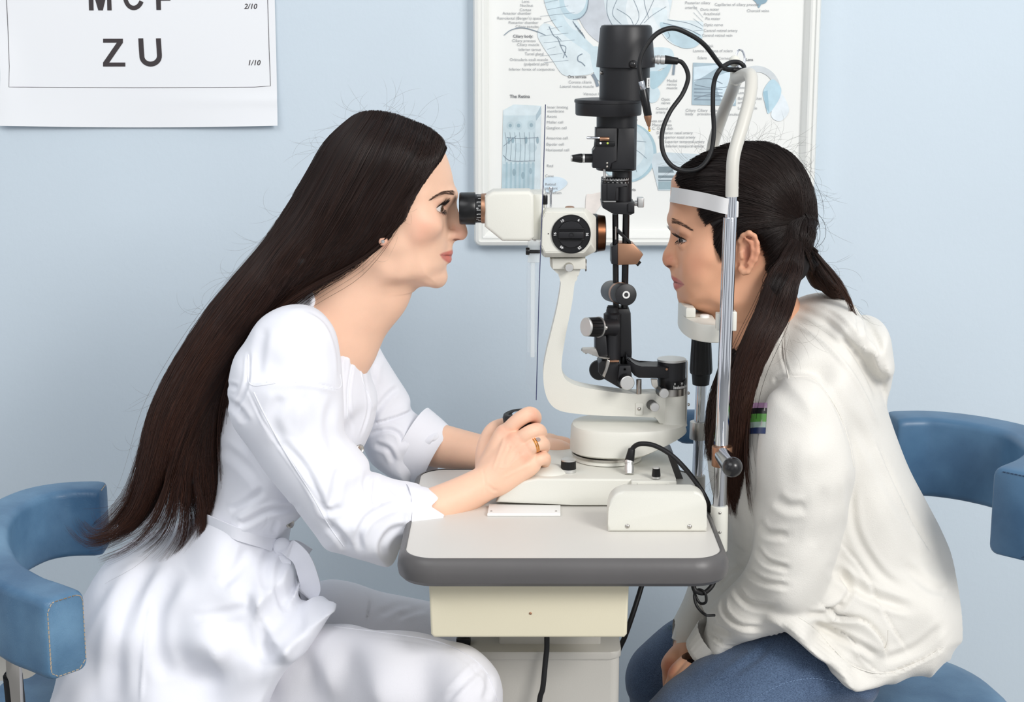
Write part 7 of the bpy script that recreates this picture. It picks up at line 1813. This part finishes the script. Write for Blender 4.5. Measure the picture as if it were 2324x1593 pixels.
# knitted chest stripes
def patch(name, bvh, top, bot, m, parent, off=.0006, nx=26, ny=4, Yd=2.0):
    bm = nb(); rows = []
    for j in range(ny + 1):
        t = j / ny; pts = [(a[0] + (b[0] - a[0]) * t, a[1] + (b[1] - a[1]) * t) for a, b in zip(top, bot)]
        rows.append([bm.verts.new(q) for q in on_surface(bvh, pts, off, Yd)])
    for a, b in zip(rows, rows[1:]):
        for i in range(len(a) - 1): bm.faces.new((a[i], a[i + 1], b[i + 1], b[i]))
    return obj(name, bm, m, parent, 80)
for nm, col in (('st_pink', (214, 168, 212)), ('st_black', (26, 26, 34)), ('st_green', (120, 202, 92)), ('st_mint', (206, 232, 218)), ('st_navy', (26, 56, 116))): M[nm] = mat(nm, col, .9, bump=.3, bscale=900, sheen=.3)
top = smo([(1612, 936), (1640, 950), (1680, 934), (1702, 916), (1742, 914)], 8)
wds = [0, 12, 25, 43, 56, 70]
for k, nm in enumerate(('st_pink', 'st_black', 'st_green', 'st_mint', 'st_navy')):
    patch('knit_stripe', ob_, [(x - wds[k] * .06, y + wds[k]) for x, y in top], [(x - wds[k + 1] * .06, y + wds[k + 1]) for x, y in top], nm, hoodie)
# t-shirt collar at the neck
M['tee'] = mat('grey_tshirt', (206, 206, 214), .85)
GTc = Field((P(1660, 0, Y0).x, Y0 - .075, P(0, 790, Y0).z), (P(1780, 0, Y0).x, Y0 + .075, P(0, 690, Y0).z), .002)
GTc.infl([(1668, 728), (1690, 720), (1716, 712), (1745, 705), (1760, 720), (1750, 770), (1700, 790), (1675, 765)], Y0, .056, .02, k=.002)
ctV, ctF = GTc.mesh(); npmesh('tshirt_collar', relax(ctV, ctF, 2), ctF, 'tee', girl)

# ---- jeans
GJ = Field((P(1320, 0, 2.2).x, 1.90, .36), (P(2095, 0, 2.0).x, 2.30, P(0, 1370, 1.88).z), .0030)
GJ.infl([(1430, 1650), (1483, 1593), (1513, 1561), (1552, 1531), (1596, 1497), (1661, 1464), (1724, 1436), (1800, 1425), (1900, 1445), (1975, 1475), (1995, 1540), (1970, 1585), (1900, 1600), (1800, 1660), (1700, 1740), (1600, 1850), (1540, 2000), (1400, 2000), (1340, 1880), (1370, 1740)], 2.0, .074, .074, yc=[(1900, 1500, 2.02), (1700, 1550, 2.01), (1450, 1750, 1.99)], k=.004)
GJ.infl([(1420, 1532), (1435, 1496), (1465, 1465), (1509, 1427), (1544, 1407), (1575, 1393), (1640, 1385), (1750, 1420), (1850, 1480), (1780, 1560), (1680, 1620), (1580, 1700), (1520, 1900), (1430, 1950), (1425, 1750), (1430, 1600), (1421, 1565)], 2.2, .075, .07, k=.004)
jV, jF = GJ.mesh(); jV = relax(jV, jF, 2)
jV = creases(jV, jF, [([(1750, 1450), (1720, 1490), (1660, 1530)], 10, .002), ([(1700, 1450), (1640, 1500), (1560, 1560)], 14, .0012), ([(1880, 1560), (1780, 1560), (1680, 1593)], 3, .0012, 'r')])
jn = npmesh('jeans', jV, jF, 'denim', girl)
jb_ = bvh_np((jV, jF))
M['jthread'] = mat('pale_blue_thread', (120, 144, 176), .8)
ps = on_surface(jb_, smo([(1910, 1552), (1850, 1540), (1790, 1548), (1730, 1575), (1700, 1600)], 8), .0003)
stitches('seam', ps, jn, 'jthread', .0005, .004)
# frayed tear on the far knee
fr_ = []
for i in range(170):
    t = R.random(); x = 1515 + 52 * t + R.gauss(0, 2); y = 1424 - 26 * t + R.gauss(0, 3) + 3; c_, n_ = hit(jb_, x, y)
    if c_ is None: continue
    a = R.uniform(0, PI); l = R.uniform(.002, .005); d = Vector((math.cos(a), R.uniform(-.6, 0), math.sin(a) * .9)); fr_.append([(c_ + n_ * .0005 + d * l * s + Vector((0, 0, R.gauss(0, .0004) * s)))[:] for s in (0, .4, .7, 1)])
M['fray'] = mat('frayed_threads', (150, 174, 190), .9)
strands('frayed_threads', fr_, [.00035] * len(fr_), jn, 'fray')

# ---- hair
ghp = [(1534, 402), (1547, 383), (1570, 365), (1600, 350), (1640, 334), (1700, 325), (1742, 327), (1782, 345), (1812, 370), (1832, 405), (1844, 440), (1849, 490), (1845, 530), (1834, 556), (1816, 590), (1795, 625), (1765, 664), (1748, 680), (1748, 640), (1746, 600), (1737, 572), (1722, 544), (1702, 530), (1682, 535), (1668, 550), (1656, 578), (1643, 596), (1631, 580), (1626, 556), (1617, 526), (1600, 502), (1588, 478), (1570, 455), (1552, 432), (1538, 416)]
GR = Field((P(1515, 0, Y0).x, Y0 - .145, P(0, 1210, Y0).z), (P(1960, 0, Y0).x, Y0 + .10, P(0, 305, Y0).z), .0026)
cw = [P(x, y, Y0) for x, y in sm(GS['core'], 5)]; cxz = [(q.x, q.z) for q in cw]; hxz = depth_outline(ghp, [(1700, 325, 2.1), (1845, 480, 2.1), (1535, 402, 2.09), (1600, 350, 2.1), (1560, 440, 2.055), (1600, 500, 2.038), (1640, 590, 2.032), (1680, 535, 2.030), (1740, 570, 2.03), (1765, 664, 2.04), (1800, 625, 2.07), (1834, 556, 2.09), (1560, 375, 2.1)])
GR.put(hair_fn(cxz, hxz, GS, .006, .009, [(1700, 420, .076), (1760, 520, .072), (1800, 460, .072), (1600, 400, .03), (1780, 640, .05)], [(1700, 330, .07), (1840, 480, .07), (1600, 350, .06), (1600, 500, .01), (1700, 540, .01)], [(1700, 450, Y0), (1600, 450, Y0)]),
       (P(1515, 0, Y0).x, Y0 - .1, P(0, 700, Y0).z), (P(1860, 0, Y0).x, Y0 + .09, P(0, 310, Y0).z), 0)
tie = P(1822, 530, Y0)
GR.ell((P(1806, 530, Y0).x, Y0 - .035, P(1806, 530, Y0).z), (.018, .040, .026), 0, .010)
GR.ell((P(1800, 575, Y0).x, Y0 - .040, P(1800, 575, Y0).z), (.016, .030, .030), 0, .012)
# front curtain falling over the shoulder
GR.infl([(1790, 560), (1812, 540), (1832, 560), (1828, 610), (1812, 660), (1800, 690), (1782, 730), (1758, 770), (1732, 820), (1712, 865), (1700, 920), (1690, 980), (1690, 1060), (1696, 1130), (1699, 1165), (1684, 1176), (1668, 1160), (1656, 1130), (1648, 1060), (1646, 980), (1655, 900), (1664, 850), (1680, 800), (1700, 755), (1720, 705), (1735, 650), (1752, 600)], 2.03,
        [(1800, 600, .034), (1760, 700, .026), (1700, 820, .020), (1675, 1000, .017), (1685, 1140, .010)], [(1800, 600, .03), (1740, 720, .025), (1680, 900, .018), (1680, 1150, .012)],
        yc=[(1800, 570, 2.055), (1770, 680, 2.022), (1720, 790, 1.998), (1680, 900, 2.002), (1670, 1050, 2.02), (1680, 1160, 2.03)], k=.01)
GR.infl([(1668, 745), (1650, 790), (1628, 830), (1614, 880), (1606, 940), (1604, 1000), (1608, 1045), (1618, 1040), (1622, 980), (1628, 930), (1640, 880), (1655, 840), (1680, 790)], 2.09, .014, .012, k=.004)
GR.infl([(1828, 560), (1845, 568), (1862, 590), (1885, 622), (1905, 648), (1922, 676), (1912, 684), (1890, 672), (1860, 662), (1838, 650), (1822, 610)], 2.09, .030, .022, k=.01)
qV, qF = GR.mesh(); qV = relax(qV, qF, 3)
gh = npmesh('hair', qV - vnormals(qV, qF) * .0016, qF, 'hairb', girl)
qb = bvh_np((qV, qF))
SG = [[(1642, 592), (1652, 560), (1672, 536), (1700, 522), (1735, 514), (1770, 508), (1800, 506)],
      [(1628, 560), (1640, 525), (1668, 508), (1700, 500), (1735, 498), (1770, 500), (1800, 504)],
      [(1600, 500), (1630, 486), (1665, 478), (1700, 478), (1740, 484), (1775, 492), (1802, 500)],
      [(1562, 442), (1600, 436), (1645, 438), (1690, 446), (1735, 460), (1772, 478), (1804, 498)],
      [(1538, 408), (1585, 396), (1640, 396), (1690, 408), (1738, 432), (1775, 462), (1806, 496)],
      [(1552, 381), (1600, 366), (1655, 366), (1705, 382), (1750, 414), (1785, 454), (1808, 494)],
      [(1602, 350), (1650, 345), (1700, 352), (1742, 374), (1775, 412), (1798, 452), (1811, 492)],
      [(1660, 330), (1705, 336), (1745, 354), (1780, 386), (1803, 424), (1813, 460), (1815, 492)],
      [(1740, 327), (1772, 346), (1798, 374), (1817, 410), (1825, 444), (1824, 470), (1819, 494)],
      [(1800, 358), (1820, 388), (1833, 420), (1838, 450), (1838, 470), (1832, 486), (1823, 498)],
      [(1840, 430), (1846, 460), (1848, 490), (1845, 510), (1838, 516), (1830, 514), (1822, 506)]]
hcol = ((26, 18, 17), (34, 23, 20), (62, 42, 34))
hair_run('hair_strands', SG, 4200, 26, qb, .0012, .00028, gh, *hcol, jit=1.6, tipj=3, stray=.012, clump=6)
hair_run('hair_strands', [[(1706, 530), (1735, 524), (1765, 516), (1798, 508)], [(1724, 545), (1748, 530), (1772, 520), (1798, 512)], [(1738, 572), (1756, 550), (1776, 532), (1798, 518)]], 500, 14, qb, .0012, .00026, gh, *hcol, jit=1.2, tipj=2, clump=6)
hair_run('hair_strands', [[(1738, 574), (1748, 560), (1765, 545), (1782, 530), (1796, 518)], [(1748, 640), (1760, 610), (1775, 580), (1790, 555), (1802, 530)], [(1765, 672), (1785, 640), (1800, 605), (1810, 575), (1815, 545)]], 700, 20, qb, .0012, .00026, gh, *hcol, jit=1.6, tipj=3)
hair_run('hair_strands', [[(1838, 470), (1846, 500), (1844, 530), (1836, 555), (1826, 575)], [(1826, 480), (1838, 505), (1838, 530), (1830, 552), (1820, 575)], [(1815, 490), (1822, 510), (1824, 530), (1818, 555), (1812, 580)]], 500, 18, qb, .0012, .0003, gh, *hcol, jit=2, tipj=5, clump=6)
hair_run('hair_strands', [[(1796, 500), (1788, 512), (1786, 530), (1792, 550), (1802, 570)], [(1815, 492), (1806, 505), (1803, 530), (1808, 552), (1815, 575)], [(1835, 495), (1828, 510), (1826, 530), (1828, 552), (1830, 572)]], 500, 18, qb, .0012, .0003, gh, *hcol, jit=2, tipj=5)
TG = [[(1795, 540), (1775, 570), (1757, 610), (1740, 655), (1722, 705), (1700, 755), (1678, 808), (1662, 860), (1652, 930), (1647, 1010), (1652, 1100), (1662, 1165)],
      [(1808, 545), (1793, 580), (1778, 625), (1760, 670), (1742, 718), (1720, 768), (1698, 820), (1680, 880), (1669, 950), (1664, 1030), (1670, 1110), (1680, 1178)],
      [(1822, 548), (1820, 592), (1809, 640), (1796, 688), (1776, 736), (1750, 784), (1724, 836), (1704, 896), (1693, 970), (1690, 1050), (1694, 1120), (1698, 1170)]]
hair_run('hair_strands', TG, 3000, 36, qb, .0013, .00030, gh, (28, 19, 18), (52, 33, 27), (104, 66, 48), jit=2.5, tipj=9, stray=.03, clump=12, wav=.5, Yfall=2.0)
hair_run('hair_strands', [[(1690, 760), (1660, 800), (1632, 845), (1614, 900), (1607, 960), (1604, 1010), (1606, 1048)], [(1700, 765), (1676, 805), (1652, 850), (1636, 900), (1626, 950), (1620, 1000), (1618, 1045)]], 500, 24, qb, .0013, .00028, gh, (26, 18, 17), (44, 28, 23), (80, 52, 38), jit=2, tipj=8, Yfall=2.07)
hair_run('hair_strands', [[(1822, 560), (1838, 600), (1852, 635), (1870, 655), (1893, 668), (1905, 674)], [(1832, 556), (1852, 588), (1876, 622), (1898, 650), (1915, 672), (1922, 690)], [(1838, 556), (1862, 584), (1890, 618), (1915, 655), (1936, 700), (1946, 745)]], 600, 24, qb, .0013, .00027, gh, (26, 18, 17), (60, 38, 30), (110, 72, 52), jit=2, tipj=8, Yfall=2.07)
flyaways('loose_hairs', [(1560, 375, 150), (1600, 350, 120), (1660, 330, 80), (1720, 325, 50), (1780, 343, 30), (1820, 380, 0), (1845, 440, -20), (1850, 500, -60), (1848, 560, -60), (1880, 610, -30), (1930, 700, -60), (1740, 810, -30), (1720, 900, -60)], 190, gh, .00011, (46, 34, 30), L=(30, 90))
flyaways('loose_hairs', [(1640, 1080, 230), (1640, 900, 250), (1610, 1040, 250), (1600, 900, 260), (1760, 780, 290), (1790, 760, 290), (1820, 740, 300)], 30, gh, .00008, (70, 52, 44), L=(30, 110), Yr=(1.93, 1.97))
